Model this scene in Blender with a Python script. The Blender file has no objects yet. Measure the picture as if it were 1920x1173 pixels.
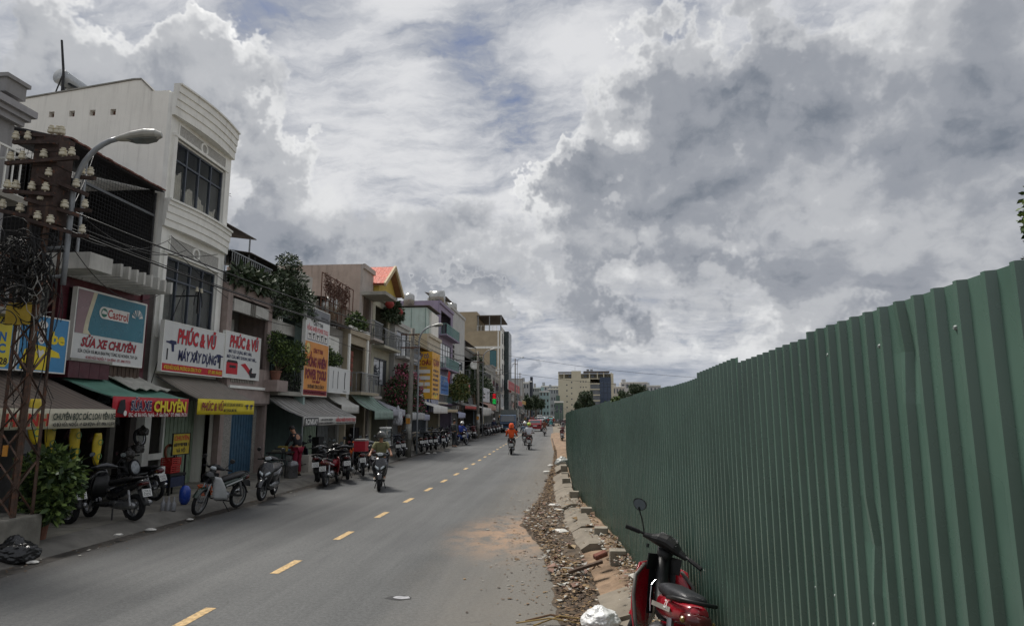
import bpy, bmesh, math, random
import numpy as np
from mathutils import Vector, Matrix, Euler, noise as mnoise
R = math.radians
rnd = random.Random(7)
sc = bpy.context.scene
COL = sc.collection

# ------------------------------------------------------------------ camera
EYE = 2.2
FPX = 1200.0                      # focal length in photo pixels (1920 wide)
YAW = math.atan(102 / 1215)
PITCH = math.atan(189.5 / 1200)
cd = bpy.data.cameras.new('camera')
cam = bpy.data.objects.new('camera', cd)
COL.objects.link(cam)
cam.location = (0, 0, EYE)
cam.rotation_euler = (R(90) + PITCH, 0, YAW)
cd.sensor_width = 36
cd.lens = FPX / 1920 * 36
cd.clip_start = .05
cd.clip_end = 5000
sc.camera = cam
sc.render.resolution_x, sc.render.resolution_y = 1024, 625

_f = Vector((-math.sin(YAW) * math.cos(PITCH), math.cos(YAW) * math.cos(PITCH), math.sin(PITCH)))
_r = Vector((math.cos(YAW), math.sin(YAW), 0))
_u = _r.cross(_f)
def ray(x, y): return _f * FPX + _r * (x - 960) + _u * (586.5 - y)
def ax(x, y, X):                  # photo pixel on the plane X = const -> (Y, Z)
    r = ray(x, y); t = X / r.x; return r.y * t, EYE + r.z * t
def az(x, y, Z=0.):               # on a level at height Z -> (X, Y)
    r = ray(x, y); t = (Z - EYE) / r.z; return r.x * t, r.y * t
def ay(x, y, Y):                  # on the plane Y = const -> (X, Z)
    r = ray(x, y); t = Y / r.y; return r.x * t, EYE + r.z * t
def shift(Y):                     # the street bends gently to the left
    return -.018 * max(0., Y - 25) - .00006 * max(0., Y - 60) ** 2 * (Y < 400)

# ------------------------------------------------------------------ sun, sky, exposure
SUN_EL, SUN_AZ = 60, -50          # high, ahead of the camera behind the cloud
sd = bpy.data.lights.new('sun', 'SUN')
sd.energy = 2.4; sd.angle = R(16); sd.color = (1, .96, .9)
sun = bpy.data.objects.new('sun', sd); COL.objects.link(sun)
_sd = Vector((math.sin(R(SUN_AZ)) * math.cos(R(SUN_EL)), math.cos(R(SUN_AZ)) * math.cos(R(SUN_EL)), math.sin(R(SUN_EL))))
sun.rotation_euler = _sd.to_track_quat('Z', 'Y').to_euler()
sun.location = (0, 0, 60)
vs = sc.view_settings
vs.view_transform = 'Standard'; vs.look = 'None'; vs.gamma = 1; vs.use_curve_mapping = False
vs.exposure = 0.85

class NT:                         # tiny node-tree writer
    def __init__(s, tree): s.t = tree; s.l = tree.links
    def n(s, typ, **kw):
        nd = s.t.nodes.new(typ)
        for k, v in kw.items(): setattr(nd, k, v)
        return nd
    def put(s, sock, v):
        if isinstance(v, bpy.types.NodeSocket): s.l.new(v, sock)
        else: sock.default_value = v
    def math(s, op, a, b=0., c=0., clamp=False):
        m = s.n('ShaderNodeMath', operation=op, use_clamp=clamp)
        for i, v in enumerate((a, b, c)): s.put(m.inputs[i], v)
        return m.outputs[0]
    def vec(s, op, a, b=(0, 0, 0), scale=None):
        m = s.n('ShaderNodeVectorMath', operation=op)
        s.put(m.inputs[0], a); s.put(m.inputs[1], b)
        if scale is not None: s.put(m.inputs[3], scale)
        return m.outputs['Value'] if op in ('DOT_PRODUCT', 'LENGTH') else m.outputs[0]
    def noise(s, v, scale, detail=4, rough=.55, dist=0., out=0):
        m = s.n('ShaderNodeTexNoise')
        if v is not None: s.put(m.inputs['Vector'], v)
        m.inputs['Scale'].default_value = scale; m.inputs['Detail'].default_value = detail
        m.inputs['Roughness'].default_value = rough; m.inputs['Distortion'].default_value = dist
        return m.outputs[out]
    def rng(s, v, a, b, c=0., d=1., smooth=True):
        m = s.n('ShaderNodeMapRange'); m.interpolation_type = 'SMOOTHSTEP' if smooth else 'LINEAR'
        for i, q in enumerate((v, a, b, c, d)): s.put(m.inputs[i], q)
        return m.outputs[0]
    def mix(s, f, a, b, mode='MIX'):
        m = s.n('ShaderNodeMix', data_type='RGBA', blend_type=mode)
        s.put(m.inputs[0], f)
        for i, q in ((6, a), (7, b)):
            if not isinstance(q, bpy.types.NodeSocket) and len(q) == 3: q = (*q, 1)
            s.put(m.inputs[i], q)
        return m.outputs[2]

CLOUD_SEED = (3.1, 8.2, 5.5)
def make_sky():
    w = bpy.data.worlds.new('World'); sc.world = w; w.use_nodes = True
    t = NT(w.node_tree); w.node_tree.nodes.clear()
    D = t.n('ShaderNodeTexCoord').outputs['Generated']
    D = t.vec('NORMALIZE', D)
    sky = t.n('ShaderNodeTexSky', sky_type='NISHITA', sun_disc=False)
    sky.sun_elevation = R(SUN_EL); sky.sun_rotation = R(SUN_AZ)
    sky.air_density = 1.2; sky.dust_density = 1.5
    sep = t.n('ShaderNodeSeparateXYZ'); t.put(sep.inputs[0], D); dz = sep.outputs[2]
    warp = t.vec('SCALE', t.vec('SUBTRACT', t.noise(D, 7, 5, .65, out=1), (.5, .5, .5)), scale=.07)
    def spot(px, py, r, w):
        c = ray(px, py).normalized()
        return t.rng(t.vec('DOT_PRODUCT', D, tuple(c)), math.cos(r / 1200), 1., 0., w)
    # ---- high broken layer, on a level sheet overhead
    q = t.vec('SCALE', D, scale=t.math('DIVIDE', 1., t.math('ADD', t.math('MAXIMUM', dz, 0.), .30)))
    sq = t.vec('MULTIPLY', t.vec('ADD', q, t.vec('SCALE', warp, scale=1.6)), (1.0, 1.5, 0))
    n1 = t.noise(sq, 3.0, 7, .62, .4)
    n2 = t.noise(t.vec('MULTIPLY', sq, (.8, 1.6, 1)), 12., 3, .6, .3)
    hi = t.math('ADD', n1, t.math('MULTIPLY', t.math('SUBTRACT', n2, .5), .25))
    for px, py, r, wt in ((890, 110, 150, -.10), (690, 230, 130, -.05), (430, 20, 100, -.06), (1640, 335, 90, -.14), (640, 300, 260, .10), (1080, 180, 200, .10), (740, 60, 130, .08)):
        hi = t.math('ADD', hi, spot(px, py, r, wt))
    cov1 = t.rng(hi, .22, .46)
    c1 = t.mix(t.rng(hi, .34, .68), (.27, .29, .335), (.55, .555, .57))
    # ---- cumulus: masses where they hang, broken up by noise; lit from the sun side
    blobs = ((1100, 420, 140, .75), (1200, 340, 190, .8), (1330, 220, 230, .9), (1350, 90, 130, .4), (1500, 300, 230, .7), (1290, 430, 150, .45),
             (1680, 100, 290, .8), (1880, 260, 280, .85), (1820, 430, 200, .55), (1500, 450, 140, .3),
             (60, 120, 170, .6), (250, 130, 160, .62), (410, 200, 160, .68), (520, 350, 110, .42), (330, 280, 200, .45),
             (680, 450, 190, .34), (890, 560, 70, .45), (930, 470, 110, .22), (1130, 400, 110, .25), (940, 650, 130, -.3), (760, 300, 170, -.5), (930, 280, 170, -.5))
    SD = tuple(ray(820, -420).normalized())
    def density(v, det):
        vv = t.vec('ADD', v, warp)
        se = t.n('ShaderNodeSeparateXYZ'); t.put(se.inputs[0], vv)
        cz = t.math('MULTIPLY', t.math('LOGARITHM', t.math('ADD', t.math('MAXIMUM', se.outputs[2], -.1), .14), math.e), .62)
        co = t.n('ShaderNodeCombineXYZ'); t.put(co.inputs[0], se.outputs[0]); t.put(co.inputs[1], se.outputs[1]); t.put(co.inputs[2], cz)
        st = t.vec('ADD', co.outputs[0], CLOUD_SEED)
        n = t.noise(st, 5.0, det, .605)
        bl = t.math('ABSOLUTE', t.math('SUBTRACT', t.noise(t.vec('ADD', st, (3, 1, 5)), 9.5, max(2, det - 3), .5), .5))
        s = t.math('MULTIPLY', t.math('MULTIPLY', t.rng(se.outputs[2], .03, .09), t.rng(se.outputs[2], .46, .26)), .92)
        for px, py, r, wt in blobs:
            c = ray(px, py).normalized()
            b = t.rng(t.vec('DOT_PRODUCT', vv, tuple(c)), math.cos(r / 1200 * 1.2), 1., 0., wt)
            s = t.math('ADD', s, b)
        s = t.rng(s, -.9, 2.1, -.9, 1.12)
        s = t.math('ADD', s, t.math('MULTIPLY', t.math('SUBTRACT', n, .5), 1.55))
        return t.math('ADD', s, t.math('MULTIPLY', t.math('SUBTRACT', bl, .12), .8)), st
    d0, st = density(D, 9)
    d1, _ = density(t.vec('NORMALIZE', t.vec('ADD', D, t.vec('SCALE', SD, scale=.05))), 4)
    alpha = t.rng(d0, .06, .52)
    thick = t.rng(d0, .05, 1.5)
    g = t.rng(t.math('SUBTRACT', d0, d1), -.75, .75, -.46, .40)
    patch = t.math('SUBTRACT', t.noise(st, 4.0, 8, .60), .5)
    tone = t.math('SUBTRACT', .57, t.math('MULTIPLY', thick, .29))
    tone = t.math('ADD', tone, t.math('MULTIPLY', g, .80))
    tone = t.math('ADD', tone, t.math('MULTIPLY', patch, .95))
    ramp = t.n('ShaderNodeValToRGB'); t.put(ramp.inputs[0], tone); e = ramp.color_ramp
    e.interpolation = 'EASE'
    for i, (p_, c_) in enumerate(((.02, (.125, .145, .178)), (.25, (.235, .25, .28)), (.48, (.37, .38, .40)), (.72, (.58, .585, .59)), (.98, (.86, .855, .84)))):
        el = e.elements[i] if i < 2 else e.elements.new(p_)
        el.position = p_; el.color = (*c_, 1)
    c2 = ramp.outputs[0]
    # ---- put together: sky, high layer, cumulus, low murk over the roofs
    clear = t.mix(1., sky.outputs[0], (.045, .050, .062), 'MULTIPLY')
    clear = t.mix(.6, clear, (.15, .175, .25))
    col = t.mix(cov1, clear, c1)
    col = t.mix(t.math('MULTIPLY', alpha, .97), col, c2)
    low = t.rng(dz, .015, .11, 1., 0.)
    nl = t.noise(t.vec('MULTIPLY', D, (1, 1, 3.)), 4.2, 4, .55)
    lowc = t.mix(t.rng(nl, .35, .65), (.20, .235, .30), (.33, .355, .40))
    col = t.mix(t.math('MULTIPLY', low, .85), col, lowc)
    bg = t.n('ShaderNodeBackground'); bg.inputs[1].default_value = .1
    t.put(bg.inputs[0], t.vec('SCALE', col, scale=7.3))
    out = t.n('ShaderNodeOutputWorld'); t.l.new(bg.outputs[0], out.inputs[0])
    w.cycles.sampling_method = 'MANUAL'; w.cycles.sample_map_resolution = 256
make_sky()

# ------------------------------------------------------------------ materials
MATS = {}
def lin(h):
    h = h.lstrip('#'); v = [int(h[i:i + 2], 16) / 255 for i in (0, 2, 4)]
    return tuple(c / 12.92 if c < .04045 else ((c + .055) / 1.055) ** 2.4 for c in v)
def M(name, col=None, rough=.75, var=.12, scale=2.5, bump=.15, bscale=40., metal=0., streak=0., rust=0., spec=.4, coat=0., world=True, rand=0., grime=(.05, .045, .04), trans=0., emit=0.):
    """procedural material: colour with noise variation, vertical grime streaks, rust spots and fine bump"""
    if name in MATS: return MATS[name]
    if isinstance(col, str): col = lin(col)
    m = bpy.data.materials.new(name); m.use_nodes = True; MATS[name] = m
    t = NT(m.node_tree); bs = m.node_tree.nodes['Principled BSDF']
    pos = t.n('ShaderNodeNewGeometry').outputs['Position'] if world else t.n('ShaderNodeTexCoord').outputs['Object']
    n1 = t.noise(pos, scale, 6, .62)
    f = t.rng(n1, .3, .7)
    lo = tuple(max(0, c * (1 - var)) for c in col); hi = tuple(min(1, c * (1 + var)) for c in col)
    c = t.mix(f, lo, hi)
    if streak:
        sv = t.vec('MULTIPLY', pos, (5., 5., .35))
        s1 = t.noise(sv, 1.4, 7, .65); s2 = t.noise(pos, .45, 3)
        g = t.math('MULTIPLY', t.rng(s1, .46, .78), t.rng(s2, .35, .65, .25, 1.))
        c = t.mix(t.math('MULTIPLY', g, streak), c, grime)
    if rust:
        g = t.rng(t.noise(pos, 9, 8, .7), .62 - .25 * rust, .72 - .2 * rust)
        c = t.mix(t.math('MULTIPLY', g, .8), c, lin('#6b4430'))
    if rand:
        oi = t.n('ShaderNodeObjectInfo').outputs['Random']
        v = t.rng(oi, 0, 1, 1 - rand, 1 + rand, smooth=False)
        c = t.vec('SCALE', c, scale=v)
    t.put(bs.inputs['Base Color'], c)
    bs.inputs['Roughness'].default_value = rough
    if rough > .15:
        t.put(bs.inputs['Roughness'], t.rng(t.noise(pos, scale * 2.3, 4), .3, .7, max(0, rough - .1), min(1, rough + .1)))
    bs.inputs['Metallic'].default_value = metal
    bs.inputs['Specular IOR Level'].default_value = spec
    bs.inputs['Coat Weight'].default_value = coat
    if trans: bs.inputs['Transmission Weight'].default_value = trans
    if emit:
        bs.inputs['Emission Color'].default_value = (*col, 1); bs.inputs['Emission Strength'].default_value = emit
    if bump:
        b = t.n('ShaderNodeBump'); b.inputs['Strength'].default_value = bump; b.inputs['Distance'].default_value = .01
        t.put(b.inputs['Height'], t.noise(pos, bscale, 4)); t.l.new(b.outputs[0], bs.inputs['Normal'])
    return m

# ------------------------------------------------------------------ mesh building
ORG = {}
class MB:
    def __init__(s): s.v = []; s.f = []; s.m = []; s.cur = 0; s.sm = []; s.smooth = False
    def _add(s, vs, fs):
        o = len(s.v); s.v.extend([tuple(p) for p in vs])
        for f in fs: s.f.append(tuple(i + o for i in f)); s.m.append(s.cur); s.sm.append(s.smooth)
        return s
    def box(s, x0, x1, y0, y1, z0, z1, T=None):
        if x0 > x1: x0, x1 = x1, x0
        if y0 > y1: y0, y1 = y1, y0
        if z0 > z1: z0, z1 = z1, z0
        vs = [Vector(p) for p in ((x0, y0, z0), (x1, y0, z0), (x1, y1, z0), (x0, y1, z0), (x0, y0, z1), (x1, y0, z1), (x1, y1, z1), (x0, y1, z1))]
        if T: vs = [T @ p for p in vs]
        return s._add(vs, ((0, 3, 2, 1), (4, 5, 6, 7), (0, 1, 5, 4), (1, 2, 6, 5), (2, 3, 7, 6), (3, 0, 4, 7)))
    def bar(s, p, q, w=.04, h=None, up=(0, 0, 1)):      # rectangular bar from p to q
        p, q = Vector(p), Vector(q); h = h or w; d = (q - p).normalized(); up = Vector(up)
        a = d.cross(up)
        if a.length < 1e-3: a = d.cross(Vector((1, 0, 0)))
        a.normalize(); b = a.cross(d); a *= w / 2; b *= h / 2
        vs = [p - a - b, p + a - b, p + a + b, p - a + b, q - a - b, q + a - b, q + a + b, q - a + b]
        return s._add(vs, ((0, 3, 2, 1), (4, 5, 6, 7), (0, 1, 5, 4), (1, 2, 6, 5), (2, 3, 7, 6), (3, 0, 4, 7)))
    def tube(s, pts, r, n=6, cap=True):                 # round tube along points, r single or per point
        pts = [Vector(p) for p in pts]; k = len(pts)
        rs = r if isinstance(r, (list, tuple)) else [r] * k
        vs = []; fs = []; pa = None
        for i, p in enumerate(pts):
            d = (pts[min(i + 1, k - 1)] - pts[max(i - 1, 0)])
            d = d.normalized() if d.length > 1e-9 else Vector((0, 0, 1))
            if pa is None:
                pa = d.cross(Vector((0, 0, 1)))
                if pa.length < 1e-3: pa = d.cross(Vector((1, 0, 0)))
            else: pa = pa - d * pa.dot(d)
            pa.normalize(); b = d.cross(pa)
            for j in range(n):
                t = 2 * math.pi * j / n; vs.append(p + (pa * math.cos(t) + b * math.sin(t)) * rs[i])
        for i in range(k - 1):
            for j in range(n):
                j2 = (j + 1) % n; fs.append((i * n + j, i * n + j2, (i + 1) * n + j2, (i + 1) * n + j))
        if cap: fs.append(tuple(range(n - 1, -1, -1))); fs.append(tuple((k - 1) * n + j for j in range(n)))
        return s._add(vs, fs)
    def lathe(s, prof, n=12, T=None, close=False):      # profile (radius, height) turned about local z
        vs = []; fs = []; k = len(prof)
        for (r, z) in prof:
            for j in range(n):
                t = 2 * math.pi * j / n; vs.append(Vector((r * math.cos(t), r * math.sin(t), z)))
        if T: vs = [T @ p for p in vs]
        rows = k if close else k - 1
        for i in range(rows):
            i2 = (i + 1) % k
            for j in range(n):
                j2 = (j + 1) % n; fs.append((i * n + j, i * n + j2, i2 * n + j2, i2 * n + j))
        if not close:
            if prof[0][0] > 1e-4: fs.append(tuple(range(n - 1, -1, -1)))
            if prof[-1][0] > 1e-4: fs.append(tuple((k - 1) * n + j for j in range(n)))
        return s._add(vs, fs)
    def loft(s, secs, n=12, cap=True):
        """secs: (centre, a, b, exponent[, tilt]) superellipse rings; ring plane spanned by x (half a) and b, normal along the path in y-z"""
        vs = []; fs = []; k = len(secs); C = [Vector(q[0]) for q in secs]
        for i, q in enumerate(secs):
            d = C[min(i + 1, k - 1)] - C[max(i - 1, 0)]; d.normalize()
            if len(q) > 4 and q[4] is not None: d = Vector((0, math.cos(q[4]), math.sin(q[4])))
            bx = Vector((1, 0, 0)); bx = (bx - d * bx.dot(d)).normalized(); by = d.cross(bx)
            e = 2. / q[3]
            for j in range(n):
                t = 2 * math.pi * j / n; c, sn = math.cos(t), math.sin(t)
                vs.append(C[i] + bx * (q[1] * math.copysign(abs(c) ** e, c)) + by * (q[2] * math.copysign(abs(sn) ** e, sn)))
        for i in range(k - 1):
            for j in range(n):
                j2 = (j + 1) % n; fs.append((i * n + j, i * n + j2, (i + 1) * n + j2, (i + 1) * n + j))
        if cap: fs.append(tuple(range(n - 1, -1, -1))); fs.append(tuple((k - 1) * n + j for j in range(n)))
        return s._add(vs, fs)
    def prism(s, poly, ax_, a, b):                      # polygon in the plane across axis ax_, from a to b
        def P(u, v, w): return {'x': (w, u, v), 'y': (u, w, v), 'z': (u, v, w)}[ax_]
        n = len(poly)
        vs = [P(u, v, a) for u, v in poly] + [P(u, v, b) for u, v in poly]
        fs = [tuple(range(n - 1, -1, -1)), tuple(range(n, 2 * n))] + [(i, (i + 1) % n, n + (i + 1) % n, n + i) for i in range(n)]
        return s._add(vs, fs)
    def quad(s, *p): return s._add(p, (tuple(range(len(p))),))
    def grid(s, rows):                                  # rows of points -> sheet
        n = len(rows[0]); vs = [p for r in rows for p in r]
        return s._add(vs, [(i * n + j, i * n + j + 1, (i + 1) * n + j + 1, (i + 1) * n + j) for i in range(len(rows) - 1) for j in range(n - 1)])
    def shell(s, rows, th):                             # thick sheet from rows of points
        rows = [[Vector(p) for p in r] for r in rows]; n = len(rows[0]); m = len(rows)
        nm = (rows[0][-1] - rows[0][0]).cross(rows[-1][0] - rows[0][0]).normalized() * th
        s.grid(rows); o = len(s.v) - n * m
        s._add([p + nm for r in rows for p in r], [(i * n + j, (i + 1) * n + j, (i + 1) * n + j + 1, i * n + j + 1) for i in range(m - 1) for j in range(n - 1)])
        o2 = o + n * m
        ring = [j for j in range(n)] + [i * n + n - 1 for i in range(1, m)] + [(m - 1) * n + j for j in range(n - 2, -1, -1)] + [i * n for i in range(m - 2, 0, -1)]
        for a, b in zip(ring, ring[1:] + ring[:1]): s.f.append((o + a, o2 + a, o2 + b, o + b)); s.m.append(s.cur); s.sm.append(False)
        return s
    def build(s, name, mat, parent=None, fix=True, smooth=None, org=None):
        me = bpy.data.meshes.new(name)
        o = ORG.get(parent.name, Vector()) if parent else (Vector(org) if org else Vector())
        me.from_pydata([(a - o.x, b - o.y, c - o.z) for a, b, c in s.v], [], s.f)
        mats = mat if isinstance(mat, (list, tuple)) else [mat]
        for m in mats: me.materials.append(m)
        me.polygons.foreach_set('material_index', s.m)
        me.polygons.foreach_set('use_smooth', [True] * len(s.f) if smooth else s.sm)
        if fix:
            bm = bmesh.new(); bm.from_mesh(me)
            bmesh.ops.recalc_face_normals(bm, faces=bm.faces); bm.to_mesh(me); bm.free()
        me.update()
        return link(name, me, parent, None if parent else o)
def link(name, me, parent=None, loc=None):
    ob = bpy.data.objects.new(name, me); COL.objects.link(ob)
    if parent: ob.parent = parent; ORG[ob.name] = ORG.get(parent.name, Vector())
    elif loc is not None: ob.location = loc; ORG[ob.name] = Vector(loc)
    return ob
def tag(o, label=None, cat=None, group=None, kind=None):
    if label: o['label'] = label
    if cat: o['category'] = cat
    if group: o['group'] = group
    if kind: o['kind'] = kind
    return o
def thing(name, label, cat, loc=(0, 0, 0), group=None):
    o = bpy.data.objects.new(name, None); COL.objects.link(o); o.empty_display_size = .2
    o.location = loc; ORG[o.name] = Vector(loc)
    return tag(o, label, cat, group)
def kids(o): return [c for c in o.children]
def copy_tree(o, parent=None, swap=None):
    c = o.copy(); COL.objects.link(c); c.parent = parent
    if swap and c.type == 'MESH':
        for i, sl in enumerate(o.material_slots):
            nm = sl.material.name if sl.material else ''
            if nm in swap: c.material_slots[i].link = 'OBJECT'; c.material_slots[i].material = swap[nm]
    for ch in kids(o): copy_tree(ch, c, swap)
    return c
def place(o, loc, rz=0, rx=0, ry=0):
    o.location = loc; o.rotation_euler = Euler((rx, ry, rz)); return o
def mesh_joined(root):                                  # all parts of a prototype as one multi-material mesh
    vs = []; fs = []; mi = []; sm = []; mats = []
    def walk(o, T):
        T = T @ Matrix.LocRotScale(o.location, o.rotation_euler, o.scale)
        if o.type == 'MESH':
            off = len(vs); vs.extend([tuple(T @ v.co) for v in o.data.vertices])
            idx = []
            for sl in o.material_slots:
                if sl.material not in mats: mats.append(sl.material)
                idx.append(mats.index(sl.material))
            for p in o.data.polygons:
                fs.append(tuple(i + off for i in p.vertices)); mi.append(idx[p.material_index] if idx else 0); sm.append(p.use_smooth)
        for c in kids(o): walk(c, T)
    for c in ([root] if root.type == 'MESH' else kids(root)): walk(c, Matrix())
    me = bpy.data.meshes.new(root.name); me.from_pydata(vs, [], fs)
    for m in mats: me.materials.append(m)
    me.polygons.foreach_set('material_index', mi); me.polygons.foreach_set('use_smooth', sm); me.update()
    return me

# ------------------------------------------------------------------ lettering
_fc = {}
def text_mesh(body, bold=.0, shear=0., spacing=1.):
    k = (body, bold, shear, spacing)
    if k not in _fc:
        c = bpy.data.curves.new('t', 'FONT'); c.body = body; c.align_x = 'LEFT'; c.offset = bold; c.shear = shear
        c.resolution_u = 2; c.space_character = spacing; c.fill_mode = 'FRONT'
        o = bpy.data.objects.new('t', c); me = bpy.data.meshes.new_from_object(o)
        bpy.data.objects.remove(o); bpy.data.curves.remove(c)
        co = np.empty(len(me.vertices) * 3); me.vertices.foreach_get('co', co); co = co.reshape(-1, 3)
        polys = [tuple(p.vertices) for p in me.polygons]
        _fc[k] = (co, polys); bpy.data.meshes.remove(me)
    return _fc[k]
def lettering(parent, body, frame, u, v, height, mat, width=None, bold=.012, shear=0., lift=.006, anchor='c', name='lettering', spacing=1., outline=None):
    """flat print on a surface. frame = (origin, right, up); (u,v) centre in metres on it; width squeezes to fit"""
    if outline: lettering(parent, body, frame, u, v, height, outline[0], width, bold + outline[1], shear, lift, anchor, name, spacing); lift += .004
    co, polys = text_mesh(body, bold, shear, spacing)
    if not len(co): return None
    o, r, up = (Vector(q) for q in frame); n = r.cross(up)
    base, _ = text_mesh('H', 0., 0., 1.); capH = base[:, 1].max()
    x0, x1 = co[:, 0].min(), co[:, 0].max(); sy = height / capH
    sx = (width / (x1 - x0)) if width else sy
    cx = {'c': (x0 + x1) / 2, 'l': x0, 'r': x1}[anchor]
    mb = MB()
    mb._add([o + r * (u + (p[0] - cx) * sx) + up * (v + (p[1] - capH / 2) * sy) + n * lift for p in co], polys)
    return mb.build(name, mat, parent, fix=False)
# ------------------------------------------------------------------ ground, road, pavements
def S(y): return shift(y)
YS = [-14, -8, -4, 0, 3, 6, 8, 10, 12, 14, 16, 18, 20, 22, 25, 28, 32, 36, 40, 46, 52, 60, 70, 82, 96, 112, 130, 150, 175, 205, 240, 280, 330, 400]
def ribbon(name, fa, fb, z, mat, n=2, parent=None, bumpy=0.):
    mb = MB(); rows = []
    for y in YS:
        a, b = fa(y), fb(y)
        rows.append([(a + (b - a) * i / (n - 1), y, z(y, i / (n - 1)) if callable(z) else z) for i in range(n)])
    mb.grid(rows); o = mb.build(name, mat, parent, fix=False, smooth=True)
    return o
def asphalt():
    m = bpy.data.materials.new('asphalt'); m.use_nodes = True; t = NT(m.node_tree); bs = m.node_tree.nodes['Principled BSDF']
    pos = t.n('ShaderNodeNewGeometry').outputs['Position']
    big = t.noise(pos, .35, 4, .6); lanes = t.noise(t.vec('MULTIPLY', pos, (1.1, .05, 1)), 1.2, 4, .6)
    grit = t.noise(pos, 140, 2, .7); patch = t.noise(t.vec('MULTIPLY', pos, (1, .35, 1)), 1.6, 8, .7)
    c = t.mix(t.rng(big, .3, .7), (.051, .053, .054), (.074, .076, .076))
    c = t.mix(t.math('MULTIPLY', t.rng(lanes, .35, .7), .5), c, (.092, .094, .092))
    c = t.mix(t.rng(patch, .55, .8, 0, .5), c, (.045, .046, .047))
    c = t.mix(t.math('MULTIPLY', t.rng(grit, .35, .75), .28), c, (.15, .15, .145))
    m1 = t.noise(pos, 22, 5, .7); m2 = t.noise(pos, 55, 3, .7)
    c = t.vec('SCALE', c, scale=t.rng(t.math('ADD', t.math('MULTIPLY', m1, .6), t.math('MULTIPLY', m2, .4)), .36, .64, .70, 1.32))
    sp = t.rng(t.noise(pos, 30, 2, .5), .70, .76); c = t.mix(t.math('MULTIPLY', sp, .5), c, (.2, .2, .195))
    tr = t.noise(t.vec('MULTIPLY', pos, (.9, .16, 1)), .9, 5, .65); c = t.mix(t.rng(tr, .58, .66, 0, .45), c, (.055, .056, .058))
    sx = t.n('ShaderNodeSeparateXYZ'); t.put(sx.inputs[0], pos)
    # soil dragged out of the site on to the near lane, dusty edge
    ed = t.rng(t.math('ADD', sx.outputs[0], t.math('MULTIPLY', t.math('SUBTRACT', patch, .5), 1.6)), -2.6, -.3)
    c = t.mix(t.math('MULTIPLY', ed, .5), c, (.19, .165, .13))
    d1 = t.vec('LENGTH', t.vec('MULTIPLY', t.vec('SUBTRACT', pos, (-1.0, 12.4, 0)), (.75, .38, 0)))
    s1 = t.math('MULTIPLY', t.rng(d1, 1.15, .1), t.rng(t.noise(t.vec('MULTIPLY', pos, (1., .7, 1)), 2.6, 8, .7), .36, .60))
    c = t.mix(t.math('MULTIPLY', s1, .8), c, (.33, .205, .12))
    le = t.rng(sx.outputs[0], -7.1, -8.0)
    c = t.mix(t.math('MULTIPLY', le, .45), c, (.10, .085, .068))
    # scuffs across the road
    sk = t.noise(t.vec('MULTIPLY', pos, (.5, 7., 1)), 2.2, 5, .6)
    c = t.mix(t.rng(sk, .66, .78, 0, .55), c, (.05, .05, .05))
    vo = t.n('ShaderNodeTexVoronoi', feature='DISTANCE_TO_EDGE'); t.put(vo.inputs['Vector'], t.vec('ADD', pos, t.vec('SCALE', t.noise(pos, 1.2, 4, out=1), scale=1.6))); vo.inputs['Scale'].default_value = .22
    cr = t.math('MULTIPLY', t.rng(vo.outputs['Distance'], .004, .0), t.rng(big, .45, .62))
    c = t.mix(t.math('MULTIPLY', cr, .6), c, (.04, .04, .04))
    t.put(bs.inputs['Base Color'], c)
    t.put(bs.inputs['Roughness'], t.rng(lanes, .3, .7, .80, .62)); bs.inputs['Specular IOR Level'].default_value = .35
    b = t.n('ShaderNodeBump'); b.inputs['Strength'].default_value = .55; b.inputs['Distance'].default_value = .006
    t.put(b.inputs['Height'], t.math('ADD', grit, t.math('MULTIPLY', t.noise(pos, 35, 3), .6))); t.l.new(b.outputs[0], bs.inputs['Normal'])
    return m
m_soil = M('soil', '#7d6a55', .95, .3, 4, .8, 30)
m_dirt = M('gutter_dirt', '#4a3f33', .95, .45, 7, .9, 40)
m_conc = M('concrete', '#96938a', .9, .2, 1.6, .35, 60, streak=.3)
m_concd = M('concrete_dark', '#6f6c66', .92, .25, 1.8, .4, 50, streak=.3)
m_yel = M('road_paint', '#b0956a', .75, .4, 18, .3, 120)
gm = MB(); gm.grid([[(-2500, -2500, -.03), (2500, -2500, -.03)], [(-2500, 2500, -.03), (2500, 2500, -.03)]])
tag(gm.build('ground', M('ground_soil', '#6f675a', .95, .25, .3, .3, 5), fix=False), kind='structure')
KL = lambda y: -8.05 + S(y)                     # left kerb line
def KR(y):                                      # right kerb line
    pts = [(-14, .42), (6, .36), (8.2, .26), (10.5, .08), (13.3, -.15), (18, -.42), (25, -.5), (40, -.6), (60, -.9), (400, -.9)]
    for (a, xa), (b, xb) in zip(pts, pts[1:]):
        if a <= y <= b: return xa + (xb - xa) * (y - a) / (b - a) + (S(y) if y > 40 else S(y) * .6)
    return pts[-1][1]
road = tag(ribbon('road', lambda y: KL(y) - .35, lambda y: KR(y) + .25, 0., asphalt(), 9), kind='structure')
def lane_dashes():
    y = 4.22; k = 0
    while y < 110:
        c = -4.1 + S(y) * 1.0; d = -.016 if y > 25 else 0
        w = .065; L = .83
        mb = MB(); j = [rnd.uniform(-.012, .012) for _ in range(4)]
        mb.quad((c - w, y + j[0], .004), (c + w, y + j[1], .004), (c + w + d, y + L + j[2], .004), (c - w + d, y + L + j[3], .004))
        mb.build('lane_dash', m_yel, road, fix=False); y += 2.44; k += 1
lane_dashes()
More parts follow.
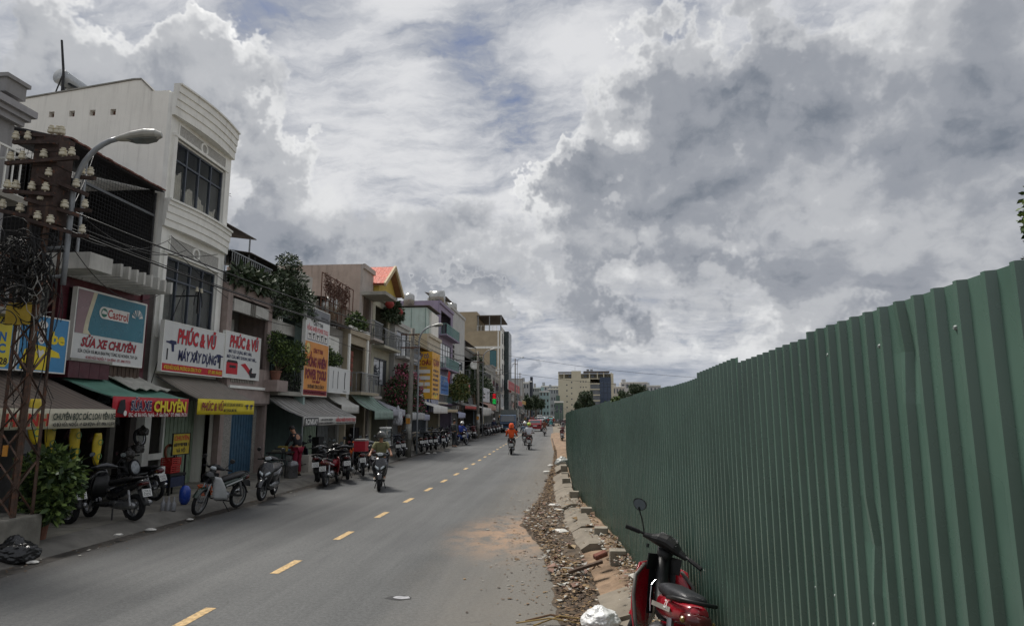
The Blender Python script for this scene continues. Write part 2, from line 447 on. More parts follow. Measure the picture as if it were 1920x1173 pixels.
# left pavement: concrete laid in bays, rounded kerb ramp, wet black gutter
def pave_left():
    root = ribbon('pavement', lambda y: KL(y) - .6, lambda y: -13.2 + S(y), .128, m_concd, 3)
    tag(root, kind='structure')
    y = 6.0; i = 0
    while y < 46:
        w = 2.0 + rnd.uniform(-.3, .4); a, b = y + .012, y + w - .012
        mb = MB(); k0, k1 = KL(a), KL(b)
        for (xa, xb) in ((-.62, -1.9), (-1.92, -3.5)):
            dz = rnd.uniform(0, .008)
            mb2 = MB(); mb2.box(k0 + xb, k0 + xa, a, b, .10, .145 + dz); mb2.build('slab', M('slab%d' % (i % 3), ('#77736a', '#6d6961', '#7f7b70')[i % 3], .9, .25, 2.2, .35, 60, streak=.2), root)
        y += w; i += 1
    kb = ribbon('kerb', lambda y: KL(y) - .62, lambda y: KL(y) + .02, lambda y, t: [.150, .135, .09, .02, -.01][int(round(t * 4))], m_concd, 5)
    tag(kb, kind='structure')
    g = ribbon('gutter', lambda y: KL(y) - .03, lambda y: KL(y) + .30 + .1 * math.sin(y * 1.7) + .06 * math.sin(y * 5.1), .003, M('gutter_grime', '#3a3631', .7, .5, 5, .5, 60), 3)
    tag(g, kind='structure')
pave_left()
# right edge: soil verge, broken sloping kerb slabs, gutter full of dirt
def verge():
    mb = MB(); rows = []; n = 16; y = -10.
    while y < 75:
        a, b = KR(y) + .05, (3.2 if y < 42 else 5.) ; row = []
        for i in range(n):
            t = i / (n - 1); x = a + (b - a) * t ** 1.6
            z = .12 * min(1, max(0, (x - a) / .45)) + .05 * mnoise.noise((x * 2.2, y * 1.7, 0)) * min(1, t * 4) + .012 * mnoise.noise((x * 9, y * 9, 2))
            if 10.2 < y < 14.2: z += .05 * math.sin((y - 10.2) / 4 * math.pi) * min(1, t * 5)
            row.append((x, y, max(z, .004)))
        rows.append(row); y += .22 if y < 26 else .8
    mb.grid(rows)
    tag(mb.build('verge_soil', M('verge_soil', '#7f6a56', .95, .35, 2.6, .9, 26, rand=0), fix=False, smooth=True), kind='structure')
    mb = MB(); rows = []; y = 3.
    lx = [(3, .02), (6.2, -.02), (7.2, -.12), (9, -.22), (11, -.42), (13.4, -.95), (15, -.9), (18, -.72), (23, -.66), (30, -.62), (40, -.7), (60, -1.1)]
    while y < 60:
        for (ya, xa), (yb, xb) in zip(lx, lx[1:]):
            if ya <= y <= yb: e = xa + (xb - xa) * (y - ya) / (yb - ya); break
        e += .07 * mnoise.noise((y * 2.3, 0, 0)) + .04 * mnoise.noise((y * 7, 3, 0)) ; k = KR(y) + .12
        h = .035 + .03 * mnoise.noise((y * .9, 5, 0)) + (.04 if 9 < y < 16 else 0)
        rows.append([(e, y, .003), (e + (k - e) * .3, y, .012 + h * .4 + .012 * mnoise.noise((y * 5, 1, 1))), (e + (k - e) * .65, y, .015 + h + .015 * mnoise.noise((y * 6, 9, 1))), (k, y, .02 + h * .9)])
        y += .12 if y < 22 else .5
    mb.grid(rows); tag(mb.build('gutter_soil', m_dirt, fix=False, smooth=True), kind='structure')
verge()
def kerb_slabs():
    root = thing('broken_kerb', 'row of broken sloping concrete kerb slabs along the green fence', 'kerb', (.35, 6, 0))
    y = 4.9; L = [1.25, 1.0, .95, .12, 1.5, 1.3, 1.6, 1.5, 1.8, 1.8, 2, 2, 2, 2, 2]
    ym = {3: 1.9}
    for i, l in enumerate(L):
        if i == 3: y += 2.4; continue
        k0, k1 = KR(y), KR(y + l); tl = rnd.uniform(-.06, .06); w = (.42 if i < 3 else .30) + rnd.uniform(-.05, .05)
        def P(x, yy, z): return (x, yy, z + tl * (yy - y))
        j = [rnd.uniform(-.09, .09) for _ in range(4)]
        a = [P(k0, y + j[0], .03), P(k1, y + l + j[1], .03), P(k1 + w, y + l + j[2], .19), P(k0 + w, y + j[3], .19)]
        a2 = [P(k0 + w + .22, y + j[3], .20), P(k1 + w + .22, y + l + j[2], .20)]
        mb = MB()
        top = [a[0], a[1], a[2], a[3]]; bot = [(p[0] + .01, p[1], p[2] - .12) for p in top]
        mb._add(top + bot, ((0, 1, 2, 3), (7, 6, 5, 4), (0, 4, 5, 1), (1, 5, 6, 2), (2, 6, 7, 3), (3, 7, 4, 0)))
        t2 = [a[3], a[2], a2[1], a2[0]]; b2 = [(p[0], p[1], p[2] - .12) for p in t2]
        mb._add(t2 + b2, ((0, 1, 2, 3), (7, 6, 5, 4), (0, 4, 5, 1), (1, 5, 6, 2), (2, 6, 7, 3), (3, 7, 4, 0)))
        mb.build('kerb_slab', M('kerb_concrete', '#776f63', .9, .2, 2.4, .5, 45, streak=.2), root); y += l + .03
kerb_slabs()

# ------------------------------------------------------------------ green sheet-metal fence
FP = [(-2.2, 1.1), (5.8, 1.09), (9.5, .91), (12.2, .72), (14.7, .5), (18.3, .19), (27, .05), (40.2, -.03)]
def fx(y):
    for (a, xa), (b, xb) in zip(FP, FP[1:]):
        if y <= b: return xa + (xb - xa) * (y - a) / (b - a)
    return FP[-1][1]
def ftop(y):
    P = [(-3, 2.56), (3.2, 2.55), (6.5, 2.485), (9.5, 2.44), (12, 2.40), (18.3, 2.30), (40.2, 2.19)]
    for (a, xa), (b, xb) in zip(P, P[1:]):
        if y <= b: return xa + (xb - xa) * (y - a) / (b - a)
    return P[-1][1]
def fence():
    m = bpy.data.materials.new('fence_green'); m.use_nodes = True; t = NT(m.node_tree); bs = m.node_tree.nodes['Principled BSDF']
    pos = t.n('ShaderNodeNewGeometry').outputs['Position']; oi = t.n('ShaderNodeObjectInfo').outputs['Random']
    c = t.mix(t.rng(t.noise(pos, 1.2, 5), .3, .7), lin('#486156'), lin('#546e62'))
    c = t.vec('SCALE', c, scale=t.rng(oi, 0, 1, .86, 1.10, smooth=False))
    sz = t.n('ShaderNodeSeparateXYZ'); t.put(sz.inputs[0], pos)
    dust = t.math('MULTIPLY', t.rng(sz.outputs[2], 1.5, .1), t.rng(t.noise(t.vec('MULTIPLY', pos, (6, 6, 1.2)), 2, 6, .65), .35, .75))
    c = t.mix(t.math('MULTIPLY', dust, .40), c, lin('#7d7868'))
    st = t.rng(t.noise(t.vec('MULTIPLY', pos, (9, 9, .4)), 2.2, 5, .6), .6, .78)
    c = t.mix(t.math('MULTIPLY', st, .22), c, lin('#26382f'))
    t.put(bs.inputs['Base Color'], c); t.put(bs.inputs['Roughness'], t.rng(t.noise(pos, 6, 4), .3, .7, .22, .34)); bs.inputs['Specular IOR Level'].default_value = .8
    b = t.n('ShaderNodeBump'); b.inputs['Strength'].default_value = .18; b.inputs['Distance'].default_value = .02
    t.put(b.inputs['Height'], t.noise(t.vec('MULTIPLY', pos, (1, 1, .4)), 2.2, 2, .5)); t.l.new(b.outputs[0], bs.inputs['Normal'])
    ms = M('screw_zinc', '#7d8482', .6, .1, 20, 0, metal=.3)
    mrail = M('rail_rust', '#5b4a3e', .8, .3, 8, .3, rust=.5)
    root = thing('metal_fence', 'long green corrugated metal hoarding along the right of the street', 'fence', (.97, 0, .0))
    fr = random.Random(3)
    p = .110; prof = [(0, 0), (.070, 0), (.081, .0225), (.0985, .0225)]      # one rib: flat, slope, crest, slope
    y = -1.9; k = 0
    while y < 40.0:
        nr = 11; W = nr * p; y1 = min(y + W, 40.2)
        tz = fr.uniform(-.012, .012) + (.014 if k % 3 == 2 else 0); lean = 0.; off = -.004 * (k % 2)
        # path length along the bent line is close to y, except where it swings in
        us = []; i = 0
        while True:
            base = i * p
            for (a, h) in prof:
                if y + base + a > y1 + .001: break
                us.append((y + base + a, h))
            else:
                i += 1; continue
            break
        us.append((y1 + .04, 0.))
        nz = 15 if y < 9 else 5
        dents = [(fr.uniform(y, y1), fr.uniform(.6, 2.45), fr.uniform(.02, .05), fr.uniform(.006, .014)) for _ in range(fr.choice((1, 2, 3)))] if y < 10 else []
        if k in (2, 3): dents += [(y + .4, 2.35, .05, .022), (y + .75, 1.75, .04, .018)]
        rows = []
        for iz in range(nz + 1):
            tt = iz / nz; row = []
            for (yy, h) in us:
                zt = ftop(yy) + tz; zb = .10; z = zb + (zt - zb) * tt
                x = fx(yy) - h + off + lean * (z - 1.2) * 2 + .004 * mnoise.noise((yy * .9, z * .8, k))
                for (dy, dzz, dr, dd) in dents:
                    q = ((yy - dy) / dr) ** 2 + ((z - dzz) / (dr * 1.6)) ** 2
                    if q < 4: x += dd * math.exp(-q)
                row.append((x, yy, z))
            rows.append(row)
        mb = MB(); mb.grid(rows)
        sh = mb.build('sheet', m, root, fix=False)
        mb = MB()
        for hz in (.55, 1.45, 2.38):
            for i in range(1, nr, 3 if hz < 2 else 4):
                yy = y + i * p + .030
                if yy < y1 - .02 and y < 14:
                    z = hz + tz + (ftop(yy) - 2.5) * (hz > 2) + fr.uniform(-.01, .01)
                    T = Matrix.Translation((fx(yy) - .001 + off + lean * (z - 1.2) * 2, yy, z)) @ Matrix.Rotation(R(-90), 4, 'Y')
                    mb.lathe([(.008, -.004), (.008, .004), (.0045, .009), (0, .009)], 6, T)
        if mb.f: tag(mb.build('screws', ms, sh), kind='stuff')
        y = y1; k += 1
        if y >= 40.19: break
    for i in range(14):                                   # posts and rails behind the sheets
        yy = -1.5 + i * 3.05
        if yy < 40: MB().box(fx(yy) + .08, fx(yy) + .13, yy, yy + .05, -.05, ftop(yy) - .1).build('post', mrail, root)
    for hz in (.55, 1.45, 2.3):
        mb = MB()
        pts = [(fx(q) + .06, q, min(hz, ftop(q) - .12)) for q in [-1.8, 3, 5.8, 7.6, 9.5, 11, 12.2, 13.5, 14.7, 16.5, 18.3, 22, 27, 33, 40]]
        for a, b in zip(pts, pts[1:]): mb.bar(a, b, .03)
        mb.build('rail', mrail, root)
fence()
# concrete footing blocks along its foot
def footings():
    L = [(1187, 1050, .15), (1131, 1003, .16), (1115, 965, .16), (1081, 935, .16), (1074, 908, .16), (1071, 893, .16), (1069, 881, .16), (1068, 872, .16), (1066, 864, .15)]
    mc = M('footing_concrete', '#857e72', .9, .2, 4, .5, 50)
    names = ['nearest, behind the red motorbike', 'second from the red motorbike', 'third from the red motorbike', 'fourth from the red motorbike', 'fifth from the red motorbike', 'sixth from the red motorbike', 'seventh from the red motorbike', 'eighth from the red motorbike', 'farthest of the row']
    for i, (px, py, s_) in enumerate(L):
        X, Y = az(px, py, .16); X = fx(Y) - .17 - .05
        mb = MB(); T = Matrix.Translation((X, Y, .28)) @ Matrix.Rotation(rnd.uniform(-.1, .1), 4, 'Z')
        mb.box(-.10, .13, -.10, .10, -.30, .05 + rnd.uniform(-.06, .02), T)
        o = mb.build('footing_block', mc, org=(X, Y, .1))
        bev = o.modifiers.new('b', 'BEVEL'); bev.width = .012; bev.segments = 2
        tag(o, 'square concrete footing block at the foot of the green fence, ' + names[i], 'concrete block', 'footing blocks of the fence')
footings()
# ------------------------------------------------------------------ building kit
PZ = .14                                                  # pavement level
def wall_x(mb, x, y0, y1, z0, z1, holes=(), t=.12):       # wall facing +X with openings cut through
    ys = sorted({y0, y1, *[h[0] for h in holes], *[h[1] for h in holes]}); zs = sorted({z0, z1, *[h[2] for h in holes], *[h[3] for h in holes]})
    for a, b in zip(ys, ys[1:]):
        run = None
        for c, d in zip(zs, zs[1:]):
            m = ((a + b) / 2, (c + d) / 2)
            hole = any(h[0] < m[0] < h[1] and h[2] < m[1] < h[3] for h in holes)
            if not hole: run = (run[0], d) if run else (c, d)
            if (hole or d == zs[-1]) and run: mb.box(x - t, x, a, b, run[0], run[1]); run = None
def wall_y(mb, y, x0, x1, z0, z1, holes=(), t=.12):       # wall facing -Y
    xs = sorted({x0, x1, *[h[0] for h in holes], *[h[1] for h in holes]}); zs = sorted({z0, z1, *[h[2] for h in holes], *[h[3] for h in holes]})
    for a, b in zip(xs, xs[1:]):
        run = None
        for c, d in zip(zs, zs[1:]):
            m = ((a + b) / 2, (c + d) / 2)
            hole = any(h[0] < m[0] < h[1] and h[2] < m[1] < h[3] for h in holes)
            if not hole: run = (run[0], d) if run else (c, d)
            if (hole or d == zs[-1]) and run: mb.box(a, b, y, y + t, run[0], run[1]); run = None
m_glass = M('window_glass', (.05, .06, .07), .06, .1, 1, 0, spec=1.)
m_frame = M('steel_frame', '#4c525b', .45, .1, 4, .05, metal=.2)
m_white = M('white_paint', '#dadad4', .8, .06, 1.2, .2, 50, streak=.3, grime=(.16, .155, .14))
m_whiteb = M('white_trim', '#e4e4de', .75, .06, 2, .1, 50, streak=.36, grime=(.2, .195, .18))
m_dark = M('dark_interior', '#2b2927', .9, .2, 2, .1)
m_roofm = M('rusty_sheet_roof', '#5c5550', .7, .25, 3, .2, rust=.25)
m_black = M('black_iron', '#1c1c1d', .55, .2, 5, .1)
m_steelg = M('galvanised', '#8b8e90', .45, .15, 6, .1, metal=.6)
m_rustm = M('rusty_iron', '#5a3f33', .85, .3, 9, .4, rust=.5)
def clear_glass():
    m = bpy.data.materials.new('clear_glass'); m.use_nodes = True; t = NT(m.node_tree); bs = m.node_tree.nodes['Principled BSDF']
    bs.inputs['Base Color'].default_value = (.05, .06, .07, 1); bs.inputs['Roughness'].default_value = .05; bs.inputs['Specular IOR Level'].default_value = .8
    tr = t.n('ShaderNodeBsdfTransparent'); tr.inputs[0].default_value = (.97, .98, .98, 1); mx = t.n('ShaderNodeMixShader'); mx.inputs[0].default_value = .14
    t.l.new(tr.outputs[0], mx.inputs[1]); t.l.new(bs.outputs[0], mx.inputs[2]); t.l.new(mx.outputs[0], m.node_tree.nodes['Material Output'].inputs[0]); return m
m_clear = clear_glass()
def window(root, x, y0, y1, z0, z1, cols=3, tr=.0, mf=None, mg=None, name='window', w=.05, d=.06):
    """frame standing in an opening, one pane object per light; tr = height of the top lights"""
    mf = mf or m_frame; mg = mg or m_glass
    mb = MB(); xs = x
    ys = [y0 + (y1 - y0) * i / cols for i in range(cols + 1)]
    zz = [z0, z1 - tr, z1] if tr else [z0, z1]
    for i, yy in enumerate(ys):
        a = yy if i == 0 else (yy - w / 2 if i < cols else yy - w); mb.box(xs - d, xs, a, a + w, z0, z1)
    for j, q in enumerate(zz):
        a = q if j == 0 else (q - w / 2 if j < len(zz) - 1 else q - w); mb.box(xs - d - .003, xs - .004, y0, y1, a, a + w)
    o = mb.build(name, mf, root)
    for i in range(cols):
        for c, e in zip(zz, zz[1:]):
            MB().box(xs - d * .6, xs - d * .45, ys[i] + w * .4, ys[i + 1] - w * .4, c + w * .4, e - w * .4).build('pane', mg, o)
    return o
def railing(root, pts, z0, z1, mat, step=.13, r=.011, name='railing', rails=(0, 1), top=.02):
    mb = MB()
    for (ax_, ay_), (bx_, by_) in zip(pts, pts[1:]):
        L = math.hypot(bx_ - ax_, by_ - ay_); n = max(1, int(L / step))
        for i in range(n + 1):
            x, y = ax_ + (bx_ - ax_) * i / n, ay_ + (by_ - ay_) * i / n
            mb.bar((x, y, z0), (x, y, z1), r * 2)
        for q in rails: z = z0 + (z1 - z0) * q; mb.bar((ax_, ay_, z), (bx_, by_, z), top * 2, top * 2)
    return mb.build(name, mat, root)
def shutter(root, x, y0, y1, z0, z1, mat, pitch=.09, vertical=True, name='shutter'):
    """folding steel shutter: narrow vertical leaves standing proud and back in turn"""
    mb = MB(); n = max(2, int((y1 - y0) / pitch) if vertical else int((z1 - z0) / pitch))
    for i in range(n):
        if vertical: a = y0 + (y1 - y0) * i / n; b = y0 + (y1 - y0) * (i + 1) / n; mb.box(x - .03, x + (.012 if i % 2 else 0), a, b - .004, z0, z1)
        else: a = z0 + (z1 - z0) * i / n; b = z0 + (z1 - z0) * (i + 1) / n; mb.box(x - .03, x + (.010 if i % 2 else 0), y0, y1, a, b - .003)
    return mb.build(name, mat, root)
def body(root, y0, y1, x, z1, mat, holes=(), depth=9., slabs=(3.0,), roof=None, side_mat=None, z0=.0, t=.12, back=True, sidehole=()):
    """hollow house: street wall with openings, party walls, floors, roof slab"""
    mb = MB(); wall_x(mb, x, y0, y1, z0, z1, holes, t); mb.build('wall', mat, root)
    mb = MB(); wall_y(mb, y0, x - depth, x - t, z0, z1, sidehole, t)
    mb.box(x - depth, x - t, y1 - t, y1, z0, z1)
    if back: mb.box(x - depth, x - depth + t, y0 + t, y1 - t, z0, z1)
    mb.build('side_wall', side_mat or mat, root)
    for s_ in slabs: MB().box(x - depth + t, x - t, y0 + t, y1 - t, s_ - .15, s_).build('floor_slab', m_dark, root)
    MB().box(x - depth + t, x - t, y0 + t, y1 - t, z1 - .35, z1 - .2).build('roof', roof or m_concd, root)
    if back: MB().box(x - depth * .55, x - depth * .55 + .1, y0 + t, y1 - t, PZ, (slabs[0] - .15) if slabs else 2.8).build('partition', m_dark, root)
def frameX(x, y0, z0): return ((x, y0, z0), (0, 1, 0), (0, 0, 1))
def stripe_mat(name, a, b, period, axis=1, duty=.5, rough=.8, var=.12, trans=0):
    if name in MATS: return MATS[name]
    m = bpy.data.materials.new(name); m.use_nodes = True; MATS[name] = m; t = NT(m.node_tree); bs = m.node_tree.nodes['Principled BSDF']
    pos = t.n('ShaderNodeNewGeometry').outputs['Position']; se = t.n('ShaderNodeSeparateXYZ'); t.put(se.inputs[0], pos)
    f = t.math('FRACT', t.math('DIVIDE', se.outputs[axis], period))
    k = t.rng(f, duty - .03, duty + .03)
    c = t.mix(k, lin(a), lin(b))
    n = t.noise(pos, 3, 6, .65); c = t.mix(t.math('MULTIPLY', t.rng(n, .4, .75), var * 3), c, (.07, .065, .055))
    t.put(bs.inputs['Base Color'], c); bs.inputs['Roughness'].default_value = rough
    return m
def awning(name, label, y0, y1, xi, zi, xo, zo, mat, val=.35, vmat=None, sag=.06, group=None, poles=False, ripple=.02, pm=None, th=.012):
    """cloth or sheet canopy sloping out from the wall, hanging valance, arms"""
    root = thing(name, label, 'awning', ((xi + xo) / 2, (y0 + y1) / 2, min(zi, zo)), group)
    n, m = 7, max(4, int((y1 - y0) / .35)); rows = []
    for i in range(n):
        t = i / (n - 1); row = []
        for j in range(m + 1):
            y = y0 + (y1 - y0) * j / m
            row.append((xi + (xo - xi) * t, y, zi + (zo - zi) * t - sag * math.sin(math.pi * t) * (1 + .6 * math.sin(j * 1.9)) + ripple * math.sin(j * 2.3 + y0) * math.sin(math.pi * t)))
        rows.append(row)
    mb = MB(); mb.shell(rows, th); mb.build('canopy', mat, root, smooth=True)
    vo = None
    if val:
        rows = []; m2 = m * 3
        for i in range(4):
            rows.append([(xo + .006 + (.012 * math.sin(j * 1.7 + y0) if i else 0) * i / 3, y0 + (y1 - y0) * j / m2, zo - .002 - val * i / 3) for j in range(m2 + 1)])
        mb = MB(); mb.shell(rows, -.004); vo = mb.build('valance', vmat or mat, root, smooth=True)
    for yy in (y0 + .06, y1 - .06):
        mb = MB(); mb.tube([(xi, yy, zi - .05 - .03), (xo - .03, yy, zo - .04)], .016)
        if poles: mb.tube([(xo - .05, yy, PZ), (xo - .05, yy, zo - .03)], .022)
        mb.build('arm', pm or m_steelg, root)
    MB().tube([(xo - .02, y0, zo - .025), (xo - .02, y1, zo - .025)], .016).build('front_bar', pm or m_steelg, root)
    return root, vo
def sign(name, label, x, y0, y1, z0, z1, mat, th=.10, frame=None, group=None, cat='sign'):
    root = thing(name, label, cat, (x - th / 2, (y0 + y1) / 2, z0), group)
    MB().box(x - th, x, y0, y1, z0, z1).build('panel', mat, root)
    w = .025
    if th > .5: return root, frameX(x, y0, z0), y1 - y0, z1 - z0
    mb = MB()
    mb.box(x - th - .004, x + .008, y0 - w, y0, z0 - w, z1 + w); mb.box(x - th - .004, x + .008, y1, y1 + w, z0 - w, z1 + w)
    mb.box(x - th - .003, x + .007, y0, y1, z0 - w, z0); mb.box(x - th - .003, x + .007, y0, y1, z1, z1 + w)
    mb.build('frame', frame or m_whiteb, root)
    return root, frameX(x, y0, z0), y1 - y0, z1 - z0
def patch(root, F, u0, u1, v0, v1, mat, name='print', lift=.004):   # flat print on a sign
    o, r, up = (Vector(q) for q in F); n = r.cross(up)
    mb = MB(); mb.quad(*[o + r * u + up * v + n * lift for u, v in ((u0, v0), (u1, v0), (u1, v1), (u0, v1))])
    return mb.build(name, mat, root, fix=False)
def poly(root, F, pts, mat, name='print', lift=.005):
    o, r, up = (Vector(q) for q in F); n = r.cross(up)
    mb = MB(); mb.quad(*[o + r * u + up * v + n * lift for u, v in pts])
    return mb.build(name, mat, root, fix=False)
def INK(name, col): return M('ink_' + name, col, .6, .06, 6, 0)
i_red, i_blk, i_wht, i_yel, i_blu, i_mar, i_navy = INK('red', '#b81f2c'), INK('black', '#1d1d22'), INK('white', '#d9d7d2'), INK('yellow', '#e0c832'), INK('blue', '#2c6fae'), INK('maroon', '#7c1b2c'), INK('navy', '#1c2450')
sg_white = M('sign_white', '#cfd0ce', .5, .05, 1.4, 0, streak=.08)

# ------------------------------------------------------------------ nearest house, no. 43 (cut by the left edge)
def house_43():
    mw = M('grey_render', '#8d8c8c', .85, .12, 1.5, .25, streak=.4)
    r = thing('corner_house', 'grey rendered house with moulded cornice at the far left edge', 'house', (-11.1, 10.8, 0))
    X, y0, y1 = -11.15, 7.6, 11.42
    body(r, y0, y1, X, 8.55, mw, [(8.0, 11.1, PZ, 2.75), (8.2, 11.0, 4.25, 6.0), (8.4, 10.9, 6.6, 7.8)], slabs=(3.0, 4.0, 6.3))
    mb = MB(); mb.box(X, X + .12, y0, y1 + .10, 8.02, 8.14); mb.box(X, X + .20, y0, y1 + .16, 8.14, 8.24); mb.box(X, X + .28, y0, y1 + .22, 8.24, 8.38)
    mb.box(X - 2, X - .001, y1 + .001, y1 + .16, 8.14, 8.24); mb.box(X - 2, X - .002, y1 + .001, y1 + .22, 8.24, 8.38)
    mb.build('cornice', M('grey_trim', '#9a999b', .8, .1, 2, .2, streak=.35), r)
    mb = MB(); mb.box(X - .45, X + .12, y1 - .42, y1 + .05, 8.55, 8.84); mb.box(X - .5, X + .17, y1 - .47, y1 + .10, 8.84, 8.92); mb.build('parapet_pier', mw, r)
    window(r, X - .06, 8.4, 10.9, 6.6, 7.8, 3, .3)
    window(r, X - .06, 8.2, 11.0, 4.25, 6.0, 4, .4)
    MB().box(X, X + .9, 8.0, 11.3, 4.02, 4.14).build('balcony_slab', m_conc, r)
    railing(r, [(X + .02, 11.25), (X + .86, 11.25), (X + .86, 8.0)], 4.14, 5.1, m_rustm, .16)
    MB().box(X, X + .7, 7.8, 11.2, 6.22, 6.34).build('balcony_slab', m_conc, r)
    railing(r, [(X + .02, 11.15), (X + .66, 11.15), (X + .66, 8.0)], 6.34, 7.2, m_whiteb, .16)
    # lower wing up to the maroon house
    mb = MB(); wall_x(mb, X, y1, 12.76, 0, 5.2, [(11.5, 12.5, PZ, 2.75)], .12); mb.box(X - 9, X - .12, 12.64, 12.76, 0, 5.2); mb.box(X - 9, X - .12, y1, 12.64, 5.0, 5.2); mb.build('lower_wing', mw, r)
    for i in range(6): MB().box(X + .001, X + .02, 12.0, 12.74, 3.1 + i * .35, 3.43 + i * .35).build('tile', M('grey_tiles2', '#6c6d69', .6, .2, 9, .2), r)
house_43()

# ------------------------------------------------------------------ no. 45: maroon tiled front with the caged terrace
def house_45():
    mt = M('maroon_tiles', '#4e1f28', .45, .2, 3, .1)
    r = thing('maroon_house', 'maroon tiled shophouse with dark wire-caged terrace under a tile eave', 'house', (-11.2, 14.45, 0))
    X, y0, y1 = -11.2, 12.80, 16.08
    body(r, y0, y1, X, 5.75, M('soot_render', '#4b4542', .9, .2, 1.5, .3, streak=.5), [(13.05, 15.85, PZ, 2.95)], slabs=(3.1, 5.6))
    # maroon columns, tile by tile
    for (a, b) in ((12.80, 13.06), (15.52, 15.80)):
        for k in range(9):
            z = 3.0 + k * .30
            MB().box(X + .01, X + .26, a + .004, b - .004, z + .003, z + .297).build('tile', mt, r)
    MB().box(X + .005, X + .20, 13.06, 15.52, 5.0, 5.5).build('lintel', M('maroon_band', '#5c2b30', .6, .25, 3, .2, streak=.3), r)
    MB().box(X + .005, X + .20, 15.80, 16.08, 2.9, 5.7).build('pier', M('soot_render'), r)
    for k in range(4): MB().box(X + .02, X + .62, 12.84 + k * .31, 13.14 + k * .31, 2.98, 3.34).build('tile', mt, r)
    MB().box(X + .62, X + .66, 12.84, 14.1, 3.34, 3.40).build('coping', m_conc, r)
    mb = MB()
    for i in range(22): a = 13.95 + i * .072; mb.box(X + .30, X + .33 + .012 * (i % 2), a, a + .066, 2.72, 3.40)
    mb.build('slat_cladding', M('brown_slats', '#54463d', .8, .25, 6, .2, streak=.4), r)
    # concrete canopy slab and pergola fins
    ms = M('stained_white_concrete', '#b9b8b2', .85, .15, 2, .3, streak=.55, grime=(.09, .085, .075))
    xo = -9.72
    MB().box(X + .0, xo, 12.05, 12.72, 5.16, 5.50).build('canopy_slab', ms, r)
    MB().box(X + .27, X + .35, 12.72, 15.3, 5.20, 5.48).build('canopy_beam', ms, r)
    for k in range(8):
        y = 12.98 + k * .29; MB().box(X + .36, xo - .02 * k, y, y + .07, 5.18, 5.47).build('pergola_fin', ms, r)
    # caged terrace
    mi = m_black; zb, zt = 5.78, 8.2
    for y in (12.9, 13.45, 16.0): MB().tube([(X + .02, y, 5.7), (X + .02, y, zt)], .035, 8).build('cage_post', m_steelg if y == 13.45 else mi, r)
    mb = MB()
    for i in range(33): y = 12.9 + i * .097; mb.bar((X + .02, y, zb), (X + .02, y, zt), .005)
    for i in range(25): z = zb + i * .10; mb.bar((X + .02, 12.9, z), (X + .02, 16.0, z), .005)
    for i in range(24): x = X + .02 - i * .10; mb.bar((x, 12.9, zb), (x, 12.9, zt), .008)
    for i in range(25): z = zb + i * .10; mb.bar((X + .02, 12.9, z), (X - 2.3, 12.9, z), .008)
    o = mb.build('wire_mesh', mi, r)
    MB().box(X - .02, X + .06, 13.45, 16.0, 7.52, 7.58).build('cage_rail', M('grey_rail', '#5a5d60', .5, .1, 4, 0), r)
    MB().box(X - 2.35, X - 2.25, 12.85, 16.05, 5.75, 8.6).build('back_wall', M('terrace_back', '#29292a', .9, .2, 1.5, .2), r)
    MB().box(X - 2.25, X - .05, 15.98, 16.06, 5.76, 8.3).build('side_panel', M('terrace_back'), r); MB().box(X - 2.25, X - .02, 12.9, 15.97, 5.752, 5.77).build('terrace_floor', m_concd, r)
    # roof: dark sheet underside, broken tile edge
    mb = MB(); mb.shell([[(X + .2, 12.6, 8.24), (X + .2, 16.1, 8.24)], [(X - 2.6, 12.6, 8.95), (X - 2.6, 16.1, 8.95)]], .03); mb.build('roof', M('old_sheet', '#39383a', .8, .2, 4, .2), r)
    mtl = M('old_roof_tile', '#7a5850', .85, .3, 6, .3)
    for i in range(18):
        y = 12.65 + i * .19
        T = Matrix.Translation((X + .24, y + .09, 8.275 + rnd.uniform(-.012, .012))) @ Matrix.Rotation(R(14), 4, 'Y') @ Matrix.Rotation(rnd.uniform(-.05, .05), 4, 'Z')
        MB().box(-.32, .03, -.085, .085, 0, .035, T).build('roof_tile', mtl, r)
    # ground floor: steel strips and shelves inside
    MB().box(X - .15, X - .05, 15.2, 15.38, PZ, 2.95).build('pier', m_concd, r)
house_45()

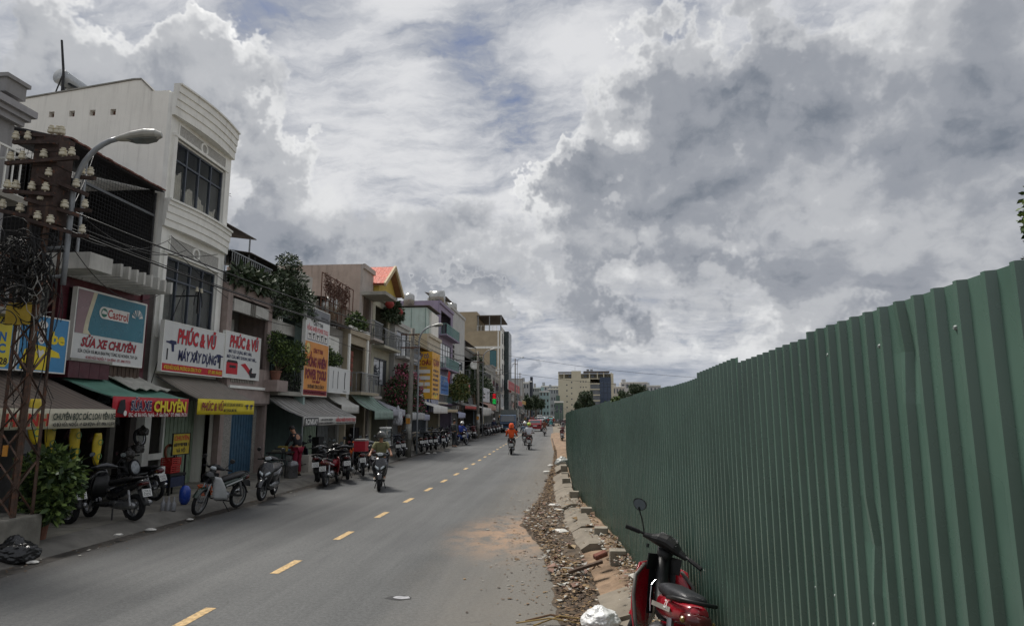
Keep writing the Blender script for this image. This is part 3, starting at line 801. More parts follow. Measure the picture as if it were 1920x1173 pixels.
# ------------------------------------------------------------------ no. 47: tall white house
def house_47():
    r = thing('white_house', 'tall narrow white house with bowed cornice and bare side wall', 'house', (-11, 17.8, 0))
    X, y0, y1 = -11.0, 16.14, 19.40; t = .14
    holes = [(16.4, 18.95, 4.3, 6.55), (16.42, 18.98, 8.14, 9.93), (16.4, 19.2, PZ, 2.85)]
    mb = MB(); wall_x(mb, X, y0, y1, 0, 11.25, holes, t); mb.build('wall', m_whiteb, r)
    mb = MB(); vents = []
    for i in range(5): xx = -12.70 - i * .625; vents.append((xx - .17, xx, 10.62, 10.80))
    wall_y(mb, y0, -21, X - t, 0, 11.1, vents, .2)
    mb.prism([(X - t, 11.1), (X - t, 11.30), (-11.62, 11.30), (-12.02, 11.66), (-12.22, 11.66), (-16.2, 11.14), (-21, 11.1)], 'y', y0, y0 + .2)
    mb.box(-21, X - t, y1 - .14, y1, 0, 11.2); mb.box(-21, -20.86, y0 + .2, y1 - .14, 0, 11.1)
    mb.build('side_wall', M('side_wall_white', '#eeece4', .85, .05, .9, .35, 30, streak=.34, grime=(.22, .21, .19)), r)
    for v in vents: MB().box(v[0], v[1], y0 + .14, y0 + .19, v[2], v[3]).build('vent_back', M('vent_brick', '#6d4c40', .9, .2, 8, .2), r)
    mb = MB(); mb.prism([(-11.66, 11.305), (-12.03, 11.665), (-12.24, 11.665), (-16.2, 11.145), (-16.2, 11.185), (-12.25, 11.705), (-12.01, 11.705), (-11.63, 11.33)], 'y', y0 - .03, y0 + .23)
    mb.build('wall_cap', M('cap_dirty', '#8e8c86', .9, .2, 3, .3, streak=.5), r)
    for s_ in (3.1, 7.2): MB().box(-20.5, X - t, y0 + .2, y1 - .14, s_ - .15, s_).build('floor_slab', m_dark, r)
    MB().box(-20.5, X - t, y0 + .2, y1 - .14, 10.85, 11.0).build('roof', m_concd, r)
    MB().box(-15.5, -15.4, y0 + .2, y1 - .14, PZ, 11).build('partition', m_dark, r)
    def bow(z0, z1, prot, name, step):                    # three curved bands stepping out
        n = 12; nb = len(step)
        for k, (a, b, e) in enumerate(step):
            mb = MB(); front = []; back = []
            for i in range(n + 1):
                u = i / n; y = y0 - .03 + (y1 - y0 + .06) * u
                x = X + .02 + e + prot * math.sin(math.pi * (.10 + .80 * u)) - prot * math.sin(math.pi * .1)
                front.append((x, y)); back.append((X + .001, y))
            ring = front + back[::-1]
            mb.prism([(a_, b_) for a_, b_ in ring], 'z', a, b); mb.build(name, m_whiteb, r)
    bow(10.6, 11.5, .22, 'cornice_band', [(10.55, 10.80, .08), (10.80, 11.02, .11), (11.02, 11.23, .14), (11.23, 11.44, .17), (11.44, 11.49, .22)])
    bow(7.3, 8.1, .20, 'spandrel_band', [(7.32, 7.52, .06), (7.52, 7.72, .09), (7.72, 7.92, .12), (7.92, 8.04, .15), (8.04, 8.10, .20)])
    for (a, b) in ((10.02, 10.42), (6.70, 7.10)):
        MB().box(X, X + .012, y0 + .38, y1 - .38, a, b).build('frieze_panel', M('pebble_dash', '#a8a7a2', .9, .25, 30, .8, 90), r)
        mb = MB(); F = (a - .02, b + .02)
        mb.box(X, X + .03, y0 + .34, y1 - .34, a - .03, a); mb.box(X, X + .03, y0 + .34, y1 - .34, b, b + .03); mb.box(X, X + .03, y0 + .34, y0 + .38, a, b); mb.box(X, X + .03, y1 - .38, y1 - .34, a, b)
        mb.lathe([(.13, 0), (.19, 0), (.19, .04), (.13, .04)], 18, Matrix.Translation((X + .012, (y0 + y1) / 2, (a + b) / 2)) @ Matrix.Rotation(R(90), 4, 'Y'), close=True)
        mb.build('frieze_moulding', m_whiteb, r)
    for (a, b, c, d) in holes[:2]:
        mb = MB(); mb.box(X, X + .07, a - .16, a - .02, c - .05, d + .06); mb.box(X, X + .07, b + .02, b + .16, c - .05, d + .06); mb.box(X, X + .09, a - .18, b + .18, d + .06, d + .14); mb.build('window_surround', m_whiteb, r)
    window(r, X - .03, 16.42, 18.98, 8.14, 9.93, 4, .55, d=.08, mg=m_clear)
    window(r, X - .03, 16.4, 18.95, 4.3, 6.55, 4, .6, d=.08, mg=m_clear)
    mc = M('curtain', '#d8d2c4', .9, .15, 3, .2)
    for k, (a, b, dr) in enumerate(((16.5, 17.02, .0), (17.08, 17.66, .35), (17.74, 18.28, .45), (18.36, 18.92, .5))):   # bunched curtains behind the panes
        mb = MB(); rows = []
        for i in range(7):
            row = []
            for j in range(25):
                u = j / 24; y = a + (b - a) * u; tl = 9.2 - dr - .18 * math.sin(u * 3 + k) ** 2
                z = 8.17 + (tl - 8.17) * i / 6; row.append((X - .16 + .03 * math.sin(u * 26 + i * .5 + k), y, z))
            rows.append(row)
        mb.shell(rows, .004); mb.build('curtain', mc, r, smooth=True)
    mcl = M('paper_curtain', '#8a8880', .9, .2, 2, .1)
    for (a, b) in ((16.5, 17.0), (17.1, 17.6), (17.7, 18.2)): MB().box(X - .19, X - .18, a, b, 4.3, 5.9).build('blind', mcl, r)
    # ground floor: green folding shutter half open, pale piers
    mg = M('green_shutter', '#8a9a86', .6, .12, 4, .1, streak=.3)
    shutter(r, X - .5, 17.72, 19.2, PZ, 2.6, mg); shutter(r, X - .5, 16.42, 16.85, PZ, 2.6, mg)
    MB().box(X - .52, X - .3, 16.40, 19.2, 2.6, 2.86).build('shutter_box', M('shutter_head', '#4b5148', .8, .2, 4, .1), r)
    MB().box(X - .14, X + .02, 19.2, 19.4, PZ, 2.8).build('pier', m_conc, r)
    for y in (16.88, 17.62): MB().box(X - .52, X - .44, y, y + .07, PZ, 2.6).build('shutter_post', m_whiteb, r)
    MB().box(X - .46, X - .42, 16.95, 17.6, .95, 1.12).build('door_bar', m_whiteb, r)
house_47()

# ------------------------------------------------------------------ no. 49: pink framed house with roof garden
def house_49():
    mp = M('pink_tile', '#94857f', .7, .15, 3, .2, streak=.5)
    r = thing('pink_house', 'pink tiled house with potted roof terrace above a deep loggia', 'house', (-10.8, 21, 0))
    X, y0, y1 = -10.8, 19.45, 22.60
    body(r, y0, y1, X, 6.42, mp, [(19.75, 22.3, 3.75, 6.05), (19.7, 22.45, PZ, 2.5)], slabs=(3.0, 6.2), depth=10)
    MB().box(X - 1.3, X - 1.2, 19.6, 22.45, 3.0, 6.05).build('loggia_wall', M('loggia_grey', '#7d7b78', .9, .15, 2, .2, streak=.4), r)
    MB().box(X - .1, X + .03, 19.80, 22.25, 5.55, 5.95).build('white_beam', M('stained_white_concrete'), r)
    for k in range(3): MB().box(X + .03, X + .05, 20.9 + k * .13, 20.98 + k * .13, 5.55, 5.95).build('groove', m_concd, r)
    # lower pink apron with slats
    MB().box(X + .005, X + .12, 19.5, 22.5, 2.56, 3.75).build('apron', mp, r)
    mb = MB()
    for i in range(14): a = 19.7 + i * .11; mb.box(X + .12, X + .15, a, a + .06, 3.22, 3.7)
    mb.build('slats', M('grey_slats', '#8a857d', .8, .2, 5, .2, streak=.4), r)
    MB().box(X + .12, X + .18, 19.6, 22.35, 3.03, 3.12).build('tube_light', m_whiteb, r)
    # terrace
    railing(r, [(X - 2., y0 + .06), (X - .08, y0 + .06), (X - .08, y1 - .06), (X - 2., y1 - .06)], 6.42, 7.5, m_steelg, .14)
    MB().box(X - 6, X - 2.2, y0, y1, 6.22, 8.6).build('roof_room', M('dark_render', '#54534f', .9, .2, 1.6, .3, streak=.5), r)
    mb = MB(); mb.shell([[(X - .9, y0 - .1, 8.75), (X - .9, y1 + .2, 8.75)], [(X - 5, y0 - .1, 9.3), (X - 5, y1 + .2, 9.3)]], .03); mb.build('sheet_roof', m_roofm, r)
    for y in (y0 + .3, y1 - .1): MB().tube([(X - 1.0, y, 6.3), (X - 1.0, y, 8.75)], .03).build('roof_post', m_steelg, r)
    # ground floor
    mbl = M('blue_shutter', '#34556c', .55, .15, 4, .1, streak=.3)
    shutter(r, X - .32, 20.75, 22.2, PZ, 2.2, mbl)
    mb = MB(); wall_x(mb, X - .3, 19.7, 22.45, PZ, 2.6, [(20.72, 22.22, PZ - 1, 2.22)], .05); mb.build('shop_wall', M('speckled_wall', '#8e8b85', .8, .3, 25, .3), r)
house_49()

# ------------------------------------------------------------------ mint house and the low house behind the tall sign
def house_mint():
    mm = M('mint_paint', '#8fa39f', .8, .1, 2, .2, streak=.4)
    r = thing('mint_house', 'pale mint green house with scrolled iron balcony beside the tall orange sign', 'house', (-11, 24.1, 0))
    X, y0, y1 = -11.0, 22.66, 25.68
    body(r, y0, y1, X, 6.45, mm, [(22.9, 25.45, 3.3, 5.95), (22.85, 25.5, PZ, 2.6)], slabs=(3.0, 6.25))
    MB().box(X + .004, X + .1, y0, y1, 6.0, 6.5).build('parapet', M('grey_parapet', '#7c7d7d', .9, .15, 2, .3, streak=.5), r)
    MB().box(X - .14, X + .02, 22.9, 25.45, 5.3, 5.75).build('white_beam', M('stained_white_concrete'), r)
    for k in range(3): MB().box(X - .13, X + .01, 23.5 + k * .15, 23.58 + k * .15, 5.75, 5.95).build('post', m_whiteb, r)
    MB().box(X - 1.4, X - 1.3, 22.8, 25.55, 3.0, 6.0).build('loggia_wall', mm, r)
    MB().box(X, X + .55, y0, y1, 2.9, 3.05).build('balcony_slab', m_conc, r)
    o = railing(r, [(X + .02, y0 + .05), (X + .52, y0 + .05), (X + .52, y1 - .7), (X + .02, y1 - .7)], 3.05, 4.05, m_black, .16)
    mb = MB()
    for i in range(12):                                   # iron scrolls
        y = y0 + .15 + i * .19
        mb.tube([(X + .53, y + .07 * math.sin(q), 3.5 + .13 * math.cos(q * .5) * (1 if i % 2 else -1) + .05 * q - .15) for q in [j * .7 for j in range(9)]], .008, 4)
    mb.build('scrollwork', m_black, r)
    MB().box(X, X + .5, y1 - .62, y1 - .45, PZ, 6.0).build('fin_wall', mm, r)
    # roof greenery shelter
    mb = MB(); mb.shell([[(X - .6, y0 - .4, 8.1), (X - .6, y1 + .6, 8.1)], [(X - 4.4, y0 - .4, 8.75), (X - 4.4, y1 + .6, 8.75)]], .03); mb.build('sheet_roof', m_roofm, r)
    for y in (y0 + .1, y1): MB().tube([(X - .7, y, 6.3), (X - .7, y, 8.1)], .03).build('roof_post', m_black, r)
    MB().box(X - 6, X - 3.6, y0 + .2, y1 - .2, 6.25, 8.3).build('roof_room', M('dark_render'), r)
house_mint()
def house_low():
    r = thing('grey_house', 'low grey house with roller shutters behind the tall orange sign', 'house', (-11.1, 28.3, 0))
    X, y0, y1 = -11.1, 25.74, 31.0
    mg = M('dirty_grey', '#8b8984', .9, .15, 1.4, .3, streak=.5)
    body(r, y0, y1, X, 6.3, mg, [(25.95, 27.2, 3.3, 5.8), (28.9, 30.6, 4.3, 5.9), (25.95, 30.8, PZ, 2.6)], slabs=(3.0, 6.1))
    MB().box(X + .002, X + .14, y0 + .02, 27.4, 5.75, 6.2).build('stained_beam', M('stained_white_concrete'), r)
    mb = MB()
    for i in range(16): a = 27.45 + i * .08; mb.box(X + .02, X + .05 + .015 * (i % 2), a, a + .076, 3.0, 6.25)
    mb.build('corrugated_panel', M('corrugated_beige', '#a09b88', .7, .15, 4, .1, streak=.4), r)
    shutter(r, X - .03, 28.9, 30.6, 4.3, 5.9, m_whiteb, .09, False)
    mb = MB(); mb.shell([[(X + .5, y0, 6.42), (X + .5, y1, 6.42)], [(X - 3, y0, 6.9), (X - 3, y1, 6.9)]], .02); mb.build('roof_sheet', m_roofm, r)
    for k, (a, b) in enumerate(((26.1, 27.6), (27.8, 29.2), (29.4, 30.7))):
        shutter(r, X - .45, a, b, PZ, 2.5, [M('grille_cream', '#a8a086', .7, .15, 5, .1), M('green_shutter'), M('grey_shutter', '#6d7070', .6, .15, 4, .1)][k])
    # white terrace block and vine trellis above
    MB().box(X - 4, X - .3, 25.9, 27.6, 6.9, 8.3).build('roof_block', M('dirty_white', '#b3b1aa', .9, .12, 1.5, .3, streak=.5), r)
    for (a, b) in ((26.1, 26.4), (26.7, 27.)): MB().box(X - .31, X - .28, a, b, 7.4, 7.8).build('vent_hole', m_dark, r)
    mb = MB()
    for i in range(9): y = 28.2 + i * .55; mb.bar((X - .1, y, 6.4), (X - .1, y, 8.7), .035)
    for z in (6.5, 7.5, 8.7): mb.bar((X - .1, 28.2, z), (X - .1, 32.6, z), .035)
    mb.build('trellis', m_rustm, r)
house_low()

# ------------------------------------------------------------------ generic narrow house
_hid = [0]
def tube_house(name, label, y0, y1, X, z1, col, floors, depth=9., roofcol=None, cat='house', group=None, shop=True, streak=.4, pane='m', balc=None, roofsheet=False, rail=None, sidecol=None, glasscols=2):
    _hid[0] += 1
    m = M('render_' + col.strip('#'), col, .85, .10, 1.3, .2, streak=streak)
    sm = M('render_' + sidecol.strip('#'), sidecol, .85, .10, 1.3, .2, streak=streak) if sidecol else None
    r = thing(name, label, cat, (X, (y0 + y1) / 2, 0), group)
    W = y1 - y0; holes = []; zs = [f[0] for f in floors]
    for (za, zb, kind) in floors:
        if kind in ('w', 'b', 's', 'r'): holes.append((y0 + W * .14, y1 - W * .14, za + (.05 if kind in 'br' else .7), zb - .35))
    if shop: holes.append((y0 + .2, y1 - .2, PZ, 2.7))
    body(r, y0, y1, X, z1, m, holes, depth, slabs=[3.0] + [f[0] for f in floors if f[0] > 3.5], side_mat=sm)
    mr = rail or m_steelg
    for (za, zb, kind) in floors:
        a, b = y0 + W * .14, y1 - W * .14
        if kind == 'w': window(r, X - .04, a, b, za + .7, zb - .35, glasscols, 0, w=.06)
        if kind == 's': shutter(r, X - .05, a, b, za + .7, zb - .35, M('grey_shutter'), .14)
        if kind == 'r': MB().box(X - 1.3, X - 1.2, y0 + .12, y1 - .12, za, zb - .2).build('loggia_wall', m_concd, r)
        if kind == 'b':
            window(r, X - .04, a, b, za + .05, zb - .35, glasscols, 0, w=.06)
        if kind in 'br':
            MB().box(X + .001, X + .75, y0 + .08, y1 - .08, za - .14, za).build('balcony_slab', m, r)
            railing(r, [(X + .02, y0 + .12), (X + .7, y0 + .12), (X + .7, y1 - .12), (X + .02, y1 - .12)], za, za + .95, mr, .2, .013)
        if kind == 'f': MB().box(X + .001, X + .05, y0 + .3, y1 - .3, za + .3, zb - .3).build('panel', sm or m, r)
    MB().box(X + .001, X + .12, y0, y1, z1 - .25, z1 + .02).build('cornice', m, r)
    if shop:
        k = _hid[0] % 4
        if k != 1: shutter(r, X - .4, y0 + .22, y0 + W * (.45 if k else .8), PZ, 2.6, [M('grey_shutter'), mg_sh, M('blue_shutter'), M('grille_cream')][k], .12)
    if roofsheet:
        mb = MB(); mb.shell([[(X + .3, y0 - .1, z1 + .6), (X + .3, y1 + .1, z1 + .6)], [(X - 4, y0 - .1, z1 + 1.3), (X - 4, y1 + .1, z1 + 1.3)]], .03); mb.build('sheet_roof', m_roofm, r)
        for y in (y0 + .2, y1 - .2): MB().tube([(X + .2, y, z1 - .1), (X + .2, y, z1 + .62)], .03).build('roof_post', m_steelg, r)
    return r
mg_sh = M('green_shutter')
def SX(y): return S(y)
h1 = tube_house('tan_house', 'beige house front framed in white with a hanging loggia rail', 31.05, 34.3, -10.85, 6.45, '#a39884', [(3.3, 6.1, 'r')])
for (a, b) in ((31.07, 31.3), (34.05, 34.28)): MB().box(-10.845, -10.77, a, b, 2.9, 6.3).build('white_frame', m_whiteb, h1)
MB().box(-10.845, -10.74, 31.07, 34.28, 6.3, 6.62).build('white_frame', m_whiteb, h1)
for k in range(6):
    for q in range(3): MB().box(-10.847, -10.83, 31.32 + q * .2, 31.50 + q * .2, 3.6 + k * .3, 3.86 + k * .3).build('brick', M('red_brick_panel', '#7c4438', .9, .25, 8, .3), h1)
h2 = tube_house('peach_house', 'tall flaking peach house with bare side wall behind the vine trellis', 34.36, 36.4, -11.3, 10.55, '#a9a19a', [(3.2, 6.0, 'r'), (6.4, 9.4, 'r')], depth=8, sidecol='#b3a296', streak=.55)
MB().box(-11.3, -9.9, 34.2, 36.5, 8.75, 8.95).build('canopy_slab', m_conc, h2)
h3 = tube_house('yellow_house', 'yellow house with orange tiled gable roof and lantern balcony', 36.46, 40.3, -11.3, 9.3, '#a7a594', [(3.2, 5.9, 'w'), (6.2, 9.0, 'r')], streak=.25)
def gable():
    mt = M('orange_tile', '#b5523a', .7, .2, 5, .2)
    X0, X1 = -15.5, -10.6; ym, zr, ze = 38.4, 11.2, 9.75
    for s_ in (-1, 1):
        ye = ym + s_ * 2.1
        mb = MB(); mb.shell([[(X0, ye, ze), (X1, ye, ze)], [(X0, ym, zr), (X1, ym, zr)]], .06 * s_); mb.build('roof_deck', M('roof_deck', '#8f6a50', .9, .1, 3, .1), h3)
        n, m_ = 9, 20
        for i in range(n):                                # tiles course by course
            t = i / n
            for j in range(m_):
                if s_ > 0 and j % 2: continue
                x = X0 + (X1 - X0) * j / m_; p = Vector((x + .12, ye + (ym - ye) * t, ze + (zr - ze) * t + .07)); q = Vector((x + .12, ye + (ym - ye) * (t + 1.1 / n), ze + (zr - ze) * (t + 1.1 / n) + .075))
                MB().bar(p, q, .235 if s_ < 0 else .47, .05, (0, 0, 1)).build('roof_tile', mt, h3)
        MB().bar((X1 + .05, ye - .1 * s_ * -1, ze - .02), (X1 + .05, ym, zr + .06), .12, .22).build('bargeboard', M('cream_trim', '#b8a98a', .8, .1, 3, .1), h3)
    mb = MB(); mb.prism([(ym - 1.9, 9.3), (ym + 1.9, 9.3), (ym + 1.9, ze), (ym, zr - .06), (ym - 1.9, ze)], 'x', -11.6, -11.0); mb.build('gable_wall', M('gable_yellow', '#b8a250', .85, .1, 2, .2, streak=.2), h3)
gable()
h4 = tube_house('arched_house', 'white house with an arched window and curved balcony below the lantern balcony', 40.36, 44.2, -11.0, 8.2, '#a9a9a6', [(3.2, 5.6, 's'), (5.9, 8.0, 'b')], streak=.45, roofsheet=False)
h5 = tube_house('blue_grey_house', 'low blue-grey house behind the yellow corner sign', 44.26, 51.4, -11.2, 6.6, '#8d949c', [(3.3, 6.2, 'w')], roofsheet=True, glasscols=4)
h6 = tube_house('cream_house', 'cream house with blank side wall and a row of vent slots', 51.5, 56.6, -11.2, 8.75, '#b8b1a0', [(3.2, 5.8, 'b')], sidecol='#b5aa8f', streak=.3)
mb = MB(); mb.box(-17, -11.5, 51.9, 56.4, 8.6, 11.0); mb.build('mint_block', M('mint_sheet', '#adc0b9', .6, .1, 1, .1, streak=.3), h6)
for k in range(5): MB().box(-16.4 + k * 1.2, -16.36 + k * 1.2, 51.86, 51.899, 8.7, 10.95).build('sheet_seam', M('seam', '#7d958d', .7, .1, 3, 0), h6)
mb = MB(); mb.shell([[(-11.2, 51.7, 11.1), (-11.2, 56.6, 11.1)], [(-17.2, 51.7, 11.05), (-17.2, 56.6, 11.05)]], .05); mb.build('sheet_roof', m_roofm, h6)
MB().box(-11.499, -11.3, 53., 56., 8.8, 10.8).build('white_panel', m_whiteb, h6)
h7 = tube_house('lavender_house', 'lavender painted house with open top loggia and mint balcony rail', 57.6, 65.0, -11.6, 12.6, '#8d849a', [(3.2, 6.2, 'b'), (6.4, 9.2, 'b'), (9.5, 12.2, 'r')], depth=14, sidecol='#9a8fa3', streak=.2, rail=M('mint_rail', '#7fa5a0', .6, .1, 3, .1), glasscols=4)
h8 = tube_house('white_row_house', 'plain white house front right of the lavender house', 65.1, 74.6, -11.9, 13.4, '#b2b4b2', [(3.2, 6.2, 'w'), (6.4, 8.4, 'w')], depth=12, streak=.25)
for i in range(5):
    for j in range(3): MB().box(-11.899, -11.87, 66.2 + j * .55, 66.55 + j * .55, 7.6 + i * .5, 7.95 + i * .5).build('breeze_block', m_dark, h8)
h9 = tube_house('plant_house', 'dark weathered house hung with climbing plants and a satellite dish', 74.7, 84.0, -12.1, 10.2, '#6e6d69', [(3.2, 6.2, 'r'), (6.4, 9.4, 'r')], roofsheet=True, streak=.6, glasscols=4)
h10 = tube_house('grey_row_house', 'plain grey house half hidden by climbing plants before the tan tower', 84.1, 96., -12.4, 8.6, '#85837d', [(3.2, 6.2, 'w'), (6.2, 8.4, 'b')], streak=.5, glasscols=4)
h11 = tube_house('pale_row_house', 'pale low house between the grey house and the tan tower', 96.1, 112., -12.8, 9.6, '#a3a29c', [(3.2, 6.2, 'w'), (6.2, 9.2, 'w')], streak=.4, glasscols=5)
# tan tower
def tower():
    r = thing('tan_tower', 'tall tan apartment block with white bands and set-back roof terrace', 'building', (-13.4, 136, 0))
    X, y0, y1 = -13.3, 131., 145.
    mt = M('tan_render', '#a3967f', .85, .08, .8, .1, streak=.15); z1 = 19.3
    holes = [(133 + k * 4, 135.6 + k * 4, 4 + f * 3.2, 6.3 + f * 3.2) for k in range(3) for f in range(5)]
    shol = [(-15.6, -14.2, 11.8, 15.2), (-15.6, -14.2, 6.2, 10.4)]
    body(r, y0, y1, X, z1, m_whiteb, holes, 12, slabs=(3.2, 6.4, 9.6, 12.8, 16), side_mat=mt, sidehole=shol)
    for h in holes: window(r, X - .05, *h, 2, 0, w=.1)
    for s_ in shol:
        o = MB().box(s_[0], s_[1], y0 + .06, y0 + .09, s_[2], s_[3]).build('window', M('teal_glass', '#3f6a70', .1, .1, 1, 0), r)
    for z in (3.4, 10.9, 15.6): MB().box(X - 12, X + .03, y0 - .06, y0 - .001, z, z + .45).build('band', m_whiteb, r)
    for x in (-14.0, -13.36): MB().box(x, x + .3, y0 - .05, y0 - .002, .2, 19.2).build('pilaster', m_whiteb, r)
    MB().box(-25, -18.4, y0 + .5, y1, z1, 23.4).build('stair_block', mt, r)
    MB().box(-18.39, -13.2, y0 + .2, y1, 22.4, 22.6).build('terrace_roof', m_roofm, r)
    for x in (-18.2, -15.8, -13.4): MB().box(x, x + .15, y0 + .25, y0 + .4, z1, 22.4).build('terrace_post', m_steelg, r)
    railing(r, [(-18.3, y0 + .2), (-13.4, y0 + .2), (-13.4, y1 - .2)], z1, z1 + 1.1, m_whiteb, .8, .04)
    MB().box(X + .002, X + 1.0, 138, 145, 3, 20).build('dark_glass_bay', M('dark_bay', '#3a4546', .3, .2, 1, 0), r)
tower()
# far end of the row: narrow fronts, alike at this distance
fr = random.Random(21)
y = 112.3
cols = ['#8d8c88', '#a5a29a', '#7f8488', '#b0a890', '#93a09c', '#9a8f88', '#a8aaa9', '#86807a']
k = 0
while y < 330:
    if 129.5 < y < 146 or (y < 131 and y + 7 > 130.5):
        y = 145.2
    w = fr.uniform(6, 9) if y < 200 else fr.uniform(8, 13); z = fr.uniform(7, 12.5) if y < 240 else fr.uniform(9, 17)
    if y < 131 and y + w > 130.8: w = 130.8 - y
    tube_house('far_house', 'small distant shophouse near the far end of the left row', y, y + w, -11.3 + S(y), z, cols[k % 8], [(3.3, 6.2, 'w')] + ([(6.4, 9., 'wb'[k % 2])] if z > 9.6 else []), depth=7, group='distant shophouses', glasscols=2)
    y += w + .08; k += 1
# ------------------------------------------------------------------ signs and awnings
def scribble(root, F, u0, u1, v, h, mat, seed=1):         # a line of print too small to read
    q = random.Random(seed); u = u0; mb = MB(); o, r_, up = (Vector(a) for a in F); n = r_.cross(up)
    while u < u1:
        w = min(h * q.uniform(.35, .75), u1 - u); g = h * (.18 if q.random() < .78 else .6); hh = h * q.choice((.8, 1, 1, .9))
        a, b = u, u + w
        if q.random() < .5: mb.quad(*[o + r_ * x + up * y + n * .006 for x, y in ((a, v - h / 2), (b, v - h / 2), (b, v - h / 2 + hh), (a, v - h / 2 + hh))])
        else:
            t = w * .36
            for (c, d, e, f_) in ((a, a + t, v - h / 2, v + h / 2), (a + t, b, v - h * .1, v + h * .12), (b - t * .8, b, v + h * .12, v + h / 2)):
                mb.quad(*[o + r_ * x + up * y + n * .006 for x, y in ((c, e), (d, e), (d, f_), (c, f_))])
        u += w + g
    if mb.f: return tag(mb.build('small_print', mat, root, fix=False), kind='stuff')
def disc(root, F, u, v, ru, rv, mat, n=20, name='print', lift=.005):
    return poly(root, F, [(u + ru * math.cos(2 * math.pi * i / n), v + rv * math.sin(2 * math.pi * i / n)) for i in range(n)], mat, name, lift)
def drill(root, F, u, v, s_, mat, flip=1, lift=.006):     # silhouette of a hand drill
    P = [(-.5, .1), (-.45, .3), (.1, .32), (.3, .24), (.6, .22), (.6, .14), (.3, .1), (.05, .05), (-.05, -.4), (-.28, -.4), (-.25, .05)]
    pts = [(u + x * s_ * flip, v + y * s_) for x, y in P]
    poly(root, F, pts if flip > 0 else pts[::-1], mat, 'print', lift)
L = lettering
# -- maroon house: lubricant sign
t, F, W, H = sign('shop_sign', 'large teal and white SỬA XE CHUYÊN sign on the maroon house', -10.75, 13.08, 15.42, 3.38, 4.97, sg_white)
m_teal = M('sign_teal', '#2f6f80', .3, .12, .8, 0); m_taupe = M('sign_taupe', '#8f7679', .35, .1, 1, 0); m_cream = INK('cream', '#c9c2a8')
patch(t, F, .02, W - .02, .60, H - .02, m_teal)
poly(t, F, [(.02, .60), (.42, .60), (.30, .72), (.34, .95), (.50, H - .02), (.02, H - .02)], m_taupe, lift=.007)
poly(t, F, [(.26, .60), (.50, .60), (.40, .70), (.43, .95), (.60, H - .02), (.48, H - .02), (.31, .95), (.27, .72)], m_cream, lift=.009)
pts = [(.84 + .14 * math.cos(R(a)), 1.16 + .14 * math.sin(R(a))) for a in range(90, 271, 15)] + [(1.70, 1.02), (1.72, 1.30)]
poly(t, F, pts, i_wht, lift=.010)
disc(t, F, .86, 1.16, .105, .105, M('logo_green', '#2b6a58', .5, .05, 4, 0), lift=.012)
poly(t, F, [(.77, 1.13), (.95, 1.13), (.93, 1.19), (.80, 1.22)], i_wht, lift=.014)
L(t, 'Castrol', F, 1.33, 1.16, .20, INK('brick', '#a33a34'), .70, .02, lift=.012)
for k in range(7):                                        # chrome splash
    a = R(20 + k * 26); poly(t, F, [(2.02 + .05 * math.cos(a), 1.18 + .05 * math.sin(a)), (2.02 + .22 * math.cos(a - .25), 1.2 + .2 * math.sin(a - .25)), (2.02 + .2 * math.cos(a + .1), 1.2 + .22 * math.sin(a + .1))], INK('silver', '#9aa8ae') if k % 2 else i_wht, lift=.010 + k * .001)
L(t, 'SỬA XE CHUYÊN', F, 1.16, .42, .19, INK('crimson', '#9c2430'), 1.85, .03, .25, outline=(INK('grey', '#77737a'), .02))
L(t, 'SỬA CHỮA VÀ MUA BÁN PHỤ TÙNG XE HONDA, TAY GA', F, 1.17, .215, .075, i_blk, 2.0)
L(t, '45 BÙI HỮU NGHĨA, P. GIA ĐỊNH - ĐT. 0908.179.731', F, 1.17, .085, .06, INK('crimson', '#9c2430'), 1.5)
# -- white house signs
t, F, W, H = sign('shop_sign', 'white PHÚC & VŨ MÁY XÂY DỰNG sign with red address strip', -10.6, 16.02, 19.03, 3.34, 4.66, sg_white)
patch(t, F, .0, W, .0, .20, i_red)
L(t, 'PHÚC & VŨ', F, W * .52, .98, .36, i_red, 1.95, .035, .12, outline=(INK('grey', '#77737a'), .03))
L(t, 'MÁY XÂY DỰNG', F, W * .55, .46, .26, i_navy, 1.95, .03, .15, outline=(INK('palegrey', '#9a9aa2'), .022))
L(t, '47 BÙI HỮU NGHĨA, PHƯỜNG GIA ĐỊNH, TP. HCM', F, W * .32, .10, .10, i_yel, 1.75, .02, lift=.01)
L(t, 'ĐT. 0901.954.354', F, W * .86, .10, .10, i_yel, .75, .02, lift=.01)
drill(t, F, .36, .70, .42, i_navy, -1); drill(t, F, 2.78, .55, .36, i_navy, 1)
patch(t, F, .16, .22, .30, .60, i_blk); patch(t, F, 2.78, 2.88, .24, .62, i_blk)
t, F, W, H = sign('shop_sign', 'smaller white PHÚC & VŨ sign with red machines on the pink house', -10.6, 19.12, 21.4, 3.36, 4.78, sg_white)
L(t, 'PHÚC & VŨ', F, W * .52, 1.14, .34, i_red, 1.9, .035, .12, outline=(INK('grey', '#77737a'), .03))
L(t, 'MÁY XÂY DỰNG, MÁY HÀN,', F, W * .42, .82, .10, i_navy, 1.5, .025)
L(t, 'MÁY CƯA, MÁY KHOAN, MÁY MÀI,...', F, W * .48, .65, .10, i_navy, 1.95, .025)
patch(t, F, .12, .82, .10, .46, i_red); poly(t, F, [(.12, .46), (.82, .46), (.76, .54), (.2, .54)], i_blk, lift=.006)
patch(t, F, .3, .7, .30, .38, i_blk, lift=.008); L(t, 'RILAND', F, .62, .2, .06, i_wht, .3, .01, lift=.01) if False else None
poly(t, F, [(1.0, .44), (1.3, .50), (1.75, .24), (1.95, .12), (1.85, .05), (1.6, .14), (1.25, .34)], i_red)
poly(t, F, [(1.55, .22), (1.7, .38), (1.8, .36), (1.75, .2), (2.1, .22), (2.05, .06), (1.7, .04)], i_blk, lift=.008)
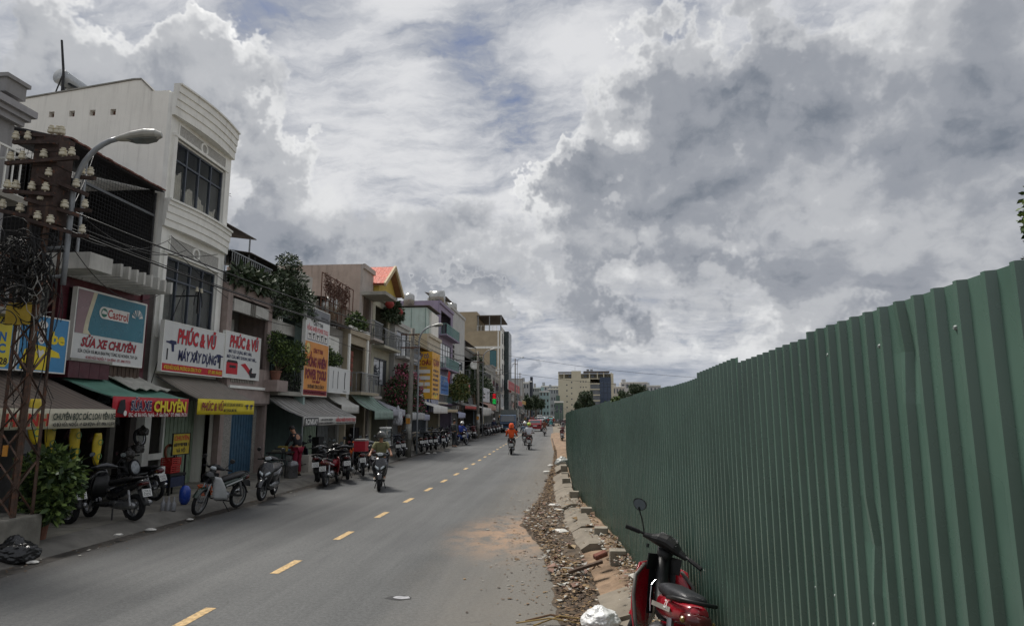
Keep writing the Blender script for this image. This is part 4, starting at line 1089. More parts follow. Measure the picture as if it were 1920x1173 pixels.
# -- neighbours at the left edge
m_skyb = M('sign_blue', '#3f86b5', .4, .06, 1.5, 0); m_lem = M('sign_lemon', '#d8c83e', .45, .08, 1.5, 0)
t, F, W, H = sign('poster_sign', 'blue poster with a yellow jacketed rider making a heart behind the lattice mast', -10.6, 11.55, 12.74, 3.06, 4.16, m_skyb)
L(t, 'be', F, W * .80, .70, .24, i_yel, .36, .04)
poly(t, F, [(.06, .02), (.14, .40), (.40, .52), (.66, .5), (1.0, .40), (1.05, .30), (.8, .30), (.78, .02)], i_yel)
disc(t, F, .52, .70, .10, .16, i_wht, lift=.008); poly(t, F, [(.40, .78), (.42, .92), (.52, .98), (.62, .92), (.64, .78), (.58, .84), (.46, .84)], i_blk, lift=.010)
disc(t, F, .52, .94, .12, .08, i_wht, lift=.012); poly(t, F, [(.52, .26), (.42, .38), (.46, .44), (.52, .40), (.58, .44), (.62, .38)], i_wht, lift=.012)
patch(t, F, .46, .48, .70, .73, i_blk, lift=.014); patch(t, F, .56, .58, .70, .73, i_blk, lift=.014); patch(t, F, .48, .56, .60, .62, i_mar, lift=.014)
t, F, W, H = sign('shop_sign', 'lemon yellow and blue phone number sign cut by the left edge', -10.6, 9.9, 11.46, 3.05, 4.15, m_skyb)
poly(t, F, [(.05, .03), (1.38, .03), (1.46, .12), (1.46, .86), (1.36, 1.0), (.05, 1.0)], m_lem)
L(t, 'CÀ', F, 1.18, .90, .12, i_blk, .28, .03, lift=.008); L(t, 'MÓN', F, 1.1, .60, .16, i_blu, .5, .04, lift=.008); L(t, 'ỐC', F, 1.18, .38, .16, i_blu, .36, .04, lift=.008); L(t, '0907.777.928', F, .95, .14, .12, i_blk, .95, .03, lift=.008)
# -- awnings of the first three shops
m_brn = stripe_mat('brown_awning', '#77695f', '#5f544c', .16)
rt, v = awning('shop_awning', 'brown ribbed awning with cream lettered valance at the left edge', 8.4, 12.66, -11.1, 3.05, -9.3, 2.30, m_brn, .36, M('cream_cloth', '#c9c3ae', .8, .08, 2, .1), sag=.03, ripple=.0)
F = ((-9.268, 9.6, 1.94), (0, 1, 0), (0, 0, 1)); i_dk = INK('dkgreen', '#26352c')
L(v, 'CHUYÊN BỌC CÁC LOẠI YÊN XE', F, 2.22, .215, .115, i_dk, 1.62, .03, .1); L(v, '43 BÙI HỮU NGHĨA - P. GIA ĐỊNH - ĐT: 0906.113.578', F, 2.22, .07, .06, i_blk, 1.6, .03)
L(v, 'HẠNH', F, .86, .16, .2, INK('scarlet', '#b03024'), .90, .03, outline=(INK('rust', '#d8b080'), .02))
m_gt = M('green_tarp', '#5f8a7a', .7, .12, 2, .2, streak=.2); m_rb = M('red_banner', '#b0222e', .55, .08, 2, .1)
rt, v = awning('shop_awning', 'green tarpaulin awning with red SỬA XE CHUYÊN banner on the maroon house', 12.95, 15.72, -11.0, 3.10, -9.6, 2.58, m_gt, .44, m_rb, sag=.07)
F = ((-9.568, 13.0, 2.12), (0, 1, 0), (0, 0, 1))
L(v, 'SỬA XE', F, .86, .27, .20, i_navy, .72, .03, outline=(i_wht, .035)); L(v, 'CHUYÊN', F, 1.94, .26, .23, i_yel, 1.28, .04, outline=(INK('olive', '#8a8436'), .02))
L(v, 'ĐC: 45 Bùi Hữu Nghĩa - P. Gia Định * ĐT: 0908.179.731', F, 1.55, .065, .08, i_wht, 2.2, .02)
poly(v, F, [(.08, .12), (.16, .38), (.3, .40), (.34, .2), (.26, .08)], i_blk); disc(v, F, .34, .1, .05, .06, i_wht)
mb = MB(); rows = [[(-10.95 + .9 * i / 5, 14.3 + 1.35 * j / 10, 3.13 - .33 * i / 5 + .03 * math.sin(j * 2.1 + i)) for j in range(11)] for i in range(6)]
mb.shell(rows, .02); tag(mb.build('folded_tarp', M('pale_tarp', '#a9a89f', .8, .15, 3, .3), org=(-10.5, 15, 2.9)), 'pale folded tarpaulin lying on the green awning', 'tarpaulin')
m_st = stripe_mat('grey_stripe_awning', '#8b8378', '#6c655d', .14)
rt, v = awning('shop_awning', 'grey striped awning with yellow PHÚC & VŨ banner on the white house', 16.3, 19.4, -10.95, 3.28, -9.7, 2.61, m_st, .42, M('yellow_banner', '#d3bf2e', .6, .06, 3, .15), sag=.03)
F = ((-9.668, 16.35, 2.18), (0, 1, 0), (0, 0, 1))
L(v, 'PHÚC & VŨ', F, .66, .22, .20, i_mar, 1.1, .03, .15); L(v, 'MÁY XÂY DỰNG, MÁY HÀN, MÁY CƯA', F, 1.78, .29, .09, i_blk, 1.08, .02); L(v, 'MÁY KHOAN, MÁY MÀI...', F, 1.62, .13, .09, i_blk, .75, .02)
drill(v, F, 2.55, .24, .2, i_navy, -1); drill(v, F, 2.85, .24, .2, i_navy, 1)
# -- the hardware shop: tall sign and long awning
t, F, W, H = sign('tall_sign', 'tall vertical orange and white HỒNG NHIÊN POWER TOOLS sign', -10.4, 24.75, 27.3, 2.96, 6.55, M('sign_orange', '#d08a3c', .5, .08, 1, 0), th=.14)
patch(t, F, 0, W, 2.18, H, sg_white); patch(t, F, 0, W, 3.12, H, M('sign_slate', '#6d6f74', .5, .08, 1, 0), lift=.006)
L(t, 'CÔNG TY TNHH', F, W * .5, 2.96, .16, i_blk, 1.05, .04); L(t, 'HỒNG NHIÊN POWER TOOLS', F, W * .5, 2.72, .18, i_red, 2.3, .03)
scribble(t, F, .2, 1.1, 3.40, .07, i_wht, 4); scribble(t, F, .2, .9, 3.25, .07, i_wht, 5); scribble(t, F, 1.5, 2.3, 3.30, .07, i_wht, 6)
for k in range(5):
    u = .22 + k * .44; patch(t, F, u - .02, u + .38, 2.24, 2.60, INK('grey', '#77737a'), lift=.006); patch(t, F, u, u + .34, 2.28, 2.60, i_wht, lift=.009)
    if k % 2: patch(t, F, u + .12, u + .2, 2.32, 2.55, i_blk, lift=.012); poly(t, F, [(u + .05, 2.45), (u + .28, 2.5), (u + .26, 2.56), (u + .08, 2.55)], i_blk, lift=.013)
    else: drill(t, F, u + .17, 2.43, .26, i_blk, 1 if k else -1, lift=.012)
disc(t, F, .34, 1.90, .20, .24, i_blk); disc(t, F, .32, 1.90, .19, .23, INK('lemon2', '#d9c882'), lift=.009); L(t, 'HN', F, .32, 1.9, .1, i_mar, .22, lift=.011)
L(t, 'CÔNG TY TNHH', F, W * .55, 1.84, .17, i_mar, 1.05, .04); L(t, 'HỒNG NHIÊN', F, W * .52, 1.36, .36, i_mar, 2.1, .04, outline=(i_navy, .02)); L(t, 'POWER TOOLS', F, W * .5, .86, .36, i_mar, 2.25, .04, outline=(i_navy, .02))
scribble(t, F, .9, 1.8, .57, .12, i_mar, 8); L(t, 'CHUYÊN MÁY CÔNG CỤ CẦM TAY', F, W * .52, .36, .14, i_blk, 1.8, .03)
patch(t, F, 0, W, .02, .22, i_mar, lift=.006); scribble(t, F, .15, W - .15, .12, .10, i_wht, 9)
m_ws = stripe_mat('white_grey_awning', '#a3a09a', '#6e6c69', .20, duty=.45)
rt, v = awning('long_awning', 'long white and grey striped awning with white power tools banner', 22.55, 28.35, -11.0, 2.95, -9.4, 2.10, m_ws, .32, M('white_banner', '#b6b4ae', .7, .1, 2, .1), sag=.10, poles=True)
F = ((-9.367, 22.6, 1.77), (0, 1, 0), (0, 0, 1))
patch(v, F, .02, 1.3, .0, .30, i_blk); L(v, 'RONKAY', F, .66, .15, .2, i_wht, 1.15, .03, lift=.008)
scribble(v, F, 1.6, 2.8, .22, .07, i_blk, 11); scribble(v, F, 1.4, 3.0, .09, .07, i_blk, 12); L(v, 'HỒNG NHIÊN POWER TOOLS', F, 4.4, .2, .13, i_red, 2.4, .03); scribble(v, F, 3.2, 5.6, .07, .06, i_blk, 13)
t, F, W, H = sign('blank_sign', 'blank white peeling signboard beside the tall orange sign', -10.4, 27.55, 30.25, 3.17, 4.27, sg_white)
for (u, w_) in ((.45, .05), (1.05, .07), (1.95, .11)): poly(t, F, [(u, .15), (u + w_, .2), (u + w_ * .6, .55), (u + w_ * 1.3, .95), (u + w_ * .2, .98), (u - w_ * .2, .6)], INK('tear', '#3c3b3c'))
scribble(t, F, 1.8, 2.3, .07, .05, i_blk, 3)
# -- further awnings along the row
def aw(i, label, y0, y1, xi, zi, xo, zo, col, val, vcol=None, **k):
    return awning('shop_awning', label, y0, y1, xi, zi, xo, zo, M('cloth_' + col.strip('#'), col, .8, .12, 2, .15, streak=.15), val, M('cloth_' + vcol.strip('#'), vcol, .8, .12, 2, .15, streak=.15) if vcol else None, **k)
aw(0, 'small white roller awning under the blank signboard', 28.7, 31.2, -10.9, 3.05, -10.2, 2.62, '#bdbbb4', .38)
awning('shop_awning', 'faded green striped awning with scalloped valance below the beige house', 31.2, 34.6, -10.8, 3.35, -9.4, 2.36, stripe_mat('green_stripe', '#8ea297', '#6f8579', .2), .42, stripe_mat('green_stripe_b', '#9fb0a6', '#70867a', .1), sag=.2)
aw(1, 'lilac grey awning left of the wrapped bundle', 35.2, 38.0, -11.2, 3.05, -9.6, 2.45, '#9a9aa2', .36)
aw(2, 'pale plastic awning behind the first concrete pole', 39.0, 42.5, -11.0, 2.75, -9.4, 2.26, '#a2a3a3', .42)
aw(3, 'lilac cloth awning right of the first concrete pole', 42.6, 44.6, -10.9, 2.6, -9.5, 2.15, '#8d90a0', .36)
aw(4, 'bright white awning under the yellow corner sign', 44.8, 50.2, -11.1, 3.35, -9.3, 2.75, '#c6c5c0', .5)
aw(5, 'dark green canvas awning right of the striped blue banner', 50.6, 56.2, -11.2, 3.1, -9.5, 2.6, '#33443e', .25, '#a89a80')
aw(6, 'lilac tablecloth awning before the green stall', 56.6, 60.6, -11.4, 2.9, -9.5, 2.3, '#9ba0b5', .45)
aw(7, 'grey sheet awning with small red lettering panel', 61., 70., -11.8, 3.7, -9.6, 3.0, '#74726d', .3, '#a2413c')
aw(8, 'white tarpaulin awning behind the second concrete pole', 71., 80., -12., 3.5, -9.3, 2.9, '#b9b7b0', .9)
aw(9, 'pink and brown striped awning beyond the white tarpaulin', 80.5, 90., -12.2, 4.4, -9.8, 3.3, '#a58476', .6)
# -- further signs
t, F, W, H = sign('corner_sign', 'yellow corner signboard lettered QUỐC CHÂU on two sides', -10.2, 48.4, 51.3, 3.35, 6.95, M('sign_amber', '#d09c2c', .5, .08, 1, 0), th=1.75)
G = ((-11.95, 48.4, 3.35), (1, 0, 0), (0, 0, 1)); i_vio = INK('violet', '#6a5f78')
L(t, 'DIỆP CÔ', G, .98, 3.25, .30, i_vio, 1.0, .04); L(t, 'QUỐC CHÂU', G, .86, 2.75, .34, i_mar, 1.6, .04)
for (v0, n) in ((1.95, 1), (1.45, 1), (.98, 3), (.48, 2)):
    scribble(t, G, .45, 1.35, v0 + .42, .14, INK('grey', '#77737a'), int(v0 * 10))
    for k in range(n): w = 1.5 / n; patch(t, G, .18 + k * w, .18 + (k + 1) * w - .08, v0, v0 + .28, i_wht)
patch(t, G, .75, 1.1, .08, .36, i_wht)
L(t, 'QUÁN', F, 1.5, 2.85, .5, i_mar, 2.2, .04)
for k in range(6): scribble(t, F, .4, 2.4, 2.2 - k * .36, .2, i_navy, k + 40)
disc(t, F, 1.45, .3, .6, .22, i_yel); L(t, 'cf', F, 1.45, .3, .2, i_vio, .6, .02, lift=.008)
mb = MB(); rows = [[(-10.25 + .03 * math.sin(i), 48.4 + 2.8 * j / 12, 3.32 - .95 * i / 5) for j in range(13)] for i in range(6)]; mb.shell(rows, .01)
mb2 = MB(); mb2.shell([[(-11.9 + 1.6 * j / 8, 48.36, 3.32 - .95 * i / 3) for j in range(9)] for i in range(4)], .01)
t = thing('striped_banner', 'blue and white striped cloth hanging below the yellow corner sign', 'banner', (-11, 49, 2.4)); mb.build('cloth', stripe_mat('bw_stripe', '#3a4a80', '#bfc0c0', .4), t); mb2.build('cloth', stripe_mat('bw_stripe_x', '#3a4a80', '#bfc0c0', .32, axis=0), t)
def fsign(label, x, pl, pr, pt, pb, col, lines=(), name='far_sign', tcol='#d9d7d2', th=.12):
    y0, zt = ax(pl, pt, x); y1, _ = ax(pr, pt, x); zb = ax(pl, pb, x)[1]
    t, F, W, H = sign(name, label, x, y0, y1, zb, zt, M('board_' + col.strip('#'), col, .5, .08, 1, 0), th=th)
    for (v, h, c) in lines: scribble(t, F, W * .12, W * .88, H * v, H * h, INK(c.strip('#'), c), int(x * 7 + v * 31))
    return t, F, W, H
fsign('upright blue signboard right of the yellow corner sign', -10.4, 826, 841, 703, 738, '#3a6ba8', ((.45, .12, '#2b4d80'), (.25, .1, '#2b4d80'), (.75, .1, '#8fb0d0')))
fsign('red signboard with yellow and white lettering above the plants', -10.6, 862, 881, 713, 735, '#a83030', ((.75, .14, '#d8b850'), (.5, .2, '#d8d0c8'), (.25, .1, '#d8d0c8')))
fsign('blank white signboard edged in maroon right of the second pole', -10.6, 906, 918, 726, 752, '#b8bcc2')
fsign('big red hanging signboard far down the street', -11.4, 953, 974, 712, 729, '#a32f33', ((.5, .3, '#c88a88'),))
fsign('small red signboard below the far red board', -11.2, 972, 979, 751, 760, '#a84048')
fsign('ochre signboard far down the street', -11.4, 979, 986, 750, 757, '#b08c3c')
fsign('pale advertising panel under the tan tower', -11.9, 936, 944, 745, 762, '#9ea3a6')
# ------------------------------------------------------------------ leaves
def leaf_mesh(name, mat, parent, clumps, n, size, seed=1, org=None, aspect=.5, droop=.3, hollow=.0):
    """n leaf-shaped faces spread through ellipsoid clumps ((centre),(rx,ry,rz))"""
    q = np.random.default_rng(seed); k = len(clumps)
    vol = np.array([c[1][0] * c[1][1] * c[1][2] for c in clumps]); w = vol ** .67; w = w / w.sum()
    idx = q.choice(k, n, p=w); C = np.array([c[0] for c in clumps])[idx]; Rr = np.array([c[1] for c in clumps])[idx]
    d = q.normal(size=(n, 3)); d /= np.linalg.norm(d, axis=1)[:, None]
    r = (hollow + (1 - hollow) * q.random(n)) ** .45
    P = C + d * Rr * r[:, None]
    out = d + q.normal(size=(n, 3)) * .7; out[:, 2] -= droop; out /= np.linalg.norm(out, axis=1)[:, None]
    sd_ = np.cross(out, q.normal(size=(n, 3))); sd_ /= np.linalg.norm(sd_, axis=1)[:, None]
    nm = np.cross(out, sd_)
    s = size * (.6 + .8 * q.random(n))[:, None]
    a = P; b = P + out * s * .5 + sd_ * s * aspect * .5 + nm * s * .08; c = P + out * s; e = P + out * s * .5 - sd_ * s * aspect * .5 + nm * s * .08
    V = np.stack([a, b, c, e], 1).reshape(-1, 3)
    o = np.array(ORG.get(parent.name, Vector())) if parent else np.array(org or (0, 0, 0))
    V = V - o
    me = bpy.data.meshes.new(name); me.vertices.add(4 * n); me.vertices.foreach_set('co', V.ravel())
    me.loops.add(4 * n); me.loops.foreach_set('vertex_index', np.arange(4 * n)); me.polygons.add(n)
    me.polygons.foreach_set('loop_start', np.arange(n) * 4); me.polygons.foreach_set('loop_total', np.full(n, 4))
    ms = mat if isinstance(mat, (list, tuple)) else [mat]
    for m in ms: me.materials.append(m)
    me.polygons.foreach_set('material_index', q.integers(0, len(ms), n)); me.update(); me.validate()
    return link(name, me, parent, None if parent else Vector(o))
def LEAF(name, col): 
    if 'leaf_' + name in MATS: return MATS['leaf_' + name]
    m = M('leaf_' + name, col, .55, .35, 6, 0, spec=.35)
    bs = m.node_tree.nodes['Principled BSDF']; bs.inputs['Subsurface Weight'].default_value = 0
    return m
lf = [LEAF('dark', '#2c3d22'), LEAF('mid', '#43562f'), LEAF('light', '#66783f')]
lg = [LEAF('grey', '#3d4a38'), LEAF('greyb', '#55604a'), LEAF('dark', '#2c3d22')]
m_bark = M('bark', '#5a4a3a', .9, .3, 8, .5)
def shrub(name, label, cat, base, h, clumps, n, size, mats, seed, stems=4, group=None, pot=None):
    r = thing(name, label, cat, base, group); q = random.Random(seed); b = Vector(base)
    mb = MB()
    for i in range(stems):
        c = clumps[i % len(clumps)]; e = b + Vector(c[0]) * .9
        mb.tube([b, b.lerp(e, .5) + Vector((q.uniform(-.06, .06), q.uniform(-.06, .06), .02)), e], [.018 + .01 * h, .012 + .006 * h, .006], 5)
    mb.build('trunk', m_bark, r)
    leaf_mesh('crown', mats, r, [(b + Vector(c[0]), c[1]) for c in clumps], n, size, seed)
    if pot:
        MB().lathe([(0, 0), (pot[0] * .68, 0), (pot[0] * .95, pot[1] * .86), (pot[0] * 1.06, pot[1] * .86), (pot[0] * 1.06, pot[1]), (pot[0] * .9, pot[1]), (pot[0] * .85, pot[1] * .8), (0, pot[1] * .8)], 14, Matrix.Translation(b - Vector((0, 0, pot[2])))).build('pot', pot[3], r)
    return r
m_terra = M('terracotta', '#7c5546', .85, .2, 5, .3, streak=.3)

# ------------------------------------------------------------------ lattice mast with insulators at the left
def insulator(mb, p, s_=1.):
    mb.lathe([(0, 0), (.042 * s_, 0), (.05 * s_, .012), (.05 * s_, .05), (.036 * s_, .058), (.036 * s_, .07), (.046 * s_, .078), (.046 * s_, .098), (.028 * s_, .104), (.022 * s_, .115), (.03 * s_, .122), (.03 * s_, .134), (0, .14)], 10, Matrix.Translation(p))
def mast():
    bx, by = -8.72, 9.75
    mi = M('mast_rust', '#4a3a31', .85, .35, 6, .4, rust=.45, streak=.3); md = M('mast_dark', '#3b2f2b', .85, .3, 7, .3, rust=.3); mp = M('porcelain', '#c2bca8', .3, .1, 9, 0, spec=.6)
    r = thing('lattice_mast', 'rusty steel lattice power mast crowded with white insulators at the left', 'mast', (bx, by, 0))
    mb = MB(); mb.box(bx - .55, bx + .28, by - .40, by + .30, -.03, .62); o = mb.build('concrete_base', M('base_concrete', '#77746c', .9, .25, 3, .5, 30, streak=.4), r)
    bv = o.modifiers.new('b', 'BEVEL'); bv.width = .03; bv.segments = 2
    hw0, hw1 = .20, .17; zt = 5.7
    def leg(z): h = hw0 + (hw1 - hw0) * z / zt; return h
    cn = [(-1, -1), (1, -1), (1, 1), (-1, 1)]
    for (a, b) in cn:                                     # angle-iron legs
        mb = MB(); h0, h1 = leg(.5), leg(zt)
        p0, p1 = (bx + a * h0, by + b * h0, .5), (bx + a * h1, by + b * h1, zt)
        mb.bar((p0[0] - a * .025, p0[1], .5), (p1[0] - a * .025, p1[1], zt), .058, .008, (0, 1, 0)); mb.bar((p0[0], p0[1] - b * .027, .5), (p1[0], p1[1] - b * .027, zt), .058, .008, (1, 0, 0)); mb.build('leg', mi, r)
    n = 9
    for i in range(n):
        z0 = .62 + (4.6 - .62) * i / n; z1 = .62 + (4.6 - .62) * (i + 1) / n
        for f in range(4):
            a, b = cn[f], cn[(f + 1) % 4]
            if (i + f) % 2: a, b = b, a
            MB().bar((bx + a[0] * leg(z0), by + a[1] * leg(z0), z0), (bx + b[0] * leg(z1), by + b[1] * leg(z1), z1), .038, .008).build('brace', mi, r)
            if f == 0: MB().bar((bx + b[0] * leg(z0), by + b[1] * leg(z0) - .01, z0), (bx + a[0] * leg(z1), by + a[1] * leg(z1) - .01, z1), .038, .008).build('brace', mi, r)
    MB().box(bx - .22, bx + .22, by - .17, by + .17, 5.35, 6.88).build('head_box', md, r)
    for z in (5.62, 5.97, 6.32, 6.57): MB().box(bx - .225, bx + .225, by - .175, by + .175, z, z + .02).build('head_seam', M('seam_dark', '#2a211e', .9, .2, 5, 0), r)
    # crossarms, each with its insulators
    arms = [((-.55, -.24, 6.36), (.24, -.24, 6.33), (-.52, -.3)), ((-.45, -.22, 6.52), (.22, -.10, 6.48), (.02, .12, .3)), ((-.62, -.26, 5.98), (.62, -.20, 6.06), (-.55, -.35, .02, .35, .5)),
            ((.0, -.25, 5.75), (.55, .2, 5.55), (.1, .4)), ((-.6, -.25, 5.50), (.3, -.22, 5.42), (-.55, -.4, -.12, .12)), ((-.2, -.26, 5.35), (.5, .1, 5.15), (.0, .3)),
            ((-.7, -.25, 5.18), (-.1, -.2, 5.05), (-.6, -.3)), ((-.15, -.24, 5.0), (.55, -.1, 4.80), (.02, .22)), ((.25, .22, 5.9), (.62, .22, 5.86), (.36, .52)), ((.25, .2, 5.3), (.62, .2, 5.27), (.5,)), ((.25, .2, 4.85), (.62, .2, 4.82), (.5,))]
    for a, b, ins in arms:
        A, B = Vector((bx, by, .38)) + Vector(a), Vector((bx, by, .38)) + Vector(b)
        o = MB().bar(A, B, .055, .06).build('crossarm', md, r)
        for x in ins:
            t = min(.95, max(.04, (x - a[0]) / (b[0] - a[0]))); p = A.lerp(B, t) + Vector((0, 0, .03))
            m2 = MB(); m2.tube([p, p + Vector((0, 0, .04))], .012, 6); insulator(m2, p + Vector((0, 0, .03)), rnd.uniform(1.05, 1.25)); m2.build('insulator', mp, o, smooth=False)
    MB().box(bx - .30, bx + .13, by - .245, by - .225, 3.62, 3.98).build('enamel_plate', M('ochre_board', '#9c8426', .6, .15, 4, .1, streak=.3), r)
    MB().box(bx - .06, bx + .02, by - .25, by - .235, 1.55, 1.72).build('number_plate', M('amber_plate', '#b0782e', .6, .15, 4, .1), r)
    # tangle of cables
    g = random.Random(5); mk = M('cable_black', '#191919', .6, .2, 8, 0); mgry = M('cable_grey', '#8b8a86', .6, .2, 8, 0)
    mb = MB()
    for i in range(95):                                   # coils hung on the mast
        c = Vector((bx + g.gauss(-.05, .20), by - .28 + g.uniform(-.18, .12), 4.55 + g.gauss(0, .34))); R_ = g.uniform(.10, .36); ph = g.uniform(0, 6.3); tl = g.uniform(-.5, .5); tw = g.uniform(-.6, .6)
        pts = []; turns = g.uniform(.7, 1.6)
        for j in range(19):
            a = ph + j / 18 * 2 * math.pi * turns; rr = R_ * (1 + .2 * math.sin(a * 1.7 + i))
            pts.append(c + Vector((math.cos(a) * rr, math.cos(a) * tw * rr * .6 + tl * .1, math.sin(a) * rr * .85)))
        mb.tube(pts, g.choice((.006, .008, .011)), 4)
    for i in range(34):                                   # drops down the legs
        x = bx + g.uniform(-.24, .28); y = by + g.uniform(-.30, .2); pts = []
        z = g.uniform(4.2, 5.4); l = g.uniform(.6, 2.6)
        for j in range(9): pts.append((x + .10 * math.sin(j * g.uniform(.6, 1.2) + i) * j / 8 + g.gauss(0, .012), y + .05 * math.sin(j + i), z - l * j / 8))
        mb.tube(pts, g.choice((.005, .008)), 4)
    tag(mb.build('cable_tangle', mk, r, smooth=True), kind='stuff')
    mb = MB()
    for i in range(16):
        p = Vector((bx + g.gauss(0, .25), by - .36, 4.4 + g.gauss(0, .35))); pts = [p]
        for j in range(7): p = p + Vector((g.gauss(.02, .09), g.gauss(0, .03), g.gauss(-.03, .09))); pts.append(p.copy())
        mb.tube(pts, .006, 4)
    tag(mb.build('grey_cables', mgry, r, smooth=True), kind='stuff')
mast()
def lamp_head(mb1, mb2, T):                               # cobra head: shell and glass
    def ring(y, w, h, z): return [T @ Vector((w * math.cos(a), y, z + h * math.sin(a))) for a in [2 * math.pi * i / 14 for i in range(14)]]
    R_ = [ring(0, .035, .03, 0), ring(.08, .07, .045, .005), ring(.25, .12, .07, .02), ring(.45, .145, .085, .03), ring(.60, .12, .075, .025), ring(.68, .05, .04, .01)]
    for a, b in zip(R_, R_[1:]):
        for i in range(14): mb1.quad(a[i], a[(i + 1) % 14], b[(i + 1) % 14], b[i])
    mb1.quad(*R_[0][::-1]); mb1.quad(*R_[-1])
    G = [[T @ Vector((w * x, y, -z)) for x in (-1, -.5, 0, .5, 1)] for y, w, z in ((.16, .06, .03), (.27, .10, .062), (.43, .12, .072), (.57, .09, .06), (.64, .03, .03))]
    mb2.shell(G, .004)
def street_lamp(name, label, base, ztop, head_dir, reach, head_len=1., r=.045, zbase=0., bend=.9, parent_z=None):
    rt = thing(name, label, 'street lamp', base); b = Vector(base); d = Vector(head_dir).normalized()
    pts = [b]; 
    for z in (.35, .6): pts.append(b + Vector((0, 0, (ztop - bend - base[2]) * z)))
    p0 = b + Vector((0, 0, ztop - bend - base[2])); pts.append(p0)
    for i in range(1, 10):
        a = i / 9 * R(78); pts.append(p0 + d * (reach * (1 - math.cos(a))) * 1.05 + Vector((0, 0, bend * math.sin(a))))
    e = pts[-1]; MB().tube(pts, r, 10).build('pole', m_lampg, rt, smooth=True)
    yv = d; zv = Vector((0, 0, 1)); xv = yv.cross(zv); tilt = R(10); y2 = (yv * math.cos(tilt) + zv * math.sin(tilt)); z2 = xv.cross(y2)
    T = Matrix.Translation(e - y2 * .03) @ Matrix((xv, y2, z2)).transposed().to_4x4() @ Matrix.Diagonal((head_len, head_len, head_len, 1))
    m1, m2 = MB(), MB(); lamp_head(m1, m2, T)
    o = m1.build('lamp_head', M('lamp_shell', '#a5a59f', .5, .1, 4, .1), rt, smooth=True); m2.build('lens', M('lamp_lens', '#6d7472', .15, .1, 3, 0, spec=.7), o)
    return rt
m_lampg = M('lamp_pole', '#82868a', .5, .15, 4, .2, metal=.3)
lx, ly = ax(123, 430, -8.45)[0], 0
street_lamp('street_lamp', 'grey curved street lamp with cobra head clamped to the lattice mast', (-8.42, 9.9, 4.35), 7.02, (.86, .25, 0), .72, 1.12, bend=1.1)
for z in (5.0, 4.5):
    o = MB().tube([(-8.72, 9.75, z - .06), (-8.42, 9.9, z)], .03, 6).build('lamp_bracket', m_lampg); tag(o, 'steel bracket tying the street lamp to the mast, %s' % ('upper' if z > 4.7 else 'lower'), 'bracket', 'lamp brackets')
# pot plant and bag at the mast's foot
shrub('potted_shrub', 'leafy green shrub in a terracotta pot beside the mast', 'shrub', (-8.78, 10.38, .60), 1.2,
      [((-.1, .1, .50), (.36, .34, .36)), ((.22, .1, .62), (.32, .34, .28)), ((.34, .05, .36), (.26, .26, .24)), ((.0, .15, .86), (.26, .26, .18)), ((-.3, .15, .7), (.26, .26, .24)), ((.3, -.1, .08), (.22, .24, .22)), ((.05, -.1, .06), (.28, .24, .24))], 3000, .13, lf, 3, 7, pot=(.17, .46, .46, m_terra))
def bag(name, label, loc, s_, mat, seed, squash=.75, knot=True):
    bm = bmesh.new(); bmesh.ops.create_icosphere(bm, subdivisions=5 if knot else 4, radius=1)
    for v in bm.verts:
        p = v.co.copy(); n = .22 * mnoise.noise(p * 1.6 + Vector((seed, 0, 0))) + .14 * abs(mnoise.noise(p * 4 + Vector((0, seed, 0)))) + .07 * mnoise.noise(p * 9 + Vector((seed, seed, 0))) + .03 * abs(mnoise.noise(p * 11 + Vector((seed, 1, 0)))) + .01 * mnoise.noise(p * 27)
        v.co = p * (1 + n); v.co.z *= squash
        if v.co.z < -.5 * squash: v.co.z = -.5 * squash + (v.co.z + .5 * squash) * .15
        if knot and p.z > .75: v.co.z += (p.z - .75) * .9; v.co.x *= .7; v.co.y *= .7
        v.co = Vector((v.co.x * s_[0], v.co.y * s_[1], v.co.z * s_[2]))
    zmin = min(v.co.z for v in bm.verts)
    for v in bm.verts: v.co.z -= zmin
    me = bpy.data.meshes.new(name); bm.to_mesh(me); bm.free(); me.materials.append(mat)
    for p in me.polygons: p.use_smooth = True
    return tag(link(name, me, None, Vector(loc)), label, 'bag')
m_blackbag = M('black_plastic', '#17181a', .28, .2, 6, .5, 25, spec=.6); m_whitebag = M('white_plastic', '#d4d4d2', .35, .08, 5, .6, 22, spec=.5)
p = az(15, 1055, .02); bag('rubbish_bag', 'black plastic rubbish bag slumped against the mast base', (p[0] - .05, p[1] + .12, .0), (.34, .26, .26), m_blackbag, 4)

# ------------------------------------------------------------------ concrete poles, lamps, wires
m_pole = M('pole_concrete', '#77746d', .9, .2, 3, .3, streak=.4)
POLES = []
def pole(label, base_px, top, r0=.16, r1=.10, lamp=True, lean=0., lab2=None):
    X, Y = az(*base_px, PZ)
    r = thing('utility_pole', label, 'utility pole', (X, Y, PZ))
    MB().tube([(X, Y, -.02), (X + lean * .5, Y, top * .5), (X + lean, Y, top)], [r0, (r0 + r1) / 2, r1], 10).build('shaft', m_pole, r, smooth=True)
    for k in range(2):
        z = top - .35 - k * .7
        MB().bar((X - .5, Y - .12, z), (X + .5, Y - .12, z), .06).build('crossarm', m_rustm, r)
    mb = MB(); mb.box(X - .11, X + .11, Y - r0 - .02, Y - r0 - .005, 1.7, 2.0); mb.build('notice', M('amber_plate', '#b0782e'), r)
    mb = MB(); mb.tube([(X, Y, .9), (X, Y, 2.2)], r0 * 1.04, 10); mb.build('painted_band', M('pole_white', '#9b9a95', .9, .35, 6, .3, streak=.3), r, smooth=True)
    POLES.append((X + lean, Y, top))
    if lamp:
        street_lamp('street_lamp', lab2, (X + .42, Y + .12, PZ), top + .15, (.95, .2, 0), .75, 1.0)
        for z in (top - 1.1, top - 1.9):
            MB().tube([(X, Y, z), (X + .42, Y + .12, z)], .03, 6).build('lamp_bracket', m_lampg, r)
